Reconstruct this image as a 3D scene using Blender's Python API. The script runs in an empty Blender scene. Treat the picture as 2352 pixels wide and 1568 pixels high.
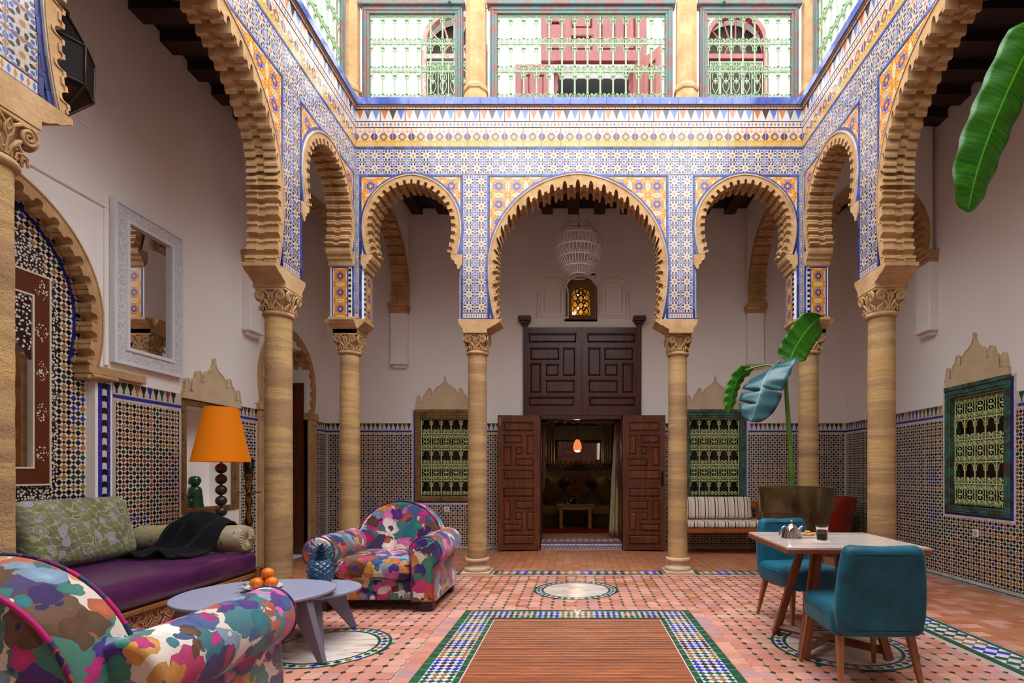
import bpy, bmesh, math, random
import numpy as np
from math import sin, cos, pi, sqrt, radians, atan2, asin, acos
from mathutils import Vector, Matrix, noise
from mathutils.geometry import tessellate_polygon

random.seed(7)
scene = bpy.context.scene
COL = scene.collection

# ------------------------------------------------------------------ camera, sky, exposure
F_PX, VX, VY, EYE = 1205.0, 1323.0, 1086.0, 1.2      # focal length and principal point in a 2352x1568 frame
cam_d = bpy.data.cameras.new('camera')
cam_d.sensor_fit = 'HORIZONTAL'
cam_d.sensor_width = 36.0
cam_d.lens = 36.0 * F_PX / 2352.0
cam_d.shift_x = (1176 - VX) / 2352.0
cam_d.shift_y = (VY - 784) / 2352.0
cam_d.clip_start = 0.05
cam = bpy.data.objects.new('camera', cam_d)
cam.location = (0, 0, EYE)
cam.rotation_euler = (radians(90), 0, 0)
COL.objects.link(cam)
scene.camera = cam

w = bpy.data.worlds.new('sky'); scene.world = w; w.use_nodes = True
wn = w.node_tree.nodes; wl = w.node_tree.links
bg = wn['Background']
tc = wn.new('ShaderNodeTexCoord'); sp = wn.new('ShaderNodeSeparateXYZ'); rp = wn.new('ShaderNodeValToRGB')
wl.new(tc.outputs['Generated'], sp.inputs[0]); wl.new(sp.outputs['Z'], rp.inputs['Fac'])
rp.color_ramp.elements[0].position = 0.0; rp.color_ramp.elements[0].color = (0.85, 0.91, 1.0, 1)
rp.color_ramp.elements[1].position = 1.0; rp.color_ramp.elements[1].color = (0.95, 0.97, 1.0, 1)
wl.new(rp.outputs['Color'], bg.inputs['Color'])
bg.inputs['Strength'].default_value = 5.2
sun_d = bpy.data.lights.new('sun', 'SUN'); sun_d.energy = 0.6; sun_d.angle = radians(40); sun_d.color = (1.0, 0.95, 0.88)
sun = bpy.data.objects.new('sun', sun_d); sun.rotation_euler = (radians(14), radians(4), 0); sun.location = (0, 3, 20); COL.objects.link(sun)

vs = scene.view_settings
vs.view_transform = 'Standard'; vs.look = 'None'; vs.gamma = 1.0; vs.use_curve_mapping = False
vs.exposure = 0.36
cy = scene.cycles
cy.max_bounces = 10; cy.diffuse_bounces = 6; cy.glossy_bounces = 4; cy.transmission_bounces = 6
cy.sample_clamp_indirect = 8.0
cy.caustics_reflective = False; cy.caustics_refractive = False

def at(px, py, Y):
    """the world point that stands at depth Y on the sight line through that spot of the photograph"""
    return ((px - VX) / F_PX * Y, Y, EYE + (VY - py) / F_PX * Y)

# ------------------------------------------------------------------ mesh builder
class MB:
    def __init__(s, M=None):
        s.v = []; s.f = []; s.mi = []; s.uv = []; s.col = []; s.M = M; s.sm = []
    def add(s, vs_, fs_, mi=0, uv=None, col=None, smooth=False):
        o = len(s.v)
        if s.M is not None:
            s.v.extend([tuple(s.M @ Vector(p)) for p in vs_])
        else:
            s.v.extend([tuple(p) for p in vs_])
        for i, f in enumerate(fs_):
            s.f.append(tuple(o + k for k in f)); s.mi.append(mi)
            s.uv.append(uv[i] if uv is not None else None)
            s.col.append(col); s.sm.append(smooth)
    def box(s, x0, x1, y0, y1, z0, z1, mi=0, col=None, b=0.0, uvw=False):
        if b <= 0:
            vs_ = [(x0,y0,z0),(x1,y0,z0),(x1,y1,z0),(x0,y1,z0),(x0,y0,z1),(x1,y0,z1),(x1,y1,z1),(x0,y1,z1)]
            s.add(vs_, [(0,3,2,1),(4,5,6,7),(0,1,5,4),(1,2,6,5),(2,3,7,6),(3,0,4,7)], mi, None, col)
            return
        b = min(b, .49*abs(x1-x0), .49*abs(y1-y0), .49*abs(z1-z0))
        vs_ = []; idx = {}
        for ix, X in enumerate((x0, x1)):
            for iy, Y in enumerate((y0, y1)):
                for iz, Z in enumerate((z0, z1)):
                    dx = b if ix == 0 else -b; dy = b if iy == 0 else -b; dz = b if iz == 0 else -b
                    for a, p in enumerate(((X, Y+dy, Z+dz), (X+dx, Y, Z+dz), (X+dx, Y+dy, Z))):
                        idx[(ix,iy,iz,a)] = len(vs_); vs_.append(p)
        g = lambda ix,iy,iz,a: idx[(ix,iy,iz,a)]
        fs = []
        for ix in (0,1):
            q = [g(ix,0,0,0), g(ix,1,0,0), g(ix,1,1,0), g(ix,0,1,0)]; fs.append(tuple(q if ix else q[::-1]))
        for iy in (0,1):
            q = [g(0,iy,0,1), g(1,iy,0,1), g(1,iy,1,1), g(0,iy,1,1)]; fs.append(tuple(q[::-1] if iy else q))
        for iz in (0,1):
            q = [g(0,0,iz,2), g(1,0,iz,2), g(1,1,iz,2), g(0,1,iz,2)]; fs.append(tuple(q if iz else q[::-1]))
        for iy in (0,1):
            for iz in (0,1): fs.append((g(0,iy,iz,1), g(1,iy,iz,1), g(1,iy,iz,2), g(0,iy,iz,2)))
        for ix in (0,1):
            for iz in (0,1): fs.append((g(ix,0,iz,0), g(ix,1,iz,0), g(ix,1,iz,2), g(ix,0,iz,2)))
        for ix in (0,1):
            for iy in (0,1): fs.append((g(ix,iy,0,0), g(ix,iy,1,0), g(ix,iy,1,1), g(ix,iy,0,1)))
        for ix in (0,1):
            for iy in (0,1):
                for iz in (0,1): fs.append((g(ix,iy,iz,0), g(ix,iy,iz,1), g(ix,iy,iz,2)))
        s.add(vs_, fs, mi, None, col)
    def tube(s, pts, r, n=8, closed=False, mi=0, col=None, caps=True, smooth=True, flat=1.0, up=None):
        pts = [Vector(p) for p in pts]; m = len(pts)
        rs = r if isinstance(r, (list, tuple)) else [r]*m
        tang = []
        for i in range(m):
            a = pts[i-1] if (i > 0 or closed) else pts[i]
            b = pts[(i+1) % m] if (i < m-1 or closed) else pts[i]
            t = (b-a); tang.append(t.normalized() if t.length > 1e-9 else Vector((0,0,1)))
        ref = Vector(up) if up is not None else (Vector((0,0,1)) if abs(tang[0].z) < .9 else Vector((1,0,0)))
        nrm = ref - ref.dot(tang[0])*tang[0]
        if nrm.length < 1e-6: nrm = tang[0].orthogonal()
        nrm.normalize()
        vs_ = []
        for i in range(m):
            t = tang[i]
            nrm = nrm - nrm.dot(t)*t
            if nrm.length < 1e-6: nrm = t.orthogonal()
            nrm.normalize(); bn = t.cross(nrm)
            for k in range(n):
                a = 2*pi*k/n
                vs_.append(pts[i] + nrm*(cos(a)*rs[i]) + bn*(sin(a)*rs[i]*flat))
        fs = []
        L = m if closed else m-1
        for i in range(L):
            j = (i+1) % m
            for k in range(n):
                k2 = (k+1) % n
                fs.append((i*n+k, i*n+k2, j*n+k2, j*n+k))
        s.add(vs_, fs, mi, None, col, smooth)
        if caps and not closed:
            s.add(vs_[:n], [tuple(range(n))[::-1]], mi, None, col, False)
            s.add(vs_[-n:], [tuple(range(n))], mi, None, col, False)
    def lathe(s, prof, n=24, c=(0,0,0), mi=0, col=None, smooth=True, sq=None):
        vs_ = []
        for (r, z) in prof:
            for k in range(n):
                a = 2*pi*k/n
                vs_.append((c[0]+r*cos(a), c[1]+r*sin(a), c[2]+z))
        fs = []
        for i in range(len(prof)-1):
            for k in range(n):
                k2 = (k+1) % n
                fs.append((i*n+k, i*n+k2, (i+1)*n+k2, (i+1)*n+k))
        s.add(vs_, fs, mi, None, col, smooth)
        if prof[0][0] > 1e-4: s.add(vs_[:n], [tuple(range(n))[::-1]], mi, None, col)
        if prof[-1][0] > 1e-4: s.add(vs_[-n:], [tuple(range(n))], mi, None, col)
    def prism(s, poly, w0, w1, mi=0, col=None, axes='uvw'):
        """extrude a simple polygon of (u,v) from w0 to w1; axes maps (u,v,w) to x,y,z order"""
        def mk(u, v, w):
            d = {'u': u, 'v': v, 'w': w}
            return tuple(d[a] for a in axes)
        n = len(poly)
        tris = tessellate_polygon([[Vector((p[0], p[1], 0)) for p in poly]])
        vs_ = [mk(p[0], p[1], w0) for p in poly] + [mk(p[0], p[1], w1) for p in poly]
        fs = [tuple(t) for t in tris] + [tuple(n+k for k in t[::-1]) for t in tris]
        for i in range(n):
            j = (i+1) % n
            fs.append((i, j, n+j, n+i))
        s.add(vs_, fs, mi, None, col)
    def ring(s, A, B, w0, w1, mi=0, col=None, smooth_in=False, ends=True):
        """solid band between polylines A and B of (u,v), from w0 (back) to w1 (front), local x=u y=v z=w"""
        n = len(A)
        vs_ = [(p[0],p[1],w1) for p in A] + [(p[0],p[1],w1) for p in B] + [(p[0],p[1],w0) for p in A] + [(p[0],p[1],w0) for p in B]
        f1 = []; f2 = []
        for i in range(n-1):
            f1.append((i, i+1, n+i+1, n+i)); f1.append((2*n+i, 3*n+i, 3*n+i+1, 2*n+i+1))
            f1.append((i, 2*n+i, 2*n+i+1, i+1)); f2.append((n+i, n+i+1, 3*n+i+1, 3*n+i))
        if ends:
            f1.append((0, n, 3*n, 2*n)); f1.append((n-1, 3*n-1, 4*n-1, 2*n-1))
        s.add(vs_, f1+f2, mi, None, col)
    def grid(s, P, nu, nv, mi=0, col=None, smooth=True, cu=False, uv=True):
        """P(i,j)->point for i in 0..nu, j in 0..nv"""
        vs_ = [P(i, j) for i in range(nu+1) for j in range(nv+1)]
        fs = []; uvs = []
        for i in range(nu):
            for j in range(nv):
                fs.append((i*(nv+1)+j, (i+1)*(nv+1)+j, (i+1)*(nv+1)+j+1, i*(nv+1)+j+1))
                uvs.append(((i/nu, j/nv), ((i+1)/nu, j/nv), ((i+1)/nu, (j+1)/nv), (i/nu, (j+1)/nv)))
        s.add(vs_, fs, mi, uvs if uv else None, col, smooth)
    def rbox(s, c, size, r, n=4, mi=0, col=None, puff=0.0, M=None):
        """box with rounded edges; puff swells the big faces like a cushion"""
        hx, hy, hz = size[0]/2, size[1]/2, size[2]/2
        r = min(r, hx, hy, hz)
        def axis(h):
            k = [-h + r*(1-cos(pi/2*i/n)) for i in range(n)]
            inner = [-h + r + (2*h-2*r)*i/4 for i in range(5)]
            return k + inner + [-q for q in reversed(k)]
        ax = [axis(hx), axis(hy), axis(hz)]
        hh = (hx, hy, hz)
        for a in range(3):
            b, c2 = (a+1) % 3, (a+2) % 3
            A, B = ax[b], ax[c2]
            for sgn in (-1, 1):
                pts = []
                for p in A:
                    for q in B:
                        v = [0,0,0]; v[a] = sgn*hh[a]; v[b] = p; v[c2] = q
                        core = [max(-hh[k]+r, min(hh[k]-r, v[k])) for k in range(3)]
                        d = Vector((v[0]-core[0], v[1]-core[1], v[2]-core[2]))
                        # spherical mapping of the rim
                        L = d.length
                        if L > 1e-9: d = d*(r/L)
                        pt = [core[k]+d[k] for k in range(3)]
                        if puff:
                            e = [max(0.0, 1-(pt[k]/hh[k])**2) for k in range(3)]
                            m = hh.index(min(hh))
                            o = [k for k in range(3) if k != m]
                            pt[m] += (1 if pt[m] > 0 else -1)*puff*(e[o[0]]*e[o[1]])**.6*(abs(pt[m])/hh[m])
                        pt = Vector(pt)
                        if M is not None: pt = M @ pt
                        pts.append((pt[0]+c[0], pt[1]+c[1], pt[2]+c[2]))
                na, nb = len(A), len(B)
                fs = []
                for i in range(na-1):
                    for j in range(nb-1):
                        q = (i*nb+j, (i+1)*nb+j, (i+1)*nb+j+1, i*nb+j+1)
                        fs.append(q if sgn > 0 else q[::-1])
                s.add(pts, fs, mi, None, col, True)
    def rprism(s, poly, depth, r, n=4, mi=0, col=None, M=None):
        """rounded-edge slab: outline poly (u,v), thickness along w centred on 0"""
        m = len(poly); P = [Vector((p[0], p[1])) for p in poly]
        area = sum(P[i].x*P[(i+1)%m].y-P[(i+1)%m].x*P[i].y for i in range(m))
        sg = 1 if area > 0 else -1
        nr = []
        for i in range(m):
            t = (P[(i+1)%m]-P[i-1]); t.normalize(); nr.append(Vector((t.y, -t.x))*sg)
        rings = []
        for k in range(n+1):
            a = pi/2*k/n; rings.append((r*(1-sin(a)), -depth/2 + r*(1-cos(a))))
        for k in range(n, -1, -1):
            a = pi/2*k/n; rings.append((r*(1-sin(a)), depth/2 - r*(1-cos(a))))
        vs_ = []
        for (off, w_) in rings:
            for i in range(m):
                q = P[i]-nr[i]*off
                vs_.append(Vector((q.x, q.y, w_)))
        if M is not None: vs_ = [M @ q for q in vs_]
        fs = []
        for k in range(len(rings)-1):
            for i in range(m):
                j = (i+1) % m
                fs.append((k*m+i, k*m+j, (k+1)*m+j, (k+1)*m+i))
        s.add(vs_, fs, mi, None, col, True)
        tr = tessellate_polygon([[Vector((p.x, p.y, 0)) for p in P]])
        L = len(rings)-1
        s.add(vs_, [tuple(t) for t in tr] + [tuple(L*m+k for k in t[::-1]) for t in tr], mi, None, col, True)
    def sphere(s, c, r, n=16, m=10, mi=0, col=None, sc=(1,1,1)):
        prof = [(r*sin(pi*i/m), -r*cos(pi*i/m)) for i in range(m+1)]
        vs_ = []
        for (rr, z) in prof:
            for k in range(n):
                a = 2*pi*k/n; vs_.append((c[0]+rr*cos(a)*sc[0], c[1]+rr*sin(a)*sc[1], c[2]+z*sc[2]))
        fs = [(i*n+k, i*n+(k+1)%n, (i+1)*n+(k+1)%n, (i+1)*n+k) for i in range(m) for k in range(n)]
        s.add(vs_, fs, mi, None, col, True)
    def mesh(s, name, mats):
        me = bpy.data.meshes.new(name)
        me.from_pydata(s.v, [], s.f)
        if not isinstance(mats, (list, tuple)): mats = [mats]
        for m in mats: me.materials.append(m)
        nf = len(s.f)
        if len(mats) > 1: me.polygons.foreach_set('material_index', np.array(s.mi, dtype=np.int32))
        me.polygons.foreach_set('use_smooth', np.array(s.sm, dtype=bool))
        if any(u is not None for u in s.uv):
            ul = me.uv_layers.new(name='UVMap')
            flat = []
            for f, u in zip(s.f, s.uv):
                if u is None: flat.extend([0.0]*(2*len(f)))
                else:
                    for q in u: flat.extend((q[0], q[1]))
            ul.data.foreach_set('uv', np.array(flat, dtype=np.float32))
        if any(c is not None for c in s.col):
            at_ = me.attributes.new('Col', 'FLOAT_COLOR', 'FACE')
            arr = np.array([(c[0], c[1], c[2], 1.0) if c is not None else (1,1,1,1) for c in s.col], dtype=np.float32)
            at_.data.foreach_set('color', arr.ravel())
        me.update()
        return me
    def build(s, name, mats, parent=None, sharp=None, **props):
        me = s.mesh(name, mats)
        if sharp is not None: me.set_sharp_from_angle(angle=radians(sharp))
        return link(name, me, parent, **props)

def link(name, me, parent=None, **props):
    o = bpy.data.objects.new(name, me); COL.objects.link(o)
    if parent is not None: o.parent = parent
    for k, v_ in props.items(): o[k] = v_
    return o
def empty(name, loc=(0,0,0), rz=0.0, **props):
    o = bpy.data.objects.new(name, None); COL.objects.link(o)
    o.location = loc; o.rotation_euler = (0,0,rz); o.empty_display_size = .1
    for k, v_ in props.items(): o[k] = v_
    return o
def thing(name, label, cat, loc=(0,0,0), rz=0.0, group=None):
    o = empty(name, loc, rz, label=label, category=cat)
    if group: o['group'] = group
    return o
def copy_tree(o, parent=None, loc=None, rz=None, label=None):
    c = o.copy(); COL.objects.link(c)
    if parent is not None: c.parent = parent
    if loc is not None: c.location = loc
    if rz is not None: c.rotation_euler = (0,0,rz)
    if label: c['label'] = label
    for ch in list(o.children): copy_tree(ch, c)
    return c
def subsurf(o, lv=1):
    m = o.modifiers.new('sub', 'SUBSURF'); m.levels = lv; m.render_levels = lv
# ------------------------------------------------------------------ node helpers
class S:
    """a float/vector socket with arithmetic that makes Math nodes"""
    def __init__(s, t, k): s.t = t; s.k = k
    def _m(s, op, *a):
        n = s.t.nodes.new('ShaderNodeMath'); n.operation = op
        for i, x in enumerate((s,)+a):
            if isinstance(x, S): s.t.links.new(x.k, n.inputs[i])
            else: n.inputs[i].default_value = x
        return S(s.t, n.outputs[0])
    def __add__(s, o): return s._m('ADD', o)
    def __sub__(s, o): return s._m('SUBTRACT', o)
    def __mul__(s, o): return s._m('MULTIPLY', o)
    def __truediv__(s, o): return s._m('DIVIDE', o)
    def abs(s): return s._m('ABSOLUTE')
    def lt(s, o): return s._m('LESS_THAN', o)
    def gt(s, o): return s._m('GREATER_THAN', o)
    def max(s, o): return s._m('MAXIMUM', o)
    def min(s, o): return s._m('MINIMUM', o)
    def fract(s): return s._m('FRACT')
    def floor(s): return s._m('FLOOR')
    def mod(s, o): return s._m('FLOORED_MODULO', o)
    def sqrt(s): return s._m('SQRT')
    def sin(s): return s._m('SINE')
    def cos(s): return s._m('COSINE')
    def atan2(s, o): return s._m('ARCTAN2', o)
    def pw(s, o): return s._m('POWER', o)
    def inv(s):
        return S(s.t, s.t.nodes.new('ShaderNodeMath').outputs[0]) if False else (s*-1.0)+1.0

class Mat:
    def __init__(s, name, rough=.5, spec=.5, metal=0.0, color=(.8,.8,.8), coat=0.0):
        s.m = bpy.data.materials.new(name); s.m.use_nodes = True
        s.t = s.m.node_tree; s.b = s.t.nodes['Principled BSDF']
        s.b.inputs['Roughness'].default_value = rough; s.b.inputs['Metallic'].default_value = metal
        s.b.inputs['Specular IOR Level'].default_value = spec
        s.b.inputs['Base Color'].default_value = (*color, 1)
        s.b.inputs['Coat Weight'].default_value = coat
        if coat: s.b.inputs['Coat Roughness'].default_value = .08
    def n(s, typ, **kw):
        n = s.t.nodes.new(typ)
        for k, v_ in kw.items(): setattr(n, k, v_)
        return n
    def L(s, a, b): s.t.links.new(a, b)
    def obj(s):
        if not hasattr(s, '_o'):
            s._o = s.n('ShaderNodeTexCoord')
        return s._o.outputs['Object']
    def pos(s):
        if not hasattr(s, '_p'): s._p = s.n('ShaderNodeNewGeometry')
        return s._p.outputs['Position']
    def uv(s):
        n = s.n('ShaderNodeUVMap'); sp = s.n('ShaderNodeSeparateXYZ'); s.L(n.outputs[0], sp.inputs[0])
        return S(s.t, sp.outputs[0]), S(s.t, sp.outputs[1])
    def xyz(s, src):
        sp = s.n('ShaderNodeSeparateXYZ'); s.L(src, sp.inputs[0]); return [S(s.t, sp.outputs[i]) for i in range(3)]
    def comb(s, x, y, z):
        c = s.n('ShaderNodeCombineXYZ')
        for i, q in enumerate((x, y, z)):
            if isinstance(q, S): s.L(q.k, c.inputs[i])
            else: c.inputs[i].default_value = q
        return c.outputs[0]
    def scaled(s, src, sc):
        m = s.n('ShaderNodeMapping'); m.inputs['Scale'].default_value = sc if isinstance(sc, (tuple, list)) else (sc,)*3
        s.L(src, m.inputs['Vector']); return m.outputs[0]
    def noise(s, src, scale, detail=3, rough=.5, dist=0.0, color=False):
        n = s.n('ShaderNodeTexNoise'); n.inputs['Scale'].default_value = scale; n.inputs['Detail'].default_value = detail
        n.inputs['Roughness'].default_value = rough; n.inputs['Distortion'].default_value = dist
        s.L(src, n.inputs['Vector'])
        return n.outputs['Color'] if color else S(s.t, n.outputs['Fac'])
    def voro(s, src, scale, feature='F1', rand=1.0, metric='EUCLIDEAN'):
        n = s.n('ShaderNodeTexVoronoi'); n.feature = feature; n.inputs['Scale'].default_value = scale
        n.inputs['Randomness'].default_value = rand
        if feature != 'DISTANCE_TO_EDGE': n.distance = metric
        s.L(src, n.inputs['Vector']); return n
    def wave(s, src, scale, dist=2.0, detail=2.0, dscale=1.0, direction='X'):
        n = s.n('ShaderNodeTexWave'); n.bands_direction = direction
        n.inputs['Scale'].default_value = scale; n.inputs['Distortion'].default_value = dist
        n.inputs['Detail'].default_value = detail; n.inputs['Detail Scale'].default_value = dscale
        s.L(src, n.inputs['Vector']); return S(s.t, n.outputs['Fac'])
    def ramp(s, fac, stops, const=False):
        r = s.n('ShaderNodeValToRGB'); e = r.color_ramp.elements
        if const: r.color_ramp.interpolation = 'CONSTANT'
        while len(e) < len(stops): e.new(.5)
        for i, (p, c) in enumerate(stops):
            e[i].position = p; e[i].color = (*c, 1) if len(c) == 3 else c
        s.L(fac.k if isinstance(fac, S) else fac, r.inputs[0]); return r.outputs[0]
    def mix(s, fac, a, b, mode='MIX'):
        n = s.n('ShaderNodeMix', data_type='RGBA', blend_type=mode)
        for sock, q in ((n.inputs[0], fac), (n.inputs[6], a), (n.inputs[7], b)):
            if isinstance(q, S): s.L(q.k, sock)
            elif isinstance(q, (tuple, list)): sock.default_value = (*q, 1) if len(q) == 3 else q
            elif isinstance(q, (int, float)): sock.default_value = q
            else: s.L(q, sock)
        return n.outputs[2]
    def attr(s, name='Col'):
        n = s.n('ShaderNodeAttribute', attribute_name=name); return n.outputs['Color']
    def rand(s):
        n = s.n('ShaderNodeObjectInfo'); return S(s.t, n.outputs['Random'])
    def island(s):
        n = s.n('ShaderNodeNewGeometry'); return S(s.t, n.outputs['Random Per Island'])
    def bump(s, h, strength=.3, dist=.01):
        b = s.n('ShaderNodeBump'); b.inputs['Strength'].default_value = strength; b.inputs['Distance'].default_value = dist
        s.L(h.k if isinstance(h, S) else h, b.inputs['Height']); s.L(b.outputs[0], s.b.inputs['Normal']); return s
    def col(s, c):
        if isinstance(c, tuple): s.b.inputs['Base Color'].default_value = (*c, 1)
        else: s.L(c, s.b.inputs['Base Color'])
        return s
    def rough(s, r):
        s.L(r.k if isinstance(r, S) else r, s.b.inputs['Roughness']); return s

def hexc(h):
    h = h.lstrip('#'); c = [int(h[i:i+2], 16)/255 for i in (0,2,4)]
    return tuple(x/12.92 if x <= .04045 else ((x+.055)/1.055)**2.4 for x in c)

def simple(name, color, rough=.5, metal=0.0, var=0.0, scale=8.0, bump=0.0, bscale=40.0, coat=0.0, spec=.5):
    m = Mat(name, rough, spec, metal, color, coat)
    if var:
        f = m.noise(m.obj(), scale, 4)
        m.col(m.ramp(f, [(.25, tuple(c*(1-var) for c in color)), (.75, tuple(min(1, c*(1+var)) for c in color))]))
    if bump: m.bump(m.noise(m.obj(), bscale, 4), bump, .004)
    return m.m

def wood(name, dark, light, rough=.45, scale=(1,1,8), along='Z', coat=0.0, worldpos=False, rand=.25):
    m = Mat(name, rough, .5, 0, light, coat)
    src = m.pos() if worldpos else m.obj()
    sc = {'X': (1.2, 14, 14), 'Y': (14, 1.2, 14), 'Z': (14, 14, 1.2)}[along]
    v = m.scaled(src, sc)
    f = m.noise(v, 2.2, 5, .6, .6)
    g = m.noise(v, 9.0, 2)
    c = m.ramp(f*.8+g*.2, [(.3, dark), (.72, light)])
    k = m.ramp(m.rand(), [(0, (1-rand,)*3), (1, (1, 1, 1))])
    m.col(m.mix(1.0, c, k, 'MULTIPLY'))
    m.bump(g, .15, .002)
    return m.m

PAL = {'black': hexc('1d1416'), 'blue': hexc('2430a0'), 'green': hexc('12482f'), 'ochre': hexc('a8701c'), 'white': hexc('d9cfc3'),
       'brown': hexc('8a3f14')}

def make_plaster(name, c, var=.05):
    m = Mat(name, .85, .25)
    f = m.noise(m.pos(), .9, 4, .55)
    g = m.noise(m.pos(), 60, 3)
    m.col(m.ramp(f, [(.25, tuple(x*(1-var) for x in c)), (.75, c)]))
    m.bump(f*.7+g*.3, .12, .01)
    return m.m
M_PLASTER = make_plaster('white_plaster', hexc('efe8e2'))
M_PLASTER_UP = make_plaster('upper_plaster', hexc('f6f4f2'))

def make_stone(name, c1, c2, c3, band=False):
    m = Mat(name, .85, .2)
    p = m.pos()
    f = m.noise(p, 5.0, 5, .6)
    h = m.noise(p, 55, 4, .65)
    c = m.ramp(f*.65+h*.35, [(.3, c1), (.5, c2), (.72, c3)])
    if band:
        q = m.noise(m.scaled(p, (.7, .7, 9.0)), 1.0, 4, .6, .0)
        lay = m.ramp(q, [(.30, hexc('82664a')), (.42, hexc('9e7e5a')), (.50, hexc('aa8862')), (.56, hexc('c4a26c')), (.64, hexc('b8945f')), (.74, hexc('9c7c5c'))])
        c = m.mix(.72, c, lay)
        st = m.noise(m.scaled(p, (4, 4, 70)), 2.0, 4, .7)
        c = m.mix(((st-.58)*1.5).max(0.0).min(.2), c, hexc('6b5038'))
        wp = m.noise(p, 3.2, 4, .6)
        c = m.mix(((wp-.60)*5.0).max(0.0).min(.7), c, hexc('c8a468'))
    m.col(c)
    pit = m.voro(m.scaled(p, (1, 1, 1.6)), 60)
    d = S(m.t, pit.outputs['Distance'])
    m.bump(f*.4+h*.5+(d.min(.35))*(.9 if band else .25), .75 if band else .5, .016 if band else .012)
    return m.m
M_STONE = make_stone('sandstone', hexc('9c7850'), hexc('b99468'), hexc('cfae84'))
M_COLUMN = make_stone('banded_sandstone', hexc('8c6c48'), hexc('a8845a'), hexc('c09c6e'), True)
M_STUCCO = make_stone('carved_stucco', hexc('bfa583'), hexc('cdb592'), hexc('d8c3a3'))
M_TRIMSTONE = make_stone('pale_stone', hexc('b09477'), hexc('c4aa8c'), hexc('d6bfa3'))

# glazed mosaic coloured per piece
def make_glaze(name, rough=.22, coat=.25, var=.22):
    m = Mat(name, rough, .5, 0, (.5,.5,.5), coat)
    c = m.attr('Col')
    i = m.island()
    k = m.ramp(i, [(0, (1-var,)*3), (1, (1, 1, 1))])
    m.col(m.mix(1.0, c, k, 'MULTIPLY'))
    m.bump(m.noise(m.pos(), 30, 2), .06, .01)
    return m.m
M_ZELL = make_glaze('zellige_glaze', .28, .15)
M_BLUEB = make_glaze('border_glaze', .2, .3, .35)
M_GROUT = simple('grout', hexc('b9aa9c'), .9, var=.1)
M_GROUTF = simple('floor_grout', hexc('b39c92'), .9, var=.1)

def make_terracotta(name):
    m = Mat(name, .55, .4)
    c = m.attr('Col')
    f = m.noise(m.pos(), 22, 4, .6)
    b = m.noise(m.pos(), 3.0, 3)
    k = m.ramp(f*.6+b*.4, [(.3, (.78, .72, .70)), (.7, (1.12, 1.12, 1.12))])
    m.col(m.mix(1.0, c, k, 'MULTIPLY'))
    m.bump(f, .12, .004)
    m.rough(f*.25+.4)
    return m.m
M_TERRA = make_terracotta('terracotta')

# printed wall tiles (one tile = UV 0..1)
def fold(m):
    u, v = m.uv()
    a = (u-.5).abs(); b = (v-.5).abs()
    return u, v, a, b, a.max(b), a.min(b)
def dist(x, y, cx, cy, sx=1.0, sy=1.0):
    dx = (x-cx)/sx; dy = (y-cy)/sy
    return (dx*dx+dy*dy).sqrt()
def tile_edge(m, c, a, b, col=(.45,.38,.34), e=.488):
    return m.mix(a.max(b).gt(e), c, col)
def make_star():
    m = Mat('star_tile_glaze', .16, .5, 0, (.8,.8,.8), .5)
    u, v, a, b, M_, N_ = fold(m)
    x = u-.5; y = v-.5
    r = (x*x+y*y).sqrt(); th = y.atan2(x)
    WH = hexc('bfb9b8'); OC = hexc('b0701c'); BL = hexc('3557a6'); BK = hexc('241a1e')
    c = m.mix(dist(M_, N_, .31, .135, .085, .075).lt(1), WH, BK)
    c = m.mix(dist(M_, N_, .41, .12, .055, .055).lt(1), c, BK)
    c = m.mix(dist(M_, N_, .34, .34).lt(.075), c, BL)
    c = m.mix(dist(M_, N_, .5, .25, .075, .115).lt(1), c, BL)
    c = m.mix(dist(M_, N_, .43, .43).lt(.03), c, BL)
    c = m.mix(dist(M_, N_, .5, .0).lt(.115), c, WH)
    c = m.mix(dist(M_, N_, .5, .5).lt(.105), c, WH)
    c = m.mix(dist(M_, N_, .5, .0).lt(.085), c, OC)
    c = m.mix(dist(M_, N_, .5, .5).lt(.085), c, OC)
    c = m.mix(r.lt(.25), c, WH)
    c = m.mix((r-.20).abs().lt(.06)*((th*5.0+pi/2).cos().abs().lt(.16)), c, hexc('8d8480'))
    c = m.mix((r-.252).abs().lt(.007), c, hexc('8d8480'))
    c = m.mix(r.lt(((th*5.0).cos().abs()*-.06)+.155), c, OC)
    c = tile_edge(m, c, a, b, hexc('b5a79c'))
    k = m.ramp(m.rand(), [(0, (.86,.86,.86)), (1, (1,1,1))])
    m.col(m.mix(1.0, c, k, 'MULTIPLY'))
    m.bump(m.noise(m.pos(), 9, 2), .05, .02)
    return m.m
M_STAR = make_star()
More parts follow.
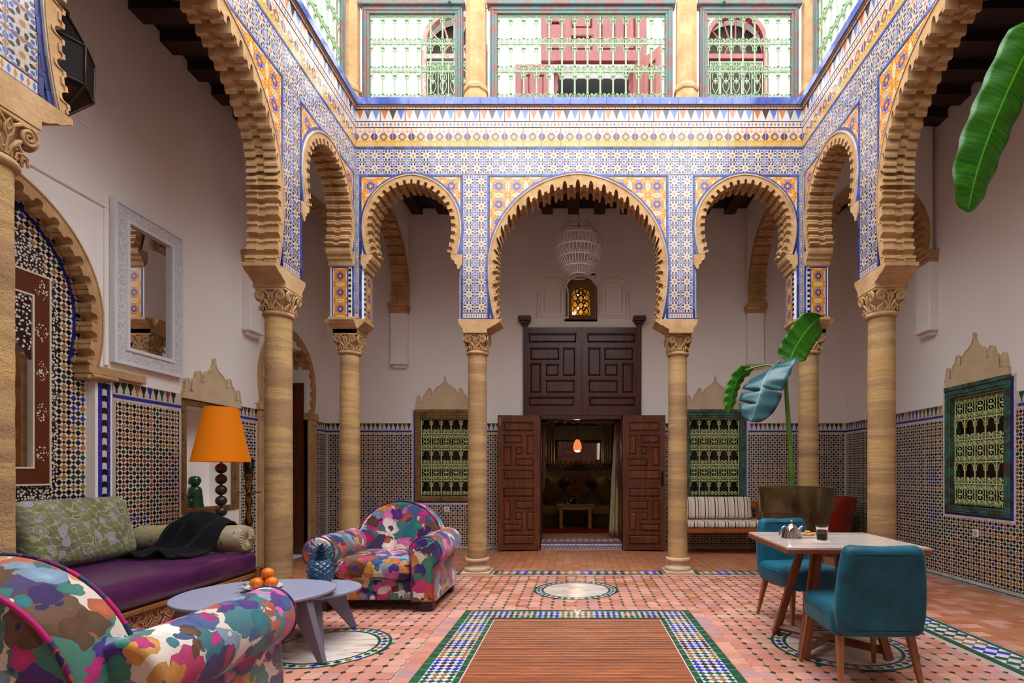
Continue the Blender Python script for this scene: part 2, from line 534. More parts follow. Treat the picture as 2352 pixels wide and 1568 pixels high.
def make_flower():
    m = Mat('orange_flower_tile_glaze', .18, .5, 0, (.8,.8,.8), .3)
    u, v, a, b, M_, N_ = fold(m)
    x = u-.5; y = v-.5
    r = (x*x+y*y).sqrt(); th = y.atan2(x)
    YE = hexc('dba42c'); OR = hexc('cc6a1c'); BL = hexc('262b86'); WH = hexc('c4bdaa')
    e = (M_*-1.0)+.5                                   # distance to the nearest edge
    leaf = e-((N_/.34)*(N_/.34)*-.085+.085)            # below zero inside the white leaf
    cor = dist(M_, N_, .5, .5)
    ros = (a+b)
    c = m.mix(leaf.lt(.042), OR, YE)
    c = m.mix(leaf.lt(.0), c, WH)
    c = m.mix(dist(M_, N_, .5, .0, .05, .035).lt(1.0), c, hexc('7c7c58'))
    c = m.mix(((N_-.13).abs()+(e-.03).abs()).lt(.02), c, hexc('6c7a70'))
    c = m.mix(dist(a, b, .30, .30).lt(.09), c, YE)
    c = m.mix(((a-b).abs().lt(.022))*(cor.lt(.24)), c, YE)
    c = m.mix((cor-.13).abs().lt(.016), c, hexc('a8461a'))
    c = m.mix(dist(a, b, .30, .30).lt(.028), c, hexc('2e2c1c'))
    c = m.mix(ros.lt(.35)+dist(M_, N_, .25, .0, .115, .115).lt(1.0), c, YE)
    c = m.mix(ros.lt(.305)+dist(M_, N_, .25, .0, .095, .09).lt(1.0), c, BL)
    c = m.mix(dist(M_, N_, .255, .0, .055, .045).lt(1.0), c, hexc('a9b6d8'))
    c = m.mix(dist(M_, N_, .25, .0, .032, .018).lt(1.0), c, BL)
    c = m.mix(r.lt(((th*8.0).cos()*.03)+.135), c, hexc('b8603a'))
    c = m.mix(dist(a, b, .075, .075).lt(.028), c, hexc('3f6a4a'))
    c = m.mix(dist(M_, N_, .11, .0).lt(.022), c, hexc('8a2a4a'))
    c = m.mix(r.lt(.05), c, hexc('d8b84a'))
    c = tile_edge(m, c, a, b, hexc('cbb26a'), .49)
    m.col(c)
    m.bump(m.noise(m.pos(), 9, 2), .05, .02)
    return m.m
M_FLOWER = make_flower()
def make_band():
    m = Mat('frieze_flower_tile_glaze', .14, .5, 0, (.8,.8,.8), .5)
    u, v = m.uv()
    x = (u-.5).abs(); xe = (x*-1.0)+.5
    WH = hexc('bdb4a4'); YE = hexc('c8932e'); BL = hexc('2c3282')
    c = m.mix(v.lt(.5), WH, hexc('cfb566'))
    saw = ((u*4.0).fract()-.5).abs()
    c = m.mix(v.lt((saw*.24)+.24), c, YE)
    c = m.mix((v-(saw*.24)-.24).abs().lt(.02), c, hexc('5c6a3c'))
    c = m.mix(dist((u*2.0).fract(), v, .5, .10, .12, .06).lt(1), c, WH)
    c = m.mix(dist((u*2.0).fract(), v, .5, .10, .06, .03).lt(1), c, hexc('8a5a4a'))
    c = m.mix(v.gt(.70)*(((u*4.0).fract()-.5).abs()+((v*5.0).fract()-.5).abs()).gt(.52), c, hexc('c08a72'))
    c = m.mix(((x*1.0)+((v-.52).abs())*1.1).lt(.30), c, YE); c = m.mix(((xe*1.0)+((v-.52).abs())*1.1).lt(.28), c, YE)
    star = ((x*x+(v-.52)*(v-.52)).sqrt())+(((v-.52).atan2(x)*8.0).cos()*.018)
    c = m.mix(star.lt(.205), c, BL)
    c = m.mix(star.lt(.145), c, hexc('b8742c'))
    c = m.mix(star.lt(.06), c, hexc('d8b84a'))
    c = m.mix(dist(xe, v, 0, .52, .17, .20).lt(1), c, hexc('7c3058'))
    c = m.mix(dist(xe, (v-.52).abs(), .065, .075).lt(.062), c, hexc('1f3f74'))
    c = tile_edge(m, c, x, (v-.5).abs(), hexc('a99a80'), .49)
    m.col(c)
    return m.m
M_BAND = make_band()
def make_tri():
    m = Mat('frieze_triangle_tile_glaze', .14, .5, 0, (.8,.8,.8), .5)
    u, v = m.uv()
    WH = hexc('bfb9b4')
    k = u*3.0; i = k.floor(); f = (k.fract()-.5).abs()
    vs_ = (v*7.0).floor()/7.0
    # lower 70 percent: stepped pendant triangles, above: chain band
    tri = f.lt(vs_*.5-.02)
    pal = m.ramp(i/3.0, [(0, hexc('b4672a')), (.3, hexc('3a3038')), (.6, hexc('4d6cb0'))], True)
    c = m.mix(tri, WH, pal)
    m.col(tile_edge(m, c, (u-.5).abs(), (v-.5).abs(), hexc('94675a'), .487))
    return m.m
M_TRI = make_tri()
def make_chain(name, cols, n, bgc):
    m = Mat(name, .2, .5, 0, (.8,.8,.8), .3)
    u, v = m.uv()
    k = u*float(n); f = (k.fract()-.5).abs(); i = (k.floor()).mod(2.0)
    d = f*1.25 + (v-.5).abs()*1.0
    c = m.mix(d.lt(.42), bgc, m.mix(i, cols[0], cols[1]))
    c = m.mix((v-.5).abs().gt(.44), c, hexc('6b4a44'))
    m.col(c)
    return m.m
M_DIAM = make_chain('diamond_strip_glaze', (hexc('b4742c'), hexc('4a68ae')), 10, hexc('bfb8b0'))
M_CHAIN = make_chain('chain_strip_glaze', (hexc('b08a78'), hexc('a05a44')), 8, hexc('bfb7ad'))
M_CHEV = make_chain('chevron_strip_glaze', (hexc('241c1e'), hexc('241c1e')), 1, hexc('e6dfd6'))
# ------------------------------------------------------------------ dimensions of the house (metres)
WXL, WXR, WYB, WYF = -3.95, 4.28, 8.31, -1.1        # gallery walls
YA = 6.19                                           # courtyard face of the rear arcade
XL, XR = -2.60, 2.675                               # courtyard faces of the side arcades
T = .25                                             # arcade thickness
ZCEIL, ZLEDGE = 5.29, 5.60
Z_CB, Z_CT, Z_IMP = 2.63, 2.85, 3.01
COLS_B = [-2.72, -1.19, 1.235, 2.795]
COLS_S = [.85, 2.39, 4.80, 6.31]
MB_BACK = Matrix(((1,0,0,0),(0,0,-1,YA),(0,1,0,0),(0,0,0,1)))
MB_LEFT = Matrix(((0,0,1,XL),(1,0,0,0),(0,1,0,0),(0,0,0,1)))
MB_RIGHT = Matrix(((0,0,-1,XR),(-1,0,0,0),(0,1,0,0),(0,0,0,1)))

def arch_curve(uc, zc, R, h, zb, Rl, n=240):
    c = (h*h-R*R)/(2*R); pts = []
    p0 = asin(min(1, (zc-zb)/Rl))
    for i in range(41):
        p = p0*(1-i/40); pts.append((uc-R+Rl-Rl*cos(p), zc-Rl*sin(p)))
    be = acos(c/(R+c))
    for i in range(1, 101):
        b = be*i/100; pts.append((uc+c-(R+c)*cos(b), zc+(R+c)*sin(b)))
    pts = pts + [(2*uc-p[0], p[1]) for p in reversed(pts[:-1])]
    P = np.array(pts); d = np.r_[0, np.cumsum(np.hypot(*np.diff(P, axis=0).T))]
    q = np.linspace(0, d[-1], n+1)
    return np.c_[np.interp(q, d, P[:,0]), np.interp(q, d, P[:,1])]
def inward(P):
    t = np.gradient(P, axis=0); t /= np.linalg.norm(t, axis=1)[:,None]
    return np.c_[t[:,1], -t[:,0]]
def offset(P, d):
    return P + inward(P)*(d if np.isscalar(d) else d[:,None])

def lobes(n, per, kind):
    t = (np.arange(n+1)/per) % 1.0; e = np.abs(t-.5)
    if kind == 'small':
        a = np.clip(e/.23, 0, 1)
        d = .058+.030*(1-np.sqrt(np.clip(1-a**2, 0, 1)))+.022*np.clip((e-.22)/.03, 0, 1)
        d = d-.008*np.clip((e-.46)/.04, 0, 1)
    else:
        a = np.clip(e/.16, 0, 1)
        d = .072+.055*(1-np.sqrt(np.clip(1-a**2, 0, 1)))+.034*np.clip((e-.155)/.02, 0, 1)
        d = d-.030*np.clip((e-.36)/.02, 0, 1)
    return d

def stone_arch(mb, C, nl, kind, w_front=.014, depth=T, dirmix=0.0):
    n = len(C)-1; per = n/nl
    d = lobes(n, per, kind)
    hgt = (C[:,1]-C[:,1].min())/(C[:,1].max()-C[:,1].min())
    if kind == 'big': d = d*np.interp(hgt, [0, .12, .5, 1], [.40, .48, .85, 1.0])
    nin = inward(C)
    if dirmix:
        up = np.clip((hgt-.30)*2.6, 0, 1)[:,None]*dirmix
        nin = nin*(1-up)+np.array([[0,-1.0]])*up
        nin /= np.linalg.norm(nin, axis=1)[:,None]
    f = lambda k: C + nin*(d*k)[:,None]
    mb.ring(C, f(1.0), -depth*.36, w_front)
    mb.ring(C, C + nin*(d*.80)[:,None], -depth*.64, -depth*.36)
    mb.ring(C, f(1.0), -depth, -depth*.64)
    # thin raised rims along the outer edge and around the scallops
    mb.ring(C + nin*(d-.015)[:,None], f(1.0), w_front-.002, w_front+.006)
    mb.ring(offset(C, .0), offset(C, .012), w_front-.002, w_front+.008)

CEN = dict(R=1.056, h=1.105, zc=3.62, zb=Z_IMP, Rl=2.5)
SML = dict(R=.575, h=.612, zc=4.105, zb=3.77, Rl=1.04)

def arcade(side, M, cols, u_lo, u_hi, wallname):
    c0, c1, c2, c3 = cols
    k = (c2-c1)/2.425
    bays = []
    um = (c1+c2)/2
    ja, jb = c0+.22, c1-.186; us0 = (ja+jb)/2; rs0 = .575*(jb-ja)/1.114
    jc, jd = c2+.186, c3-.22; us1 = (jc+jd)/2; rs1 = .575*(jd-jc)/1.114
    Cc = arch_curve(um, CEN['zc'], CEN['R']*k, CEN['h'], CEN['zb'], CEN['Rl'], 29*26)
    C0 = arch_curve(us0, SML['zc'], rs0, SML['h'], SML['zb'], SML['Rl'], 25*20)
    C1 = arch_curve(us1, SML['zc'], rs1, SML['h'], SML['zb'], SML['Rl'], 25*20)
    # --- plastered core
    body = MB(M); zt = 5.52; wb, wf = -T, -.014
    def half(C, left, ustart, jamb, zj):
        C2 = offset(C, .025)
        n = len(C2)//2
        if left:
            arc = [tuple(p) for p in C2[:n+1]]
            poly = [(ustart, zt), (C2[n][0], zt)] + arc[::-1]
        else:
            arc = [tuple(p) for p in C2[n:]]
            poly = [(ustart, zt), (C2[n][0], zt)] + arc
        if jamb is not None: poly += [(jamb, zj), (jamb, Z_IMP), (ustart, Z_IMP)]
        else: poly += [(ustart, Z_IMP)]
        body.prism(poly, wb, wf, axes='uvw')
    e0, e3 = c0-.128, c3+.128
    half(C0, True, e0, ja, 3.77); half(C0, False, c1, jb, 3.77)
    half(Cc, True, c1, None, 0); half(Cc, False, c2, None, 0)
    half(C1, True, c2, jc, 3.77); half(C1, False, e3, jd, 3.77)
    wall = body.build(wallname, M_PLASTER, kind='structure')
    # --- stone arches, imposts and corbels
    for C, nl, kd, dm in ((Cc, 29, 'big', .9), (C0, 25, 'small', 0), (C1, 25, 'small', 0)):
        mb = MB(M); stone_arch(mb, C, nl, kd, dirmix=dm); mb.build('stone_arch', M_STONE, wall)
    for ua, ub, sg in ((ja, us0, 1), (jb, us0, -1), (jc, us1, 1), (jd, us1, -1)):
        mb = MB(M)
        pr = [(-.035,3.77),(-.035,3.66),(0.0,3.60),(.02,3.60),(.03,3.655),(.052,3.665),(.06,3.70),(.085,3.71),(.098,3.735),(.10,3.775)]
        poly = [(ua+sg*p[0], p[1]) for p in pr]
        mb.prism(poly, -T-.012, .016)
        mb.build('stone_corbel', M_STONE, wall)
    for c, lf, rt in ((c1, .20, .30), (c2, .30, .20), (c0, .235, .235), (c3, .235, .235)):
        mb = MB(M)
        def prof(sg, e):
            b = .142
            return [(c+sg*b, Z_CT), (c+sg*b, Z_CT+.045), (c+sg*(b+.25*(e-b)), Z_CT+.062), (c+sg*(b+.45*(e-b)), Z_CT+.085),
                    (c+sg*(b+.62*(e-b)), Z_CT+.092), (c+sg*(b+.9*(e-b)), Z_CT+.125), (c+sg*e, Z_CT+.13), (c+sg*e, Z_IMP)]
        L_ = prof(-1, lf); R_ = prof(1, rt)
        mb.prism(L_ + R_[::-1], -T-.02, .022)
        mb.build('stone_impost', M_STONE, wall)
    # --- printed tiles
    protos = {}
    def tile_mesh(key, wd, hg, mat):
        if key not in protos:
            mb = MB(); g = .0012; th = .012
            x, y = wd/2-g, hg/2-g; q = .0015
            vs_ = [(-x,-y,-th),(x,-y,-th),(x,y,-th),(-x,y,-th),(-x,-y,-q),(x,-y,-q),(x,y,-q),(-x,y,-q),(-x+q,-y+q,0),(x-q,-y+q,0),(x-q,y-q,0),(-x+q,y-q,0)]
            uvq = [(0,0),(1,0),(1,1),(0,1)]
            fs = [(8,9,10,11)]; us = [uvq]
            for i in range(4):
                j = (i+1) % 4
                fs.append((4+i, 4+j, 8+j, 8+i)); us.append([uvq[i], uvq[j], uvq[j], uvq[i]])
                fs.append((i, j, 4+j, 4+i)); us.append([uvq[i], uvq[j], uvq[j], uvq[i]])
            mb.add(vs_, fs, 0, us)
            protos[key] = mb.mesh(key[0], mat)
        return protos[key]
    rnd = random.Random(hash(side) % 1000 if False else len(side)*7)
    def put(name, key, wd, hg, mat, u, v, w_=0.0, tilt=.35):
        me = tile_mesh((name,)+key, wd, hg, mat)
        o = link(name, me, wall)
        a, b = radians(rnd.uniform(-tilt, tilt)), radians(rnd.uniform(-tilt, tilt))
        o.matrix_local = M @ Matrix.Translation((u, v, w_)) @ Matrix.Rotation(a, 4, 'X') @ Matrix.Rotation(b, 4, 'Y')
        return o
    # ledge and frieze courses
    L_ = u_hi-u_lo
    def course(name, mat, n, v0, v1, w_=0.0, tilt=.35):
        wd = L_/n
        for i in range(n): put(name, (n,), wd, v1-v0, mat, u_lo+(i+.5)*wd, (v0+v1)/2, w_, tilt)
    course('ledge_tile', M_LEDGE, max(1, round(L_/.215)), 5.52, 5.605, .045, .5)
    course('chain_tile', M_CHAIN, max(1, round(L_/.30)), 5.482, 5.518, .012)
    course('triangle_frieze_tile', M_TRI, max(1, round(L_/.30)), 5.345, 5.48, .004)
    course('diamond_strip_tile', M_DIAM, max(1, round(L_/.44)), 5.275, 5.343, .002)
    course('flower_frieze_tile', M_BAND, max(1, round(L_/.22)), 5.048, 5.272, 0)
    mb = MB(M); mb.box(u_lo-.3, u_hi+.3, 5.515, 5.59, -T+.02, .03); mb.build('ledge_slab', M_STONE, wall)
    # star tiles: two courses over the arches, then the piers
    n = max(1, round(L_/.1507)); wd = L_/n
    for r_ in range(2):
        for i in range(n): put('star_tile', (n,), wd, .1505, M_STAR, u_lo+(i+.5)*wd, 5.02-.0753-r_*.1505)
    for c, s0, s1 in ((c1, -.147, .147), (c2, -.147, .147)):
        for r_ in range(11):
            for q in range(2): put('star_tile', ('p',), .147, .148, M_STAR, c+(q-.5)*.147, 4.715-.074-r_*.148)
        put('diamond_strip_tile', ('p',), .294, .062, M_DIAM, c, 3.055)
    for c, sg in ((c0, 1), (c3, -1)):
        lo = u_lo if sg > 0 else u_hi
        wdt = abs(c+sg*.155-lo)
        for r_ in range(11): put('star_tile', ('c', sg), max(.03, wdt), .148, M_STAR, (lo+c+sg*.155)/2, 4.715-.074-r_*.148)
        put('diamond_strip_tile', ('c', sg), max(.03, wdt), .062, M_DIAM, (lo+c+sg*.155)/2, 3.055)
        # chevron strip and three flower tiles on the jamb of the corner pier
        ju = c+sg*.22
        Mj = M @ Matrix(((0,0,sg,ju),(0,1,0,0),(-sg,0,0,0),(0,0,0,1)))
        for r_ in range(3):
            me = tile_mesh(('flower_tile', 'j'), .165, .19, M_FLOWER)
            o = link('flower_tile', me, wall); o.matrix_local = Mj @ Matrix.Translation((sg*.135, 3.105+.19*r_, .004))
        st = MB(Mj)
        for r_ in range(19):
            st.box(sg*.012-.0, sg*.040, 3.03+r_*.03, 3.03+r_*.03+.028, -.004, .003, 0, PAL['black'] if r_ % 2 else PAL['white'])
        for uu in (.043, .222): st.box(sg*uu, sg*(uu+.012), 3.0, 3.59, -.004, .004, 0, PAL['blue'])
        for vv in (3.0, 3.58): st.box(sg*.05, sg*.23, vv, vv+.012, -.004, .004, 0, PAL['blue'])
        st.build('jamb_strip', M_BLUEB, wall, kind='stuff')
    # orange flower tiles of the spandrels, cut along the arches
    def spandrel(C, f0, f1, zt_, zb_, size):
        P = offset(C, .03)
        poly = [tuple(p) for p in P]
        us_ = P[:,0]; um_ = (us_.min()+us_.max())/2; nn = len(P)//2
        def outside(u, v):
            # inside the closed arch outline (even-odd), closed at the foot
            c = False; j = len(poly)-1
            for i in range(len(poly)):
                a, b = poly[i], poly[j]
                if (a[1] > v) != (b[1] > v) and u < (b[0]-a[0])*(v-a[1])/(b[1]-a[1])+a[0]: c = not c
                j = i
            return not c
        nc = int(math.ceil((f1-f0)/2/size)); nr = int(math.ceil((zt_-zb_)/size))
        for sgn, fe in ((1, f0), (-1, f1)):
            for i in range(nc):
                for j in range(nr):
                    u0 = fe+sgn*i*size; u1 = fe+sgn*(i+1)*size; v1 = zt_-j*size; v0 = v1-size
                    lim = um_
                    ng = 8; keep = []
                    for a in range(ng):
                        for b in range(ng):
                            uu = u0+(u1-u0)*(a+.5)/ng; vv = v0+(v1-v0)*(b+.5)/ng
                            if (uu-lim)*sgn > 0 or vv < zb_: continue
                            if outside(uu, vv): keep.append((a, b))
                    if len(keep) == ng*ng:
                        put('flower_tile', ('f', round(size, 3)), size, size, M_FLOWER, (u0+u1)/2, (v0+v1)/2, 0.0)
                    elif len(keep) > 1:
                        mb = MB(M); s_ = set(keep); vs_ = []; fs = []; uvs = []
                        for (a, b) in keep:
                            q = []
                            for (da, db) in ((0,0),(1,0),(1,1),(0,1)):
                                q.append((u0+(u1-u0)*(a+da)/ng, v0+(v1-v0)*(b+db)/ng))
                            uvq = [((a+da)/ng, (b+db)/ng) for (da, db) in ((0,0),(1,0),(1,1),(0,1))]
                            if sgn < 0: q = q[::-1]; uvq = uvq[::-1]
                            o_ = len(vs_); vs_ += [(x, y, 0.0) for x, y in q]
                            fs.append((o_, o_+1, o_+2, o_+3)); uvs.append(uvq)
                            for e, (da, db) in enumerate(((0,-1),(1,0),(0,1),(-1,0))):
                                if (a+da, b+db) not in s_:
                                    e2 = e if sgn > 0 else (2-e) % 4
                                    A = q[e2]; B = q[(e2+1) % 4]; o2 = len(vs_)
                                    vs_ += [(A[0],A[1],0),(B[0],B[1],0),(B[0],B[1],-.012),(A[0],A[1],-.012)]
                                    fs.append((o2, o2+1, o2+2, o2+3)); uvs.append([uvq[e2], uvq[(e2+1)%4]]*2)
                        mb.add(vs_, fs, 0, uvs)
                        mb.build('flower_tile', M_FLOWER, wall)
    f0, f1 = c1+.172, c2-.172
    spandrel(Cc, f0, f1, 4.69, 3.60, .2135)
    g0, g1 = c0+.19, c1-.175; spandrel(C0, g0, g1, 4.69, 3.95, .2135)
    h0, h1 = c2+.175, c3-.19; spandrel(C1, h0, h1, 4.69, 3.95, .2135)
    # blue border pieces: frames and arch rims
    bb = MB(M); rb = random.Random(3)
    def strip(p, q, wdt, n):
        p = Vector(p); q = Vector(q); d = (q-p)/n; nr_ = Vector((-d.y, d.x)).normalized()*wdt/2
        for i in range(n):
            a = p+d*(i+.02); b = p+d*(i+.98)
            c_ = [a-nr_, b-nr_, b+nr_, a+nr_]; z = .002+rb.uniform(0, .002)
            sh = rb.choice((1, .8, 1.25, 1.7))
            bl_ = hexc('2a3c80'); colr = (bl_[0]*sh, bl_[1]*sh, bl_[2]*sh)
            bb.add([(x.x, x.y, z) for x in c_]+[(x.x, x.y, -.012) for x in c_],
                   [(0,1,2,3),(0,4,5,1),(1,5,6,2),(2,6,7,3),(3,7,4,0)], 0, None, colr)
    strip((u_lo, 5.034), (u_hi, 5.034), .024, int(L_/.11))
    for a, b in ((f0, f1), (g0, g1), (h0, h1)):
        strip((a-.028, 4.705), (b+.028, 4.705), .024, int((b-a)/.1))
        strip((a-.014, 4.69), (a-.014, 3.03), .026, 17); strip((b+.014, 4.69), (b+.014, 3.03), .026, 17)
    for c in (c1, c2): strip((c-.17, 3.018), (c+.20, 3.018), .018, 4)
    for C in (Cc, C0, C1):
        Q = offset(C, -.020); idx = np.linspace(0, len(Q)-1, max(12, int(len(Q)*.035*(2.2 if C is Cc else 2)))).astype(int)
        for i in range(len(idx)-1): strip(Q[idx[i]], Q[idx[i+1]], .028, 1)
    for C in (Cc, C0, C1):
        n_ = len(C); idx = np.linspace(0, n_-1, 60).astype(int); Q0, Q1 = offset(C, -.006), offset(C, .004)
        for i in range(59):
            q4 = [Q0[idx[i]], Q0[idx[i+1]], Q1[idx[i+1]], Q1[idx[i]]]
            bb.add([(p[0], p[1], .016) for p in q4]+[(p[0], p[1], -.01) for p in q4], [(0,1,2,3),(0,4,5,1),(2,6,7,3)], 0, None, hexc('d6ccc2'))
    bb.build('blue_border', M_BLUEB, wall, kind='stuff')
    return wall
m = Mat('ledge_blue_glaze', .15, .5, 0, (.1,.15,.5), .4)
f_ = m.noise(m.pos(), 6, 4, .6)
m.col(m.mix(((m.noise(m.pos(), 14, 4, .6)-.63)*9.0).max(0.0).min(.9), m.ramp(f_, [(.3, hexc('27398c')), (.7, hexc('4a62ad'))]), hexc('c79a7c')))
M_LEDGE = m.m

arcade('back', MB_BACK, COLS_B, XL, XR, 'wall_courtyard_back')
arcade('left', MB_LEFT, COLS_S, COLS_S[0]+.1, YA, 'wall_courtyard_left')
arcade('right', MB_RIGHT, [-c for c in reversed(COLS_S)], -YA, -COLS_S[0]-.1, 'wall_courtyard_right')

# ------------------------------------------------------------------ columns
def spiral(c, r0, turns, sgn, n=22, a0=0.0, r1=.15):
    out = []
    for i in range(n+1):
        t = i/n; r = r0*(1-t*(1-r1)); a = a0+sgn*2*pi*turns*t
        out.append((c[0]+r*cos(a), c[1]+r*sin(a)))
    return out
def column_proto():
    root = thing('stone_column', 'sandstone column', 'column')
    mb = MB(); mb.box(-.172, .172, -.172, .172, -.02, .03, b=.006)
    mb.build('plinth', M_TRIMSTONE, root)
    mb = MB()
    mb.lathe([(.15,.03),(.157,.04),(.16,.055),(.152,.07),(.135,.075),(.118,.088),(.109,.105),(.108,.12),(.114,.135),(.128,.148),(.138,.15),(.146,.158),(.146,.172),(.138,.182),(.118,.184)], 36)
    mb.build('base', M_TRIMSTONE, root, sharp=40)
    mb = MB(); prof = []; rr = random.Random(5)
    z = .18
    while z < Z_CB:
        prof.append((.117-.006*(z/2.6)+rr.uniform(-.0012, .0012), z)); z += .05
    prof.append((.111, Z_CB))
    mb.lathe(prof, 40); mb.build('shaft', M_COLUMN, root, sharp=60)
    mb = MB()
    mb.lathe([(.105,Z_CB-.02),(.125,Z_CB-.016),(.133,Z_CB-.004),(.133,Z_CB+.008),(.126,Z_CB+.02),(.108,Z_CB+.026)], 36)
    # bell: circle growing into a square
    n = 40; rings = []
    for i in range(9):
        t = i/8; z = Z_CB+.02+t*(Z_CT-Z_CB-.03); rc = .104+.014*t; hs = .118; k = max(0, (t-.25)/.75)**1.3
        ring = []
        for j in range(n):
            a = 2*pi*j/n+pi/4/10; ca, sa = cos(a), sin(a); q = 1/max(abs(ca), abs(sa))
            r = rc*(1-k)+hs*min(q, 1.36)*k
            ring.append((r*ca, r*sa, z))
        rings.append(ring)
    vs_ = [p for r in rings for p in r]
    mb.add(vs_, [(i*n+j, i*n+(j+1)%n, (i+1)*n+(j+1)%n, (i+1)*n+j) for i in range(8) for j in range(n)], smooth=True)
    mb.box(-.138, .138, -.138, .138, Z_CT-.022, Z_CT, b=.004)
    for q in range(4):
        R4 = Matrix.Rotation(q*pi/2, 4, 'Z')
        def pl(u, v, lean=.0):
            t = v/(Z_CT-Z_CB)
            y = -(.106+.036*t**1.2)-.004-lean
            p = R4 @ Vector((u, y, Z_CB+v)); return p
        for sg in (-1, 1):
            sp_ = spiral((sg*.085, .152), .043, 2.1, -sg, 30, pi/2 if True else 0, .1)
            mb.tube([pl(a, b, .006) for a, b in sp_], [.0085]*20+[.007]*11, 6)
            mb.tube([pl(a, b, .002) for a, b in ((sg*.012,.03),(sg*.022,.07),(sg*.045,.105),(sg*.06,.118))], [.007,.009,.012,.008], 6)
            mb.tube([pl(a, b) for a, b in ((sg*.085,.195),(sg*.05,.19),(sg*.02,.165),(0,.135))], [.008,.009,.008,.005], 6)
            mb.tube([pl(a, b) for a, b in ((sg*.03,.105),(sg*.05,.096),(sg*.07,.075),(sg*.075,.03))], [.004,.008,.008,.006], 6)
            mb.tube([pl(a, b, .003) for a, b in ((sg*.045,.028),(sg*.05,.058),(sg*.075,.066),(sg*.098,.058),(sg*.102,.028))], .0065, 6)
            mb.tube([pl(a, b, .004) for a, b in ((0,.10),(sg*.016,.125),(sg*.02,.15),(0,.188))], [.004,.006,.006,.003], 6)
        mb.tube([pl(0, .03, .004), pl(0, .1, .006)], [.008, .005], 6)
        mb.tube([pl(a, b, .003) for a, b in ((-.028,.028),(-.024,.05),(0,.062),(.024,.05),(.028,.028))], .0065, 6)
    mb.build('capital', M_STONE, root, sharp=50)
    return root
CPROTO = column_proto()
colspec = [(COLS_B[1], 6.33, 'round sandstone column left of the open wooden doorway'),
           (COLS_B[2], 6.37, 'round sandstone column right of the open wooden doorway'),
           (COLS_B[0], 6.31, 'sandstone column in the rear left corner behind the floral armchair'),
           (COLS_B[3], 6.31, 'sandstone column in the rear right corner behind the banana plant'),
           (XL-.12, 4.80, 'thick sandstone column beside the end of the purple daybed'),
           (XR+.12, 4.80, 'thick sandstone column behind the marble topped dining table'),
           (XL-.12, 2.39, 'cropped sandstone column at the left edge of the photo'),
           (XR+.12, 2.39, 'sandstone column beside the big hanging banana leaf, nearest right')]
for i, (x, y, lb) in enumerate(colspec):
    o = CPROTO if i == 0 else copy_tree(CPROTO)
    o.location = (x, y, 0); o['label'] = lb; o['group'] = 'courtyard columns'
    o.rotation_euler = (0, 0, 0 if i < 4 or True else pi/2)

# ------------------------------------------------------------------ gallery walls, cross arches, ceilings
def wall(name, poly, M, w0, w1, mat=M_PLASTER):
    mb = MB(M); mb.prism(poly, w0, w1); return mb.build(name, mat, kind='structure')
MW_BACK = Matrix(((1,0,0,0),(0,0,-1,WYB),(0,1,0,0),(0,0,0,1)))      # local (u=X, v=Z, w toward the room)
MW_LEFT = Matrix(((0,0,1,WXL),(1,0,0,0),(0,1,0,0),(0,0,0,1)))       # u=Y
MW_RIGHT = Matrix(((0,0,-1,WXR),(-1,0,0,0),(0,1,0,0),(0,0,0,1)))    # u=-Y
def pierced(mb, u0, u1, v0, v1, holes, w0, w1):
    """wall slab with rectangular holes (ua,ub,va,vb)"""
    us = sorted({u0, u1, *[h[0] for h in holes], *[h[1] for h in holes]})
    for a, b in zip(us, us[1:]):
        cuts = sorted([(h[2], h[3]) for h in holes if h[0] <= a+1e-6 and h[1] >= b-1e-6])
        z = v0
        for c, d in cuts:
            if c > z: mb.box(a, b, z, c, w0, w1)
            z = d
        if z < v1: mb.box(a, b, z, v1, w0, w1)
# rear wall: doorway, two windows, lit arched opening over the door
WIN_B = [(-2.47, -1.66, .83, 2.08), (1.79, 2.60, .83, 2.08)]
DOOR = (-.555, .72, .0, 2.09)
LUN = (-.16, .315, 3.63, 4.33)
mb = MB(MW_BACK); pierced(mb, WXL-.3, WXR+.3, -.05, ZCEIL+.21, WIN_B+[DOOR, LUN], -.35, 0)
WALL_B = mb.build('wall_back', M_PLASTER, kind='structure')
# left wall: arched recess, niche, arched doorway
ARC_L = dict(uc=3.45, zc=2.43, R=.80, h=.84, zb=2.05, Rl=1.3)
NICHE = (5.30, 6.08, .835, 1.90)
DARC = (6.55, 7.80)
mb = MB(MW_LEFT); pierced(mb, WYF, WYB+.3, -.05, ZCEIL+.21, [(2.60, 4.31, .0, 3.28), (5.30, 6.08, .835, 1.90), (6.66, 7.72, 0, 2.95)], -.5, 0)
WALL_L = mb.build('wall_left', M_PLASTER, kind='structure')
mb = MB(MW_LEFT); mb.box(2.5, 4.5, -.05, 3.4, -.6, -.08); mb.box(5.2, 6.2, .7, 2.0, -.52, -.30); mb.build('wall_recess', M_PLASTER, kind='structure')
WIN_R = (-5.98, -5.22, .83, 2.05)
mb = MB(MW_RIGHT); pierced(mb, -WYB-.3, -WYF, -.05, ZCEIL+.21, [WIN_R], -.35, 0)
WALL_R = mb.build('wall_right', M_PLASTER, kind='structure')
mb = MB(); mb.box(WXL-.3, WXR+.3, WYF-.3, WYF, -.05, ZCEIL+.21); mb.build('wall_front', M_PLASTER, kind='structure')
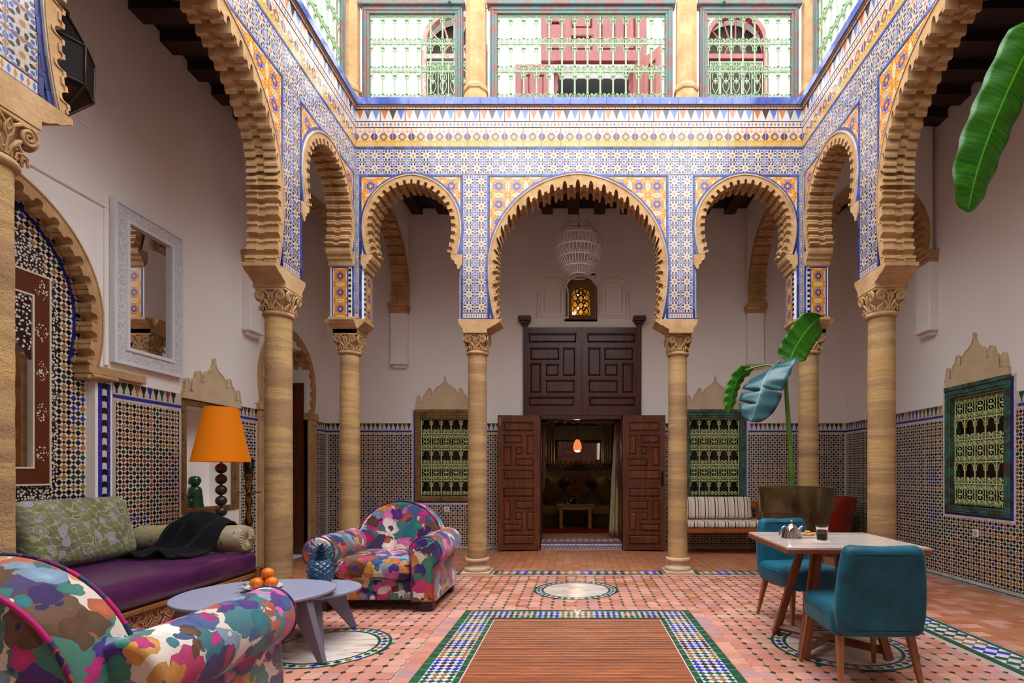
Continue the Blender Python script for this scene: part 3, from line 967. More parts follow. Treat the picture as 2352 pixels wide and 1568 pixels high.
# shallow raised fields on the plaster
mb = MB(MW_LEFT)
for (a, b, c, d, t_) in ((2.3, 4.42, 3.42, 3.46, .02), (4.38, 4.42, 2.1, 3.42, .02), (6.42, 6.50, 3.1, 4.9, .03)):
    mb.box(a, b, c, d, -.005, t_, b=.006)
for (a, b, c, d, t_) in ((3.4, 4.33, 3.99, 4.02, .014), (4.30, 4.33, 4.02, 5.0, .014), (3.4, 4.24, 4.08, 4.10, .01), (4.215, 4.24, 4.1, 5.0, .01)):
    mb.box(a, b, c, d, -.005, t_, b=.004)
mb.build('plaster_panel', M_PLASTER, WALL_L)
# pilasters that carry the cross arches
def console(M, u, z, wall_o, wd=.26, long=True):
    mb = MB(M)
    mb.box(u-wd/2, u+wd/2, z+.0, 3.72, -.005, .10, b=.006)
    mb.box(u-wd/2-.012, u+wd/2+.012, z-.03, z+.012, -.005, .115, b=.006)
    mb.box(u-wd/2+.03, u+wd/2-.03, z-.075, z-.03, -.005, .07, b=.01)
    mb.build('plaster_pilaster', M_PLASTER, wall_o)
    mb = MB(M)
    for k, (dz, dw) in enumerate(((3.70, .11), (3.745, .15), (3.79, .19))):
        mb.box(u-wd/2-.01-.01*k, u+wd/2+.01+.01*k, dz, dz+.047, -.005, dw, b=.008)
    mb.build('stone_impost', M_STONE, wall_o)
for u in (XL-.12-.06, XR+.12+.02): console(MW_BACK, u, 2.93, WALL_B)
console(MW_LEFT, 6.33, 2.92, WALL_L); console(MW_RIGHT, -6.33, 2.92, WALL_R)
def cross_arch(M, u0, u1, nm):
    """plaster wall over a lobed arch, spanning u0..u1 in its own plane, thickness centred on w=0"""
    um = (u0+u1)/2; R = (u1-u0)/2-.02
    C = arch_curve(um, 4.05, R, R*1.02, 3.82, 1.2, 22*18)
    mb = MB(M); P = offset(C, .02); n = len(P)//2
    mb.prism([(u0-.1, ZCEIL+.21), (P[n][0], ZCEIL+.21)] + [tuple(p) for p in P[:n+1]][::-1] + [(u0-.1, 3.82)], -.11, .11)
    mb.prism([(u1+.02, ZCEIL+.21), (P[n][0], ZCEIL+.21)] + [tuple(p) for p in P[n:]] + [(u1+.02, 3.82)], -.11, .11)
    wo = mb.build('wall_'+nm, M_PLASTER, kind='structure')
    mb = MB(M @ Matrix.Translation((0,0,.115))); stone_arch(mb, C, 22, 'small', w_front=.012, depth=.23)
    mb.build('stone_arch', M_STONE, wo)
MXL = Matrix(((0,0,1,XL-.14),(1,0,0,0),(0,1,0,0),(0,0,0,1))); MXR = Matrix(((0,0,1,XR+.13),(1,0,0,0),(0,1,0,0),(0,0,0,1)))
cross_arch(MXL, 6.44, WYB-.08, 'cross_back_left'); cross_arch(MXR, 6.44, WYB-.08, 'cross_back_right')
MYB = Matrix(((1,0,0,0),(0,0,-1,6.32),(0,1,0,0),(0,0,0,1)))
cross_arch(MYB, WXL+.08, XL-.25, 'cross_side_left'); cross_arch(MYB, XR+.25, WXR-.08, 'cross_side_right')

# ceilings with dark beams
M_CEIL = wood('dark_ceiling_wood', hexc('170b0a'), hexc('34201c'), .6, along='X', worldpos=True)
M_BEAM = wood('dark_beam_wood', hexc('1d0f0d'), hexc('40261f'), .55, along='Y', worldpos=True)
for nm, (x0, x1, y0, y1), ax, nb in (('ceiling_back', (WXL, WXR, YA+T-.02, WYB), 'Y', 20), ('ceiling_left', (WXL, XL-T+.02, WYF, YA+.1), 'X', 21),
                                    ('ceiling_right', (XR+T-.02, WXR, WYF, YA+.1), 'X', 21), ('ceiling_front', (WXL, WXR, WYF, .9), 'Y', 0)):
    mb = MB(); mb.box(x0, x1, y0, y1, ZCEIL+.10, ZCEIL+.2); c = mb.build(nm, M_CEIL, kind='structure')
    bm_ = MB(); 
    if ax == 'Y' and nb:
        bm_.box(-.085, .085, y0, y1, ZCEIL, ZCEIL+.11, b=.006); me = bm_.mesh('beam', M_BEAM)
        for i in range(nb): o = link('beam', me, c); o.location = (x0+(i+.5)*(x1-x0)/nb, 0, 0)
    elif nb:
        bm_.box(x0, x1, -.085, .085, ZCEIL, ZCEIL+.11, b=.006); me = bm_.mesh('beam', M_BEAM)
        for i in range(nb): o = link('beam', me, c); o.location = (0, y0+(i+.5)*(y1-y0)/nb, 0)
# slab edge over the arcades so that daylight comes down the courtyard only
mb = MB()
mb.box(WXL-.3, WXR+.3, YA+.02, WYB+.3, ZCEIL+.2, 5.5); mb.box(WXL-.3, XL-.02, WYF, YA+.02, ZCEIL+.2, 5.5); mb.box(XR+.02, WXR+.3, WYF, YA+.02, ZCEIL+.2, 5.5)
mb.box(WXL-.3, WXR+.3, WYF-.3, .87, ZCEIL+.2, 5.5); mb.box(XL, XR, .62, .87, 4.8, 5.5)
mb.build('floor_upper', M_PLASTER_UP, kind='structure')
# ------------------------------------------------------------------ floor
TERR = [tuple(q*.86 for q in hexc(c)) for c in ('dc9c86', 'd48e7a', 'e0a38e', 'd29284', 'd89682', 'cd8672', 'dfaa98', 'cf9690')]
TERR_O = [tuple(q*.78 for q in hexc(c)) for c in ('c98058', 'cf8860', 'c27850', 'd08e68', 'c88464', 'c47a5a')]
mb = MB(); mb.box(WXL-.1, WXR+.1, WYF-.1, WYB+.1, -.12, -.009); FLOOR = mb.build('floor', M_GROUTF, kind='structure')
rf = random.Random(11)
PIT = .108; X0, Y0 = .0, 5.0
MEDS = [(-1.73, 3.64, .43), (1.84, 3.64, .46), (0.0, 5.40, .43)]
DK = (-.677, .697, 1.2, 4.33)               # deck
BORD = (-.962, .985, .9, 4.60)              # outside of its mosaic border
CY = (-2.60, 2.62, .9, 6.13)                # octagon field of the courtyard
def octagon(s, c, h=.0):
    return [(s, -s+c), (s, s-c), (s-c, s), (-s+c, s), (-s, s-c), (-s, -s+c), (-s+c, -s), (s-c, -s)]
def piece(mb, poly, x, y, z=0.0, mi=0, col=None, th=.01, q=.003):
    n = len(poly); k = 1
    top = [(x+p[0]*(1-q/.05), y+p[1]*(1-q/.05), z) for p in poly]
    mid = [(x+p[0], y+p[1], z-.002) for p in poly]; lo = [(x+p[0], y+p[1], z-th) for p in poly]
    fs = [tuple(range(n))]
    for i in range(n):
        j = (i+1) % n
        fs.append((i, n+i, n+j, j)); fs.append((n+i, 2*n+i, 2*n+j, n+j))
    mb.add(top+mid+lo, fs, mi, None, col)
s_ = PIT/2-.0017; ch = .0195
OCT = octagon(s_, ch); DOT = [(.0165, 0), (0, .0165), (-.0165, 0), (0, -.0165)]
def in_any_med(x, y, pad=0.0):
    return any((x-m[0])**2+(y-m[1])**2 < (m[2]+pad)**2 for m in MEDS)
cells = []
i0, i1 = int((CY[0]-X0)/PIT)-1, int((CY[1]-X0)/PIT)+1; j0, j1 = int((CY[2]-Y0)/PIT)-1, int((CY[3]-Y0)/PIT)+1
EDGE = .108
for i in range(i0, i1+1):
    for j in range(j0, j1+1):
        x, y = X0+(i+.5)*PIT, Y0+(j+.5)*PIT
        if not (CY[0] < x < CY[1] and CY[2] < y < CY[3]): continue
        if BORD[0]-EDGE-.03 < x < BORD[1]+EDGE+.03 and y < BORD[3]+.05: continue
        if in_any_med(x, y, -.03): continue
        cells.append((x, y))
def view_key(p):
    # how large the tile shows; those outside the frame come last
    px = VX+F_PX*p[0]/max(p[1], .1); py = VY+F_PX*EYE/max(p[1], .1)
    seen = -40 < px < 2400 and py < 1600
    return (0 if seen else 1, p[1])
cells.sort(key=view_key)
tri_proto = {}
def floor_tile(col):
    if col not in tri_proto:
        b = MB(); piece(b, OCT, 0, 0, col=col); tri_proto[col] = b.mesh('floor_tile', M_TERRA)
    return tri_proto[col]
rest = MB()
for k, (x, y) in enumerate(cells):
    mixf = min(1, max(0, (y-4.6)/2.0))*.5 if True else 0
    c = rf.choice(TERR) if rf.random() > mixf else rf.choice(TERR_O)
    z = rf.uniform(-.0015, .0005)
    if k < 290:
        o = link('floor_tile', floor_tile(c), FLOOR); o.location = (x, y, z)
    else: piece(rest, OCT, x, y, z, col=tuple(q*rf.uniform(.93, 1.06) for q in c))
rest.build('floor_tiling', M_TERRA, FLOOR, kind='stuff')
dots = MB()
for i in range(i0, i1+2):
    for j in range(j0, j1+2):
        x, y = X0+i*PIT, Y0+j*PIT
        if not (CY[0]-.01 < x < CY[1]+.01 and CY[2] < y < CY[3]+.01): continue
        if BORD[0]-EDGE-.04 < x < BORD[1]+EDGE+.04 and y < BORD[3]+.07: continue
        if in_any_med(x, y, -.0): continue
        g = rf.choice((PAL['green'], hexc('1c5a3c'), hexc('184a34'), hexc('2a7a5c') if rf.random() < .25 else PAL['green']))
        piece(dots, DOT, x, y, rf.uniform(-.001, .0015), col=g)
dots.build('green_cabochon', M_ZELL, FLOOR, kind='stuff')
# plain terracotta course around the deck border, and the square tiles of the galleries
gal = MB(); sq = lambda w_, h_: [(-w_/2, -h_/2), (w_/2, -h_/2), (w_/2, h_/2), (-w_/2, h_/2)]
y = BORD[3]-EDGE/2+EDGE
n = 0
for side_x in (BORD[0]-EDGE/2, BORD[1]+EDGE/2):
    yy = BORD[3]+EDGE/2
    while yy > 1.3:
        c = rf.choice(TERR) if rf.random() > .2 else hexc('b48a92')
        b = MB(); piece(b, sq(EDGE-.004, EDGE-.004), side_x, yy, rf.uniform(-.001, .0005), col=c)
        b.build('course_tile', M_TERRA, FLOOR); yy -= EDGE
nx = int((BORD[1]-BORD[0])/EDGE); wx = (BORD[1]-BORD[0])/nx
for i in range(nx):
    b = MB(); piece(b, sq(wx-.004, EDGE-.004), BORD[0]+(i+.5)*wx, BORD[3]+EDGE/2, rf.uniform(-.001, .0005), col=rf.choice(TERR)); b.build('course_tile', M_TERRA, FLOOR)
def field(x0, x1, y0, y1, wx, wy, pal, along='x'):
    r = 0
    ny = max(1, round((y1-y0)/wy)); hy = (y1-y0)/ny
    for r in range(ny):
        off = (r % 2)*wx/2*0
        x = x0-off
        while x < x1-.01:
            a, b_ = max(x, x0), min(x+wx, x1)
            if b_-a > .012:
                c = rf.choice(pal); c = tuple(q*rf.uniform(.92, 1.06) for q in c)
                piece(gal, sq(b_-a-.003, hy-.003), (a+b_)/2, y0+(r+.5)*hy, rf.uniform(-.001, .0005), col=c)
            x += wx
field(WXL, WXR, 6.47, WYB-.09, .105, .105, TERR_O)
field(XR+.30, WXR-.09, -.2, 6.47, .105, .105, TERR_O+TERR[:3])
field(WXL+.09, XL-.24, -.2, 6.47, .105, .105, TERR_O)
field(CY[0], CY[1], 6.13, 6.19, .105, .06, TERR)
field(XL-.25, XR+.31, -.2, .9, .105, .105, TERR)
gal.build('gallery_tiling', M_TERRA, FLOOR, kind='stuff')

# mosaic strips: green edge bricks and rows of coloured lozenges on white
DIAM = [PAL['black'], PAL['blue'], PAL['ochre'], PAL['green']]
DCOL = [hexc('3a2a2e'), hexc('2a3cb0'), hexc('a8742c'), hexc('1f5a3e')]
WHITE = hexc('d8d4dc'); GREEN = hexc('17583a')
def lozenge(p): return [(p/2, 0), (0, p/2), (-p/2, 0), (0, -p/2)]
dproto = {}
def dmesh(ci, p):
    if (ci, p) not in dproto:
        b = MB(); piece(b, lozenge(p*.97), 0, 0, col=DCOL[ci], th=.008); dproto[(ci, p)] = b.mesh('mosaic_tile', M_ZELL)
    return dproto[(ci, p)]
n_moz = [0]
def mosaic(mb, x0, x1, y0, y1, nacross, axis, colour, parts=False, wedge=.0):
    """lozenges in a white ground; axis is the long direction"""
    wd = (x1-x0) if axis == 'y' else (y1-y0); L = (y1-y0) if axis == 'y' else (x1-x0)
    p = wd/nacross; nl = max(1, round(L/p)); pl = L/nl
    for i in range(nacross):
        for j in range(nl):
            a, b = (i+.5)*p, (j+.5)*pl
            x, y = (x0+a, y1-b) if axis == 'y' else (x0+b, y0+a)
            ci = colour(i, j, nl)
            if parts and n_moz[0] < 300 and 2.9 < y < 4.7:
                o = link('mosaic_tile', dmesh(ci, round(p, 4)), FLOOR); o.location = (x, y, rf.uniform(0, .0012)); n_moz[0] += 1
            else: piece(mb, lozenge(p*.97), x, y, rf.uniform(0, .0012), col=DCOL[ci], th=.008)
    # white ground pieces: the lozenges between
    for i in range(nacross+1):
        for j in range(nl+1):
            a, b = i*p, j*pl
            x, y = (x0+a, y1-b) if axis == 'y' else (x0+b, y0+a)
            poly = [(max(x0, min(x1, x+q[0]))-x, max(y0, min(y1, y+q[1]))-y) for q in lozenge(p*.97)]
            piece(mb, poly, x, y, rf.uniform(-.0008, .0004), col=WHITE, th=.008)
def bricks(mb, x0, x1, y0, y1, step, axis):
    L = (y1-y0) if axis == 'y' else (x1-x0); n = max(1, round(L/step)); d = L/n
    for i in range(n):
        c = tuple(q*rf.uniform(.75, 1.35) for q in GREEN)
        if axis == 'y': piece(mb, sq(x1-x0-.003, d-.003), (x0+x1)/2, y0+(i+.5)*d, rf.uniform(-.0005, .001), col=c)
        else: piece(mb, sq(d-.003, y1-y0-.003), x0+(i+.5)*d, (y0+y1)/2, rf.uniform(-.0005, .001), col=c)
moz = MB()
def ring_col(i, j, nl):
    # squares of four by four lozenges whose rims and hearts change colour down the strip
    k = j//4; r = j % 4; rim = [0, 3, 1, 2, 0, 2, 1, 3][k % 8]; heart = [1, 2, 0, 3, 1, 3, 0, 2][k % 8]
    return heart if (1 <= i <= 2 and 1 <= r <= 2) else rim
g1, g2 = .056, .046
bx0, bx1, by1 = BORD[0], BORD[1], BORD[3]
bricks(moz, bx0, bx0+g1, 1.3, by1, .10, 'y'); bricks(moz, bx1-g1, bx1, 1.3, by1, .10, 'y'); bricks(moz, bx0+g1, bx1-g1, by1-.05, by1, .10, 'x')
ix0, ix1, iy1 = DK[0]-.035, DK[1]+.035, DK[3]+.03
bricks(moz, ix0, DK[0], 1.3, iy1, .10, 'y'); bricks(moz, DK[1], ix1, 1.3, iy1, .10, 'y'); bricks(moz, DK[0], DK[1], DK[3], iy1, .10, 'x')
mosaic(moz, bx0+g1, ix0, 1.5, by1-.05, 4, 'y', ring_col, True)
mosaic(moz, ix1, bx1-g1, 1.5, by1-.05, 4, 'y', ring_col, True)
mosaic(moz, ix0, ix1, iy1, by1-.05, 4, 'x', lambda i, j, n: ring_col(i, min(j, n-1-j), n), True)
# strips between the column plinths
def pair_col(i, j, nl): return [2, 1, 3, 0][(j//2) % 4]
def strip_x(x0, x1, y0, y1):
    e = .035
    bricks(moz, x0, x1, y0, y0+e, .10, 'x'); bricks(moz, x0, x1, y1-e, y1, .10, 'x'); bricks(moz, x0, x0+.05, y0+e, y1-e, .2, 'y'); bricks(moz, x1-.05, x1, y0+e, y1-e, .2, 'y')
    mosaic(moz, x0+.05, x1-.05, y0+e, y1-e, 2, 'x', pair_col)
def strip_y(x0, x1, y0, y1):
    e = .045
    bricks(moz, x0, x0+e, y0, y1, .10, 'y'); bricks(moz, x1-e, x1, y0, y1, .10, 'y')
    mosaic(moz, x0+e, x1-e, y0, y1, 2, 'y', pair_col)
cb = COLS_B
for a, b in ((cb[0]+.2, cb[1]-.19), (cb[1]+.20, cb[2]-.19), (cb[2]+.20, cb[3]-.2)): strip_x(a, b, 6.20, 6.46)
for xc in (XL-.12, XR+.13):
    for a, b in ((.9, 2.19), (2.58, 4.61), (4.99, 6.16)): strip_y(xc-.14, xc+.14, a, b)
# narrow strip along the foot of the gallery walls
def foot(x0, x1, y0, y1, axis):
    if axis == 'y':
        bricks(moz, x0, x0+.02, y0, y1, .12, 'y'); bricks(moz, x1-.02, x1, y0, y1, .12, 'y'); mosaic(moz, x0+.02, x1-.02, y0, y1, 1, 'y', lambda i, j, n: [2, 3, 0, 1][j % 4])
    else:
        bricks(moz, x0, x1, y0, y0+.02, .12, 'x'); bricks(moz, x0, x1, y1-.02, y1, .12, 'x'); mosaic(moz, x0, x1, y0+.02, y1-.02, 1, 'x', lambda i, j, n: [2, 3, 0, 1][j % 4])
foot(WXR-.09, WXR, -.2, WYB-.09, 'y'); foot(WXL, WXL+.09, 4.4, WYB-.09, 'y'); foot(WXL, WXR, WYB-.09, WYB, 'x')
moz.build('floor_mosaic', M_ZELL, FLOOR, kind='stuff')

# marble medallions
m = Mat('veined_marble', .25, .5, 0, (.8,.75,.7), .2)
p = m.pos(); x_, y_, z_ = m.xyz(p)
f = m.noise(m.scaled(p, (1.2, 5, 1)), 2.2, 6, .62, 1.2)
m.col(m.ramp(f, [(.36, hexc('b58f7c')), (.46, hexc('d9c8ba')), (.6, hexc('e6dcd4')), (.75, hexc('dccbbd'))]))
M_MARBLE = m.m
def medallion(cx, cy_, r):
    root = empty('trim_medallion', (cx, cy_, 0), kind='structure')
    b = MB(); b.lathe([(r*.775, -.01), (r*.775, -.001), (r*.77, .001), (.0001, .001)], 64, smooth=False); b.build('marble_disc', M_MARBLE, root)
    b = MB(); n = 36
    def sector(r0, r1, a0, a1, col, z=.0015):
        s = [(r0*cos(a0), r0*sin(a0)), (r1*cos(a0), r1*sin(a0)), (r1*cos(a1), r1*sin(a1)), (r0*cos(a1), r0*sin(a1))]
        b.add([(q[0], q[1], z) for q in s]+[(q[0], q[1], -.01) for q in s], [(0,1,2,3),(0,4,5,1),(1,5,6,2),(2,6,7,3),(3,7,4,0)], 0, None, col)
    for i in range(n):
        a0, a1 = 2*pi*i/n, 2*pi*(i+.96)/n; am = (a0+a1)/2
        sector(r*.785, r*.825, a0, a1, GREEN); sector(r*.955, r, a0, a1, GREEN)
        sector(r*.828, r*.952, a0, a0+2*pi/n, WHITE, .0008)
        rm = r*.89; hr = r*.06; ha = 2*pi/n*.42
        q = [(rm-hr, am), (rm, am+ha), (rm+hr, am), (rm, am-ha)]
        b.add([(k[0]*cos(k[1]), k[0]*sin(k[1]), .0025) for k in q], [(0,3,2,1)], 0, None, DCOL[[1,3,0,2][i % 4]])
    b.build('mosaic_ring', M_ZELL, root, kind='stuff')
for md in MEDS: medallion(*md)

# slatted wooden deck
M_DECK = wood('deck_wood', hexc('6e321a'), hexc('bc6a38'), .4, along='X', coat=.0, rand=.35, worldpos=True)
DECK = thing('deck', 'slatted reddish wooden deck panel in the middle of the floor', 'deck', (0, 0, 0))
sl = MB(); sl.box(DK[0]+.008, DK[1]-.008, -.0208, .0208, -.02, .0, b=.004); me = sl.mesh('slat', M_DECK)
y = DK[3]-.03
while y > 1.6:
    o = link('slat', me, DECK); o.location = (0, y, .0); y -= .0515
bb_ = MB(); bb_.box(DK[0], DK[1], 1.5, DK[3], -.0088, -.0055); bb_.build('underlay', simple('pale_joint', hexc('dcbcb8'), .8), DECK)
# ------------------------------------------------------------------ zellige dado
def in_holes(u, v, holes, pad=0.0):
    return any(h[0]-pad < u < h[1]+pad and h[2]-pad < v < h[3]+pad for h in holes)
AMPH = [(-.029,1.0),(.029,1.0),(.029,.84),(.022,.66),(.007,.36),(.007,.22),(.011,.18),(.007,.12),(0,.06),(-.007,.12),(-.011,.18),(-.007,.22),(-.007,.36),(-.022,.66),(-.029,.84)]
def slab(mb, poly, w0, w1, col, mi=0):
    n = len(poly)
    mb.add([(p[0], p[1], w1) for p in poly]+[(p[0], p[1], w0) for p in poly],
           [tuple(range(n))]+[(i, n+i, n+(i+1)%n, (i+1)%n) for i in range(n)], mi, None, col)
def zellige(mb, u0, u1, v0, v1, holes=(), a=.0372, seed=0, clip=None):
    r = random.Random(seed)
    nu = int((u1-u0)/a)+1; nv = int((v1-v0)/a)+1; a_u = (u1-u0)/max(1, nu-1); 
    big, sml = .63*a, .37*a; g = .0013
    blk = {}
    def colr(i, j):
        if i % 2 or j % 2: return PAL['black']
        p, q = i//2, j//2; P, Q = p//6, q//6; pp, qq = p % 6, q % 6
        if (P, Q) not in blk: blk[(P, Q)] = (r.choice(('ochre','ochre','green','brown')), r.choice(('blue','ochre','blue','green')), r.choice(('ochre','blue','black')))
        c = blk[(P, Q)]
        if pp == 0 or qq == 0: return PAL[r.choice(('green','green','green','ochre','black'))] if (pp+qq) % 5 else PAL['green']
        if pp in (1, 5) or qq in (1, 5): return PAL[c[0]]
        if pp == 3 and qq == 3: return PAL[c[2]]
        return PAL[c[1]]
    def shade(c, k=.12): f = 1+r.uniform(-k, k); return (c[0]*f, c[1]*f, c[2]*f)
    for i in range(nu):
        for j in range(nv):
            u, v = u0+i*a, v0+j*a
            if u > u1+.001 or v > v1+.001: continue
            ok = not in_holes(u, v, holes, -.004) and (clip is None or clip(u, v))
            if ok:
                if (i+j) % 2 == 0: h = big-g; c = shade(colr(i, j))
                else:
                    h = sml-g; c = PAL['black']
                    if r.random() < .12: c = PAL[r.choice(('green','ochre','blue','brown'))]
                cl = lambda x, y: (max(u0, min(u1, x)), max(v0, min(v1, y)))
                slab(mb, [cl(u+h, v), cl(u, v+h), cl(u-h, v), cl(u, v-h)], -.006, .0+r.uniform(0, .001), c)
            uc, vc = u+a/2, v+a/2
            if uc < u1 and vc < v1 and not in_holes(uc, vc, holes, .004) and (clip is None or clip(uc, vc)):
                # white bar between two diagonal neighbours of the large kind
                L = sqrt(2)*(big)/2-g; W = sqrt(2)*sml/2-g; k = sqrt(.5)
                d = (k, -k) if (i+j) % 2 == 0 else (k, k); e = (-d[1], d[0])
                pts = [(uc+d[0]*L*s1+e[0]*W*s2, vc+d[1]*L*s1+e[1]*W*s2) for s1, s2 in ((1,1),(-1,1),(-1,-1),(1,-1))]
                slab(mb, pts, -.006, r.uniform(-.0004, .0006), shade(hexc('dfd3c6'), .08))
def frame_strip(mb, h, k0, k1, col, n=.075, seed=0):
    """pieces around a rectangle h, between distances k0 and k1 outside it"""
    r = random.Random(seed)
    u0, u1, v0, v1 = h
    def run(ax, a0, a1, b0, b1):
        m = max(1, round((a1-a0)/n)); d = (a1-a0)/m
        for i in range(m):
            p, q = a0+i*d+.001, a0+(i+1)*d-.001
            f = r.uniform(.75, 1.35); c = tuple(x*f for x in col) if col is not None and max(col) < .5 else col
            slab(mb, [(p,b0),(q,b0),(q,b1),(p,b1)] if ax == 'u' else [(b0,p),(b1,p),(b1,q),(b0,q)], -.006, .002+r.uniform(0,.001), c)
    run('u', u0-k1, u1+k1, v1+k0, v1+k1); run('u', u0-k1, u1+k1, v0-k1, v0-k0)
    run('v', v0-k0, v1+k0, u0-k1, u0-k0); run('v', v0-k0, v1+k0, u1+k0, u1+k1)
def dado(M, parent, panels, holes, wholes, seed):
    """panels: (u0,u1) fields; holes: openings; wholes: windows with blue and white border strips"""
    mb = MB(M @ Matrix.Translation((0,0,.006))); r = random.Random(seed)
    bk = MB(M); 
    for (u0, u1) in panels:
        hl = list(holes) + [(h[0]-.105, h[1]+.105, h[2]-.105, h[3]+.105) for h in wholes]
        us = [(u0, u1)]
        zellige(mb, u0+.03, u1-.03, .045, 1.815, hl, seed=seed+int(abs(u0)*10))
        for (va, vb, c, st) in ((.008, .04, hexc('d6cabc'), .10), (1.822, 1.842, hexc('d6cabc'), .10), (1.846, 1.872, PAL['blue'], .09)):
            u = u0
            while u < u1-.01:
                e = min(u+st, u1)
                if not in_holes((u+e)/2, (va+vb)/2, hl): 
                    f = r.uniform(.8, 1.3) if c is PAL['blue'] else r.uniform(.94, 1.04)
                    slab(mb, [(u+.001,va),(e-.001,va),(e-.001,vb),(u+.001,vb)], -.006, .002, tuple(x*f for x in c))
                u = e
        slab(mb, [(u0,1.876),(u1,1.876),(u1,1.99),(u0,1.99)], -.006, -.001, hexc('d9cec2')) if not any(h[3] > 1.9 and u0 < h[0] and h[1] < u1 for h in hl) else [
            slab(mb, [(a,1.876),(b,1.876),(b,1.99),(a,1.99)], -.006, -.001, hexc('d9cec2')) for a, b in _gaps(u0, u1, [h for h in hl if h[3] > 1.9])]
        u = u0+.035; k = 0; cyc = ['black','green','black','ochre','black','blue','black','green','brown']
        while u < u1-.03:
            if not in_holes(u, 1.93, hl, .03):
                slab(mb, [(u+p[0], 1.878+p[1]*.108) for p in AMPH], -.004, .001, PAL[cyc[k % len(cyc)]])
            u += .0705; k += 1
        for uu in (u0+.008, u1-.026):
            if not in_holes(uu, 1.0, hl): slab(mb, [(uu,.04),(uu+.018,.04),(uu+.018,1.82),(uu,1.82)], -.006, .001, hexc('d6cabc'))
        for a, b in _gaps(u0, u1, hl, full=True): bk.box(a, b, 0, 1.992, -.02, .002)
        for h in hl:
            if h[0] > u0 and h[1] < u1:
                if h[2] > .05: bk.box(h[0], h[1], 0, h[2], -.02, .002)
    for h in wholes:
        frame_strip(mb, h, .072, .10, PAL['blue'], .06, seed); frame_strip(mb, h, .101, .125, hexc('d9cfc4'), .06, seed)
    bk.build('grout_bed', M_GROUT, parent)
    mb.build('zellige', M_ZELL, parent, kind='stuff')
def _gaps(u0, u1, hl, full=False):
    cuts = sorted((h[0], h[1]) for h in hl if h[1] > u0 and h[0] < u1); out = []; u = u0
    for a, b in cuts:
        if a > u: out.append((u, a))
        u = max(u, b)
    if u < u1: out.append((u, u1))
    return out
dado(MW_BACK, WALL_B, [(WXL, WXR)], [(-.86, 1.02, 0, 2.2)], WIN_B, 1)
dado(MW_RIGHT, WALL_R, [(-WYB, -4.3)], [], [WIN_R], 2)
dado(MW_LEFT, WALL_L, [(4.47, 5.24)], [], [], 3)
dado(MW_LEFT, WALL_L, [(6.15, 6.50)], [], [], 4)
dado(MW_LEFT, WALL_L, [(7.95, WYB)], [], [], 5)

# left recess with its horseshoe arch
C = arch_curve(3.45, 2.43, .87, .90, 2.06, 1.5, 22*20)
mb = MB(MW_LEFT); P = offset(C, .025); n = len(P)//2
mb.prism([(2.60, 3.34), (P[n][0], 3.34)] + [tuple(p) for p in P[:n+1]][::-1] + [(2.60, 2.06)], -.079, .004)
mb.prism([(4.32, 3.34), (P[n][0], 3.34)] + [tuple(p) for p in P[n:]] + [(4.32, 2.06)], -.079, .004)
mb.build('plaster_spandrel', M_PLASTER, WALL_L)
mb = MB(MW_LEFT); stone_arch(mb, C, 22, 'small', w_front=.06, depth=.08)
mb.box(4.20, 4.76, 2.0, 2.075, -.1, .06, b=.008); mb.box(4.20, 4.42, 1.955, 2.0, -.1, .05, b=.012)
mb.tube([(4.22, 1.985, .055), (4.45, 1.985, .055)], .02, 8)
mb.build('stone_arch', M_STONE, WALL_L)
mb = MB(MW_LEFT @ Matrix.Translation((0,0,-.072)))
zellige(mb, 2.62, 4.30, .06, 3.25, (), seed=9, a=.0395)
Q = offset(C, .115); idx = np.linspace(0, len(Q)-1, 46).astype(int)
for i in range(len(idx)-1):
    a, b = Vector(Q[idx[i]]), Vector(Q[idx[i+1]]); nn = Vector((-(b-a).y, (b-a).x)).normalized()*.014
    slab(mb, [tuple(a-nn), tuple(b-nn), tuple(b+nn), tuple(a+nn)], -.006, .006, tuple(x*.5 for x in PAL['blue']))
mb.build('zellige', M_ZELL, WALL_L, kind='stuff')
mb = MB(MW_LEFT @ Matrix.Translation((0,0,.006)))
for k, (a, b) in enumerate(((4.335,4.365),(4.368,4.41),(4.413,4.443))):
    nn_ = 38
    for i in range(nn_):
        v0, v1 = 1.95*i/nn_, 1.95*(i+1)/nn_-.002
        c = PAL['blue'] if k != 1 else (PAL['black'] if i % 2 else hexc('d9cfc4'))
        if k == 1 and i % 2:
            am = (a+b)/2; slab(mb, [(a,v0),(am,v0+.012),(b,v0),(b,v1-.008),(am,v1+.006),(a,v1-.008)], -.006, .002, c)
        else: slab(mb, [(a,v0),(b,v0),(b,v1),(a,v1)], -.006, .001, tuple(x*random.uniform(.7,1.3) for x in c) if k != 1 else c)
mb.build('zellige', M_ZELL, WALL_L, kind='stuff')

# ------------------------------------------------------------------ carved pediments
HALF = [(0,0),(0,.16),(.02,.20),(.026,.31),(.034,.42),(.052,.49),(.068,.47),(.082,.40),(.086,.215),(.125,.215),(.13,.34),(.138,.43),(.155,.50),(.168,.53),(.19,.54),
        (.196,.62),(.212,.70),(.235,.735),(.255,.715),(.268,.66),(.272,.48),(.30,.48),(.306,.56),(.318,.66),(.335,.70),(.36,.76),(.40,.795),(.44,.85),(.47,.92),(.488,1.0),(.494,1.12),(.5,1.16)]
def pediment(M, u0, u1, v0, h, parent, mat):
    W = u1-u0
    L_ = [(u0+p[0]*W, v0+p[1]*h) for p in HALF]; R_ = [(u1-p[0]*W, v0+p[1]*h) for p in HALF[:-1]][::-1]
    mb = MB(M); mb.prism(L_+R_, -.01, .035)
    out = L_+R_; mb.tube([(p[0], p[1], .036) for p in out[1:-1]], .009, 5, smooth=False)
    o = mb.build('pediment', mat, parent); return o

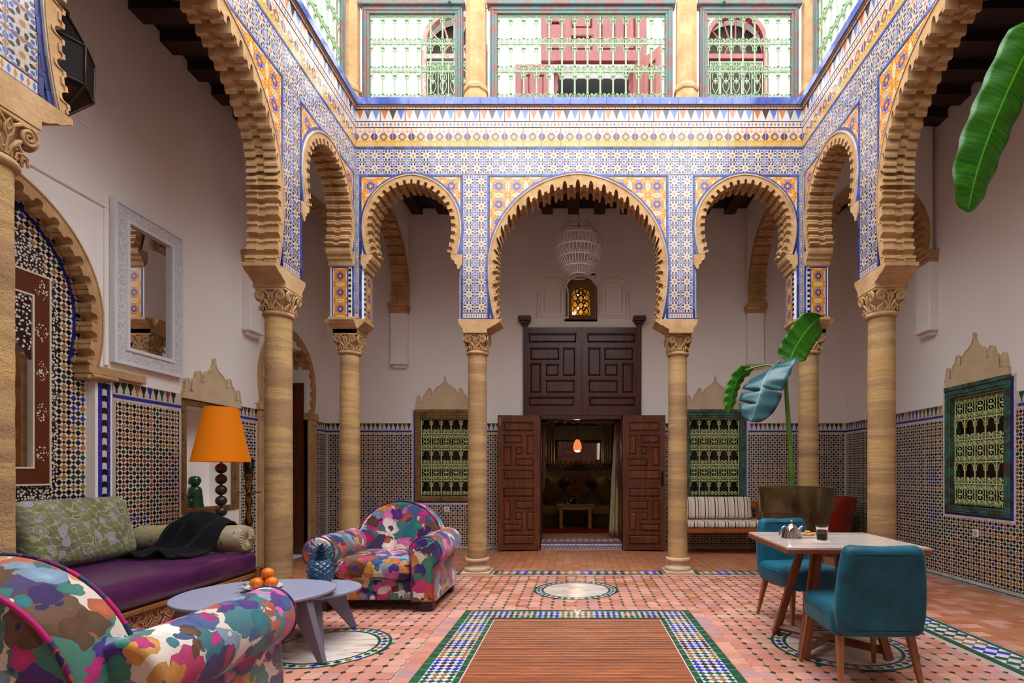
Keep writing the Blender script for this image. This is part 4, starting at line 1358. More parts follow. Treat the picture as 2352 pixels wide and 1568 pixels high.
# ------------------------------------------------------------------ wrought iron grilles
M_IRON = simple('pale_green_iron', hexc('bccb8e'), .45, var=.06, scale=20)
M_IRON_UP = simple('mint_green_iron', hexc('869e78'), .45, var=.06, scale=20)
def curl(c, r, turns, sgn, a0, n=13): return spiral(c, r, turns, sgn, n, a0, .12)
def grille(M, u0, u1, v0, v1, ncol, rows, mat, parent, r=.0075, sides=5):
    mb = MB(M); cw = (u1-u0)/ncol
    hts = {'arch': 1.45, 'flower': 1.5}; tot = sum(hts[k] for k in rows); y = v1
    def T(pts, rr=r*.75): mb.tube([(p[0], p[1], 0) for p in pts], rr, 4, caps=False)
    mb.box(u0-r, u1+r, v1-r, v1+r, -r, r); mb.box(u0-r, u1+r, v0-r, v0+r, -r, r)
    for k in rows:
        h = hts[k]/tot*(v1-v0); b = y-h
        mb.box(u0-r, u1+r, b-r*.9, b+r*.9, -r, r)
        for i in range(ncol+1):
            u = u0+i*cw
            mb.tube([(u, b, 0), (u, y, 0)], r*(1.25 if k == 'arch' else .9), sides, caps=False)
            if k == 'arch':
                for vv in (y-.36*cw, b+.42*cw): mb.box(u-r*1.9, u+r*1.9, vv-.006, vv+.006, -r*1.9, r*1.9)
        for i in range(ncol):
            uc = u0+(i+.5)*cw; R = cw*.36
            if k == 'arch':
                c_ = (uc, y-.42*cw)
                T([(c_[0]+R*cos(a), c_[1]+R*sin(a)) for a in [radians(-20+220*q/12) for q in range(13)]])
                for sg in (-1, 1):
                    a0 = radians(-20) if sg > 0 else radians(200)
                    e = (c_[0]+R*cos(a0), c_[1]+R*sin(a0))
                    T([(e[0], e[1]), (e[0]+sg*.02*cw, e[1]-.06*cw), (e[0]+sg*.08*cw, e[1]-.09*cw), (e[0]+sg*.12*cw, e[1]-.03*cw)])
                    rs = cw*.205
                    cc = (uc+sg*cw*.235, b+rs*1.25)
                    T(curl(cc, rs, 1.6, sg, pi/2 if sg > 0 else pi/2, 15))
                    T([(cc[0]+sg*0, cc[1]+rs), (uc+sg*.03*cw, b+rs*1.2), (uc+sg*.2*cw, b)])
            else:
                m_ = (y+b)/2; hh = h/2
                for sv in (-1, 1):
                    for sg in (-1, 1):
                        rs = cw*.20
                        T(curl((uc+sg*cw*.25, m_+sv*(hh-rs*1.3)), rs, 1.6, sg*sv, -sv*pi/2, 15))
                        T([(uc+sg*cw*.25, m_+sv*(hh-rs*2.3)), (uc+sg*cw*.03, m_+sv*(hh-rs*2.1)), (uc, m_+sv*hh)])
                        T([(uc+sg*cw*.02, m_+sv*hh*.62), (uc+sg*cw*.2, m_+sv*hh*.45), (uc+sg*cw*.31, m_+sv*hh*.28), (uc+sg*cw*.27, m_+sv*hh*.08), (uc+sg*cw*.10, m_+sv*hh*.03)])
                q = cw*.075
                for (du, dv, a_, b_) in ((0,.22,.8,.9),(0,-.2,.8,.8),(-.13,.02,.9,.7),(.13,.02,.9,.7),(0,0,.9,1.2)):
                    mb.box(uc+du*cw-q*a_, uc+du*cw+q*a_, m_+dv*cw-q*b_, m_+dv*cw+q*b_, -.005, .006, b=.002)
        y = b
    return mb.build('grille', mat, parent)

def flaky(name, base, paint, paint2, amt=.5, rough=.6):
    m = Mat(name, rough, .35)
    p = m.pos()
    v = m.scaled(p, (1, 1, 1))
    f = m.noise(v, 9, 6, .68, .3); g = m.noise(v, 34, 4, .7); k = m.noise(v, 4, 3)
    c = m.ramp(f*.65+g*.35, [(.5-amt*.14, base), (.5+.02-amt*.1, paint), (.62, paint2)])
    m.col(c); m.bump(f*.6+g*.4, .35, .004)
    return m.m
M_FR_GREEN = flaky('flaking_green_wood', hexc('45342a'), hexc('33584a'), hexc('4d7a66'), .3)
M_FR_BROWN = flaky('worn_brown_wood', hexc('54402c'), hexc('7d5a32'), hexc('906a3c'), .5)
M_FR_UP = flaky('flaking_teal_pink_wood', hexc('7c5650'), hexc('626c6c'), hexc('437268'), .22)
M_DARKWOOD = wood('shutter_wood', hexc('2c1814'), hexc('573026'), .5)
M_BLACK = simple('painted_dark_interior', hexc('120c0a'), .9)  # black colour stands in for the shade behind openings
def mould_frame(mb, u0, u1, v0, v1, wd, d0, d1):
    """mitred frame of three stepped fillets around an opening"""
    for a, b, dd in ((0, .35, .6), (.35, .72, 1.0), (.72, 1.0, .75)):
        p, q = (wd*a if a else -.005), wd*b; w1 = .012+(d1-.012)*dd
        mb.box(u0-q, u1+q, v1+p, v1+q, d0, w1, b=.004); mb.box(u0-q, u1+q, v0-q, v0-p, d0, w1, b=.004)
        mb.box(u0-q, u0-p, v0-p, v1+p, d0, w1, b=.004); mb.box(u1+p, u1+q, v0-p, v1+p, d0, w1, b=.004)
def window(name, M, h, fmat, rows, lattice=False):
    root = empty(name, (0,0,0), kind='structure')
    u0, u1, v0, v1 = h
    mb = MB(M); mould_frame(mb, u0, u1, v0, v1, .075, -.10, .035); mb.box(u0-.076, u1+.076, v1+.076, v1+.125, -.02, .04, b=.006)
    mb.build('window_frame', fmat, root)
    mb = MB(M)
    for q in ((u0-.02,u0+.004,v0,v1),(u1-.004,u1+.02,v0,v1),(u0,u1,v0-.02,v0+.004),(u0,u1,v1-.004,v1+.02)): mb.box(*q, -.34, -.09)
    mb.build('reveal', M_DARKWOOD, root)
    grille(M @ Matrix.Translation((0,0,-.035)), u0+.012, u1-.012, v0+.012, v1-.012, 5, rows, M_IRON, root)
    uw = (u1-u0)
    for k in range(2):
        mb = MB(M); a = u0+k*uw/2; b = a+uw/2
        mb.box(a+.004, b-.004, v0, v1, -.24, -.21)
        for q in range(3): mb.box(a+.02+q*(uw/2-.02)/3, a+(q+1)*(uw/2-.02)/3, v0+.03, v1-.03, -.21, -.195, b=.006)
        mb.build('shutter', M_DARKWOOD, root)
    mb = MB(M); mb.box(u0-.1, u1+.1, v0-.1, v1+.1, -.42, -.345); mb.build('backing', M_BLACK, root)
    pediment(M, u0-.062, u1+.062, v1+.125, .45, root, M_STUCCO)
    return root
R_B = ['arch','flower','arch','flower','arch']
window('window_1', MW_BACK, WIN_B[0], M_FR_BROWN, R_B); window('window_2', MW_BACK, WIN_B[1], M_FR_GREEN, R_B)
window('window_3', MW_RIGHT, WIN_R, M_FR_GREEN, ['flower','arch','flower','arch','flower'])
# niche in the left wall
root = empty('trim_niche', (0,0,0), kind='structure')
mb = MB(MW_LEFT); mould_frame(mb, NICHE[0], NICHE[1], NICHE[2], NICHE[3], .05, -.05, .02); mb.build('niche_frame', M_FR_BROWN, root)
pediment(MW_LEFT, NICHE[0]-.06, NICHE[1]+.06, NICHE[3]+.052, .42, root, M_STUCCO)

# ------------------------------------------------------------------ wooden doors
M_DOOR = wood('red_brown_door_wood', hexc('3c1c0e'), hexc('8c4a26'), .38, along='Z', coat=.08, worldpos=True, rand=.3)
M_DOORD = wood('dark_red_door_wood', hexc('2e130e'), hexc('622c20'), .36, along='Z', coat=.08, worldpos=True, rand=.25)
def panel_leaf(M, W, H, panels, mat, parent, name='door_leaf', th=.045):
    """framed leaf: recessed field, rails in the complement of the panels, one raised panel per opening"""
    mb = MB(M); mb.box(0, W, 0, H, 0, th*.45)
    xs = sorted({0, W, *[p[0] for p in panels], *[p[1] for p in panels]}); ys = sorted({0, H, *[p[2] for p in panels], *[p[3] for p in panels]})
    for j in range(len(ys)-1):
        run = None
        for i in range(len(xs)):
            filled = i < len(xs)-1 and not any(p[0] < (xs[i]+xs[i+1])/2 < p[1] and p[2] < (ys[j]+ys[j+1])/2 < p[3] for p in panels)
            if filled and run is None: run = xs[i]
            if not filled and run is not None: mb.box(run, xs[i], ys[j], ys[j+1], th*.45, th); run = None
    leaf = mb.build(name, mat, parent)
    for (a, b, c, d) in panels:
        pb = MB(M); e = min(.026, (b-a)*.2, (d-c)*.2)
        # moulding rim and raised field
        pb.ring([(a,c),(b,c),(b,d),(a,d),(a,c)], [(a+e*.5,c+e*.5),(b-e*.5,c+e*.5),(b-e*.5,d-e*.5),(a+e*.5,d-e*.5),(a+e*.5,c+e*.5)], th*.45, th*.92, ends=False)
        x0, x1, y0, y1 = a+e, b-e, c+e, d-e; f = e*.8
        vs_ = [(x0,y0,th*.45),(x1,y0,th*.45),(x1,y1,th*.45),(x0,y1,th*.45),(x0+f,y0+f,th*.85),(x1-f,y0+f,th*.85),(x1-f,y1-f,th*.85),(x0+f,y1-f,th*.85)]
        pb.add(vs_, [(4,5,6,7),(0,1,5,4),(1,2,6,5),(2,3,7,6),(3,0,4,7)])
        pb.build('panel', mat, leaf)
    return leaf
def to_panels(rects, x0, y1, sx, sz, W, mirror=False, pad=9):
    out = []
    for (a, b, c, d) in rects:
        a, b, c, d = a-pad, b+pad, c-pad, d+pad
        p, q = (a-x0)*sx, (b-x0)*sx
        if mirror: p, q = W-q, W-p
        out.append((p, q, (y1-d)*sz, (y1-c)*sz))
    return out
LEAF = [(205,475,270,350),(205,375,380,455),(405,475,380,550),(205,280,480,650),(310,375,480,550),(310,475,580,650),(205,475,680,765),(205,475,835,915),
        (205,275,945,1115),(305,475,945,1020),(305,375,1045,1115),(405,475,1040,1205),(205,375,1145,1210),(205,475,1240,1325)]
D1 = empty('door_1', (0,0,0), kind='structure')
LW, LH = .645, 2.06
pl_ = to_panels(LEAF, 160, 1365, LW/365, LH/1155, LW)
pr_ = to_panels(LEAF, 160, 1365, LW/365, LH/1155, LW, True)
def leafM(x, y, ang):   # hinge point, local u along the leaf, v up, w toward the courtyard
    return Matrix.Translation((x, y, .025)) @ Matrix.Rotation(ang, 4, 'Z') @ Matrix(((1,0,0,0),(0,0,-1,0),(0,1,0,0),(0,0,0,1)))
panel_leaf(leafM(-1.20, 8.06, radians(4)), LW, LH, pl_, M_DOOR, D1)
lf2 = panel_leaf(leafM(.725, 8.10, radians(-4)), LW, LH, pr_, M_DOOR, D1)
mb = MB(leafM(-1.20, 8.06, radians(4))); mb.box(.02, .055, 1.90, 2.02, .045, .06, b=.004); mb.build('brass_plate', simple('aged_brass', hexc('9a7a40'), .4, .8), D1)
mb = MB(leafM(.725, 8.10, radians(-4))); mb.box(.585, .615, .98, 1.20, .045, .056, b=.003); mb.tube([(.60,1.10,.05),(.60,1.10,.085),(.51,1.10,.09)], .008, 6); mb.build('door_handle', simple('blackened_iron', hexc('1a1614'), .4, .7), D1)
# jambs, scalloped inner frame and lintel
mb = MB(MW_BACK)
mb.box(-.60, -.545, 0, 2.11, -.34, .05, b=.006); mb.box(.71, .765, 0, 2.11, -.34, .05, b=.006); mb.box(-.60, .765, 2.05, 2.115, -.34, .05, b=.006)
for sg, x in ((1, -.545), (-1, .71)):
    pts = [(x, .9)]; 
    for i in range(30):
        v = 1.0+i*.035; pts.append((x+sg*(.035+.022*abs(sin(v*9))), v))
    pts += [(x+sg*.10, 2.05), (x, 2.05)]
    mb.prism(pts, -.30, -.26)
pts = [(-.545, 2.06)]+[(-.50+.02*i, 2.0+.03*abs(sin(i*.42))+.02*cos(i*.05)) for i in range(59)]+[(.71, 2.06)]
mb.prism(pts, -.30, -.26)
mb.build('door_frame', M_DOORD, D1)
TRANS = [(445,885,800,885),(460,730,930,1045),(755,875,930,1190),(460,565,1075,1345),(600,725,1080,1190),(600,870,1225,1345),(445,865,1380,1465)]
TW, TH = .92, 1.385
D1b = panel_leaf(MW_BACK @ Matrix.Translation((-.83, 2.105, .0)), TW, TH, to_panels(TRANS, 400, 1550, TW/530, TH/805, TW), M_DOORD, D1, 'transom_leaf', .06)
panel_leaf(MW_BACK @ Matrix.Translation((.09, 2.105, .0)), TW, TH, to_panels(TRANS, 400, 1550, TW/530, TH/805, TW, True), M_DOORD, D1, 'transom_leaf', .06)
mb = MB(MW_BACK); mb.box(.075, .105, 2.11, 3.49, .055, .075, b=.004)
for x in (-.80, 1.0):
    mb.tube([(x, 2.1, .03), (x, 3.52, .03)], .032, 10)
    mb.lathe([(.03,3.50),(.045,3.54),(.085,3.57),(.098,3.60),(.098,3.655),(.09,3.66)], 8, (x, 0, 0), smooth=False) if False else None
    for k, (a, b, hw) in enumerate(((3.52,3.55,.05),(3.55,3.585,.075),(3.585,3.66,.10))): mb.box(x-hw-.005, x+hw-.005, a, b, -.01, .03+hw, b=.01)
mb.build('door_post', M_DOORD, D1)
# blind arches and the lit pierced screen above
mb = MB(MW_BACK)
def blind(u, v, wd, h, r_, wofs=0.0):
    pts = [(u-wd, v), (u-wd, v+h)]+[(u-wd*cos(a), v+h+wd*1.0*sin(a)) for a in [pi*i/14 for i in range(15)]]+[(u+wd, v+h), (u+wd, v), (u-wd, v)]
    mb.tube([(p[0], p[1], wofs) for p in pts], r_, 6)
for u in (-.37, .60):
    blind(u, 3.66, .245, .38, .018); blind(u, 3.70, .195, .36, .012); blind(u, 3.74, .135, .34, .014)
mb.build('blind_arch', M_PLASTER, WALL_B)
LROOT = empty('window_4', (0,0,0), kind='structure')
def lun_out(wd, v0, vh, u=.078): return [(u-wd, v0), (u-wd, vh)]+[(u-wd*cos(a), vh+wd*.95*sin(a)) for a in [pi*i/16 for i in range(1, 16)]]+[(u+wd, vh), (u+wd, v0)]
mb = MB(MW_BACK); o1 = lun_out(.242, 3.63, 4.08); o2 = lun_out(.155, 3.72, 4.03)
mb.ring(o1+[o1[0]], o2+[o2[0]], -.14, -.05, ends=False)
o0 = [(-.18,3.6),(-.18,4.1)]+[(-.18+.516*i/16, 4.36) for i in range(1,16)]+[(.336,4.1),(.336,3.6)]
o0b = lun_out(.242, 3.6, 4.08)
mb.ring(o0+[o0[0]], o0b+[o0b[0]], -.12, .0, 1, ends=False)
mb.ring(o0b+[o0b[0]], o1+[o1[0]], -.12, .0, ends=False)
mb.build('carved_surround', [simple('brown_stucco', hexc('7d6440'), .8, var=.1), M_PLASTER], LROOT)
mb = MB(MW_BACK @ Matrix.Translation((0,0,-.10)))
rr = random.Random(4)
mb.tube([(p[0], p[1], 0) for p in o2+[o2[0]]], .010, 5)
for (du, v, r_) in ((0,3.78,.045),(0,3.88,.05),(0,3.99,.05),(0,4.09,.045),(-.085,3.79,.04),(.085,3.79,.04),(-.09,3.90,.045),(.09,3.90,.045),(-.09,4.01,.045),(.09,4.01,.045),(-.055,4.11,.035),(.055,4.11,.035),(0,4.15,.03)):
    mb.tube([(.078+du+r_*cos(a), v+r_*sin(a)*1.15, 0) for a in [2*pi*i/12 for i in range(12)]], .0085, 5, closed=True)
for du in (-.045, .045):
    for v in (3.835, 3.945, 4.05): mb.tube([(.078+du+.028*cos(a), v+.045*sin(a), 0) for a in [2*pi*i/8 for i in range(8)]], .007, 4, closed=True)
mb.build('pierced_screen', simple('dark_carved_plaster', hexc('3a2c18'), .8), LROOT)
M_GLOW = Mat('warm_lamp_glass', .5); M_GLOW.b.inputs['Emission Color'].default_value = (1, .62, .2, 1); M_GLOW.b.inputs['Emission Strength'].default_value = 9.0
mb = MB(MW_BACK)
for (u, v, r_) in ((.03, 4.10, .02), (.03, 3.88, .035), (-.03, 3.80, .03), (.13, 4.06, .016), (.14, 3.92, .014)): mb.sphere((u, v, -.24), r_, 10, 6)
mb.build('bulb', M_GLOW.m, LROOT)
mb = MB(MW_BACK); mb.box(-.35, .5, 3.5, 4.45, -.42, -.36); mb.box(-.35,-.17,3.5,4.45,-.42,-.2); mb.box(.33,.5,3.5,4.45,-.42,-.2); mb.build('lamp_recess', simple('warm_plaster', hexc('c9a25e'), .9), LROOT)

# arched doorway in the left wall behind the thick column
D2 = empty('door_2', (0,0,0), kind='structure')
C = arch_curve(7.20, 2.42, .70, .76, 2.08, 1.2, 20*18)
mb = MB(MW_LEFT); P = offset(C, .025); n = len(P)//2
mb.prism([(6.60, 3.05), (P[n][0], 3.05)] + [tuple(p) for p in P[:n+1]][::-1] + [(6.60, 2.08)], -.15, .003)
mb.prism([(7.80, 3.05), (P[n][0], 3.05)] + [tuple(p) for p in P[n:]] + [(7.80, 2.08)], -.15, .003)
mb.build('plaster_spandrel', M_PLASTER, D2)
mb = MB(MW_LEFT); stone_arch(mb, C, 20, 'small', w_front=.03, depth=.2)
for a, b in ((6.50, 6.68), (7.72, 7.93)):
    mb.box(a, b, 0, 2.0, -.2, .035, b=.008); mb.box(a-.015, b+.015, 1.98, 2.09, -.2, .06, b=.012); mb.box(a+.01, b-.01, 1.90, 1.98, -.2, .045, b=.012)
mb.build('stone_arch', M_STONE, D2)
panel_leaf(Matrix.Translation((WXL-.46, 6.66, .02)) @ Matrix.Rotation(radians(90), 4, 'Z') @ Matrix(((1,0,0,0),(0,0,-1,0),(0,1,0,0),(0,0,0,1))), .50, 2.4, to_panels(LEAF, 160, 1365, .5/365, 2.4/1155, .5), M_DOOR, D2)
panel_leaf(Matrix.Translation((WXL-.05, 7.70, .02)) @ Matrix.Rotation(radians(180), 4, 'Z') @ Matrix(((1,0,0,0),(0,0,-1,0),(0,1,0,0),(0,0,0,1))), .40, 2.5, to_panels(LEAF, 160, 1365, .40/365, 2.5/1155, .40), M_DOOR, D2)
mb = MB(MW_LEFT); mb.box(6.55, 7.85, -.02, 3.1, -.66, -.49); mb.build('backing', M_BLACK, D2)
mb = MB(MW_LEFT)
for i in range(9): mb.tube([(6.7+i*.055, 2.45, -.40), (6.7+i*.055, 2.7, -.40)], .012, 6)
mb.box(6.62, 7.2, 2.42, 2.46, -.44, -.38); mb.box(6.62, 7.2, 2.7, 2.74, -.44, -.38); mb.build('spindle_screen', M_DOOR, D2)
mb = MB(MW_LEFT); mb.box(6.42, 6.50, 2.06, 2.15, 0, .02, b=.004); mb.build('switch_plate', simple('white_plastic', hexc('e8e4e0'), .4), WALL_L)
# sockets
def socket(M, u, v, lb):
    root = empty('socket', (0,0,0), label=lb, category='wall socket')
    mb = MB(M); mb.box(u-.042, u+.042, v-.042, v+.042, .006, .020, b=.005); mb.build('plate', simple('socket_white', hexc('e6e2e0'), .35), root)
    mb = MB(M); mb.tube([(u, v, .0195), (u, v, .0235)], .027, 16); mb.tube([(u, v, .0235), (u, v, .0245)], .021, 16); mb.build('outlet', simple('socket_grey', hexc('b9b0ac'), .5), root)
socket(MW_RIGHT, -5.60, .56, 'white wall socket below the green framed window, right wall')
socket(MW_BACK, -2.045, .63, 'white wall socket below the brown framed window, rear wall')

D4 = empty('door_added_unseen', (0,0,0), kind='structure')  # unseen door, added behind the camera to darken the mirror's reflection
MFR = Matrix(((-1,0,0,0),(0,0,1,WYF),(0,1,0,0),(0,0,0,1)))
panel_leaf(MFR @ Matrix.Translation((-.95, 0, .0)), .95, 3.3, to_panels(LEAF, 160, 1365, .95/365, 3.3/1155, .95), M_DOORD, D4)
panel_leaf(MFR @ Matrix.Translation((.0, 0, .0)), .95, 3.3, to_panels(LEAF, 160, 1365, .95/365, 3.3/1155, .95, True), M_DOORD, D4)
# ------------------------------------------------------------------ upper gallery
def balustrade(name, lab, M, u0, u1, v0, v1, ncol):
    root = thing('balcony_railing', lab, 'railing', group='upper gallery railings')
    mb = MB(M); wd = .085
    mould_frame(mb, u0+wd, u1-wd, v0+wd, v1-wd-.06, wd, -.05, .03); mb.box(u0-.03, u1+.03, v1-.065, v1, -.06, .055, b=.008)
    mb.build('railing_frame', M_FR_UP, root)
    grille(M @ Matrix.Translation((0,0,-.01)), u0+wd+.015, u1-wd-.015, v0+wd+.015, v1-wd-.075, ncol, ['arch','arch','arch'], M_IRON_UP, root, r=.0085, sides=5)
MU = Matrix(((1,0,0,0),(0,0,-1,6.31),(0,1,0,0),(0,0,0,1)))
balustrade('', 'weathered railing panel with mint ironwork, left of three above the rear arches', MU, -2.57, -1.362, 5.60, 6.86, 7)
balustrade('', 'widest weathered railing panel with mint ironwork, above the pointed central arch', MU, -1.038, 1.162, 5.60, 6.86, 13)
balustrade('', 'weathered railing panel with mint ironwork, right of three above the rear arches', MU, 1.487, 2.675, 5.60, 6.86, 7)
MUL = Matrix(((0,0,1,XL-.12),(1,0,0,0),(0,1,0,0),(0,0,0,1))); MUR = Matrix(((0,0,-1,XR+.12),(-1,0,0,0),(0,1,0,0),(0,0,0,1)))
balustrade('', 'steeply seen railing panel with mint ironwork above the left arches', MUL, 4.97, 6.14, 5.60, 6.86, 7)
balustrade('', 'second steep railing panel above the large left arch', MUL, 2.55, 4.63, 5.60, 6.86, 12)
balustrade('', 'steeply seen railing panel with mint ironwork above the right arches', MUR, -6.14, -4.97, 5.60, 6.86, 7)
balustrade('', 'second steep railing panel above the large right arch', MUR, -4.63, -2.55, 5.60, 6.86, 12)
def post(lab, x, y, proto=[None]):
    if proto[0] is None:
        root = thing('stone_post', lab, 'post', group='upper gallery posts')
        mb = MB(); mb.lathe([(.155,5.605),(.152,5.67),(.135,5.74)], 8, smooth=False); mb.lathe([(.135,5.74),(.15,5.755),(.152,5.79),(.14,5.815),(.128,5.83)], 8, smooth=False); mb.build('base', M_STONE, root)
        mb = MB(); mb.lathe([(.128,5.83),(.125,7.2),(.125,8.3)], 8, smooth=False); mb.build('shaft', M_STONE, root)
        proto[0] = root; o = root
    else: o = copy_tree(proto[0], label=lab)
    o.location = (x, y, 0); o.rotation_euler = (0,0,pi/8)
post('octagonal stone post left of the widest upper railing panel', -1.20, 6.31)
post('octagonal stone post right of the widest upper railing panel', 1.325, 6.31)
post('octagonal stone corner post above the rear left corner', XL-.13, 6.31)
post('octagonal stone corner post above the rear right corner', XR+.17, 6.31)
post('octagonal stone post above the thick left column', XL-.13, 4.80)
post('octagonal stone post above the thick right column', XR+.13, 4.80)
# upper walls
mb = MB(MW_BACK)
pierced(mb, WXL-1.2, WXR+1.2, 5.5, 8.6, [(-2.45, -1.40, 6.4, 8.55), (2.0, 3.05, 6.4, 8.55), (-.36, .92, 5.5, 7.67)], -.3, 0)
UB = mb.build('wall_upper_back', M_PLASTER_UP, kind='structure')
mb = MB(); mb.box(WXL-1.2, WXL-.9, -1, WYB+.3, 5.5, 8.6); mb.build('wall_upper_left', M_PLASTER_UP, kind='structure')
mb = MB(Matrix(((1,0,0,0),(0,0,1,WYF),(0,1,0,0),(0,0,0,1)))); pierced(mb, WXL-1.2, WXR+1.2, 5.5, 10.4, [(-2.2,-.9,8.3,10.1),(2.2,3.2,8.3,10.1),(-.2,.5,8.3,10.1)], -.3, 0); mb.build('wall_unseen_reflection_front', M_PLASTER_UP, kind='structure')  # unseen wall; height and openings invented to shape the tile reflections
mb = MB(); mb.box(WXR+.9, WXR+1.2, -1, WYB+.3, 5.5, 8.6); mb.build('wall_upper_right', M_PLASTER_UP, kind='structure')
# red upper door
M_UDOOR = wood('red_upper_door_wood', hexc('5c2422'), hexc('863c36'), .45, along='Z', worldpos=True, rand=.15)
D3 = empty('door_3', (0,0,0), kind='structure')
ptop = [(.10,.36,.16,.62),(.46,.82,.16,.40),(.46,.82,.5,1.0),(.92,1.18,.16,1.0),(.10,.36,.72,1.0),(1.28,1.5,.16,1.0)]
panel_leaf(MW_BACK @ Matrix.Translation((-.55, 7.67, .0)), 1.66, 1.05, ptop, M_UDOOR, D3, 'transom_leaf', .08)
plf = [(.08,.24,.1,.75),(.30,.46,.1,.75),(.08,.46,.85,1.15),(.08,.24,1.25,1.9),(.30,.46,1.25,1.9)]
panel_leaf(MW_BACK @ Matrix.Translation((-.95, 5.55, .05)), .54, 2.05, plf, M_UDOOR, D3)
panel_leaf(Matrix.Translation((.93, 8.28, 5.55)) @ Matrix.Rotation(radians(-48), 4, 'Z') @ Matrix(((1,0,0,0),(0,0,-1,0),(0,1,0,0),(0,0,0,1))), .54, 2.05, plf, wood('orange_red_door_wood', hexc('5a1e10'), hexc('8a3a20'), .4, along='Z', worldpos=True), D3)
mb = MB(MW_BACK)
for sg, x in ((1, -.36), (-1, .92)):
    pts = [(x, 6.2)]+[(x+sg*(.05+.03*abs(sin(i*.9))), 6.25+i*.05) for i in range(27)]+[(x+sg*.14, 7.67), (x, 7.67)]
    mb.prism(pts, -.2, -.1)
mb.build('door_frame', M_UDOOR, D3)
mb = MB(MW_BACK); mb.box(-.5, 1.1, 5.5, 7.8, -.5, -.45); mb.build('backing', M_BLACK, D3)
# arched upper windows
def awin(n, u):
    root = empty('window_%d' % n, (0,0,0), kind='structure')
    w_ = .50; s_ = 8.0
    mb = MB(MW_BACK)
    arc = [(u-w_*cos(pi*i/24), s_+w_*sin(pi*i/24)) for i in range(25)]; arc2 = [(u-(w_-.07)*cos(pi*i/24), s_+(w_-.07)*sin(pi*i/24)) for i in range(25)]
    mb.ring([(u-w_,6.4)]+arc+[(u+w_,6.4)], [(u-w_+.07,6.4)]+arc2+[(u+w_-.07,6.4)], -.06, .03)
    mb.box(u-w_, u+w_, 7.75, 7.83, -.05, .02, b=.005)
    for a in (35, 65, 90, 115, 145):
        mb.tube([(u+.16*cos(radians(a)), 7.83+.16*sin(radians(a)), -.02), (u+.45*cos(radians(a)), 7.95+.45*sin(radians(a)), -.02)], .015, 5)
    mb.tube([(u+.16*cos(radians(a)), 7.84+.16*sin(radians(a)), -.02) for a in range(0, 181, 20)], .015, 5)
    mb.build('window_frame', flaky('flaking_red_teal_wood', hexc('9a5a48'), hexc('8f6a60'), hexc('6a9a90'), .3) if n == 5 else M_UDOOR, root)
    mb = MB(MW_BACK); out = [(u-.53,6.38),(u-.53,8.56),(u,8.56)]
    mb.prism([(u-.53,8.57),(u,8.57)]+[p for p in arc[:13]][::-1]+[(u-.53,8.0)], -.25, .0); mb.prism([(u+.53,8.57),(u,8.57)]+[p for p in arc[12:]]+[(u+.53,8.0)], -.25, .0)
    mb.build('plaster_spandrel', M_PLASTER_UP, root)
    grille(MW_BACK @ Matrix.Translation((0,0,.03)), u-w_+.09, u+w_-.09, 6.5, 7.68, 5, ['flower','arch'], M_IRON_UP, root)
    mb = MB(MW_BACK); mb.box(u-.55, u+.55, 6.3, 8.6, -.4, -.3); mb.build('backing', simple('painted_dim_room', hexc('4a3f3a'), .8), root)  # flat sheet coloured like the shaded depth behind the window
awin(5, -1.93); awin(6, 2.53)
# iron lamp arms over the rear ledge
for x, lb in ((-1.48, 'thin curved iron hook on the upper left railing frame'), (1.78, 'thin curved iron hook on the upper right railing frame')):
    mb = MB(); mb.tube([(x-.02, 6.232, 6.80), (x-.03, 6.2, 6.83), (x-.08 if x < 0 else x+.05, 6.0, 6.88), (x-.18 if x < 0 else x+.16, 5.8, 6.93), (x-.3 if x < 0 else x+.3, 5.6, 6.95)], .011, 6)
    mb.sphere((x-.02, 6.228, 6.79), .02, 8, 6)
    mb.build('iron_hook', simple('dark_green_iron', hexc('4a5a44'), .5, .4), label=lb, category='hook')

# ------------------------------------------------------------------ room behind the doorway
ZR = .12
mb = MB(); mb.box(-2.2, 2.3, WYB+.3, 11.6, ZR-.1, ZR); 
RM = mb.build('floor_room', simple('room_floor', hexc('8f6a48'), .5, var=.2, scale=20), kind='structure')
mb = MB(); mb.box(-2.2, 2.3, 11.4, 11.6, ZR, 3.2); mb.box(-2.3, -2.2, WYB+.3, 11.6, ZR, 3.2); mb.box(2.3, 2.4, WYB+.3, 11.6, ZR, 3.2); mb.build('wall_room', simple('room_plaster', hexc('b7a68c'), .9), kind='structure')
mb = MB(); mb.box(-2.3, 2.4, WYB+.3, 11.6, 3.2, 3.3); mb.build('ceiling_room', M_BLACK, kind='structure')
# threshold step with blue and white zigzag tiles
st = empty('trim_threshold', (0,0,0), kind='structure')
mb = MB(); mb.box(-.55, .72, WYB-.10, WYB+.34, -.01, ZR-.012); mb.build('step', M_GROUT, st)
mb = MB(MW_BACK @ Matrix.Translation((0,0,.101)))
n = 22; dx = 1.27/n; r_ = random.Random(2)
for i in range(n):
    a = -.55+i*dx
    for k, (v0, c) in enumerate(((.02, PAL['blue']), (.05, PAL['white']), (.075, PAL['blue']))):
        pass
    slab(mb, [(a,.022),(a+dx,.022),(a+dx,.030),(a,.030)], -.004, .001, PAL['blue']); slab(mb, [(a,.096),(a+dx,.096),(a+dx,.106),(a,.106)], -.004, .001, PAL['blue'])
    slab(mb, [(a,.032),(a+dx/2,.058),(a+dx,.032),(a+dx,.048),(a+dx/2,.076),(a,.048)], -.004, .002, PAL['blue'])
    slab(mb, [(a,.032),(a+dx,.032),(a+dx,.094),(a,.094)], -.006, .0, hexc('d9cfc4'))
mb.build('zigzag_tiles', M_ZELL, st, kind='stuff')
mb = MB()
mb.box(-.55, .72, WYB-.11, WYB-.02, ZR-.012, ZR+.002, b=.003); mb.build('sill', wood('sill_wood', hexc('7a4a28'), hexc('a86a3c'), .5, along='X'), st)
mb = MB()
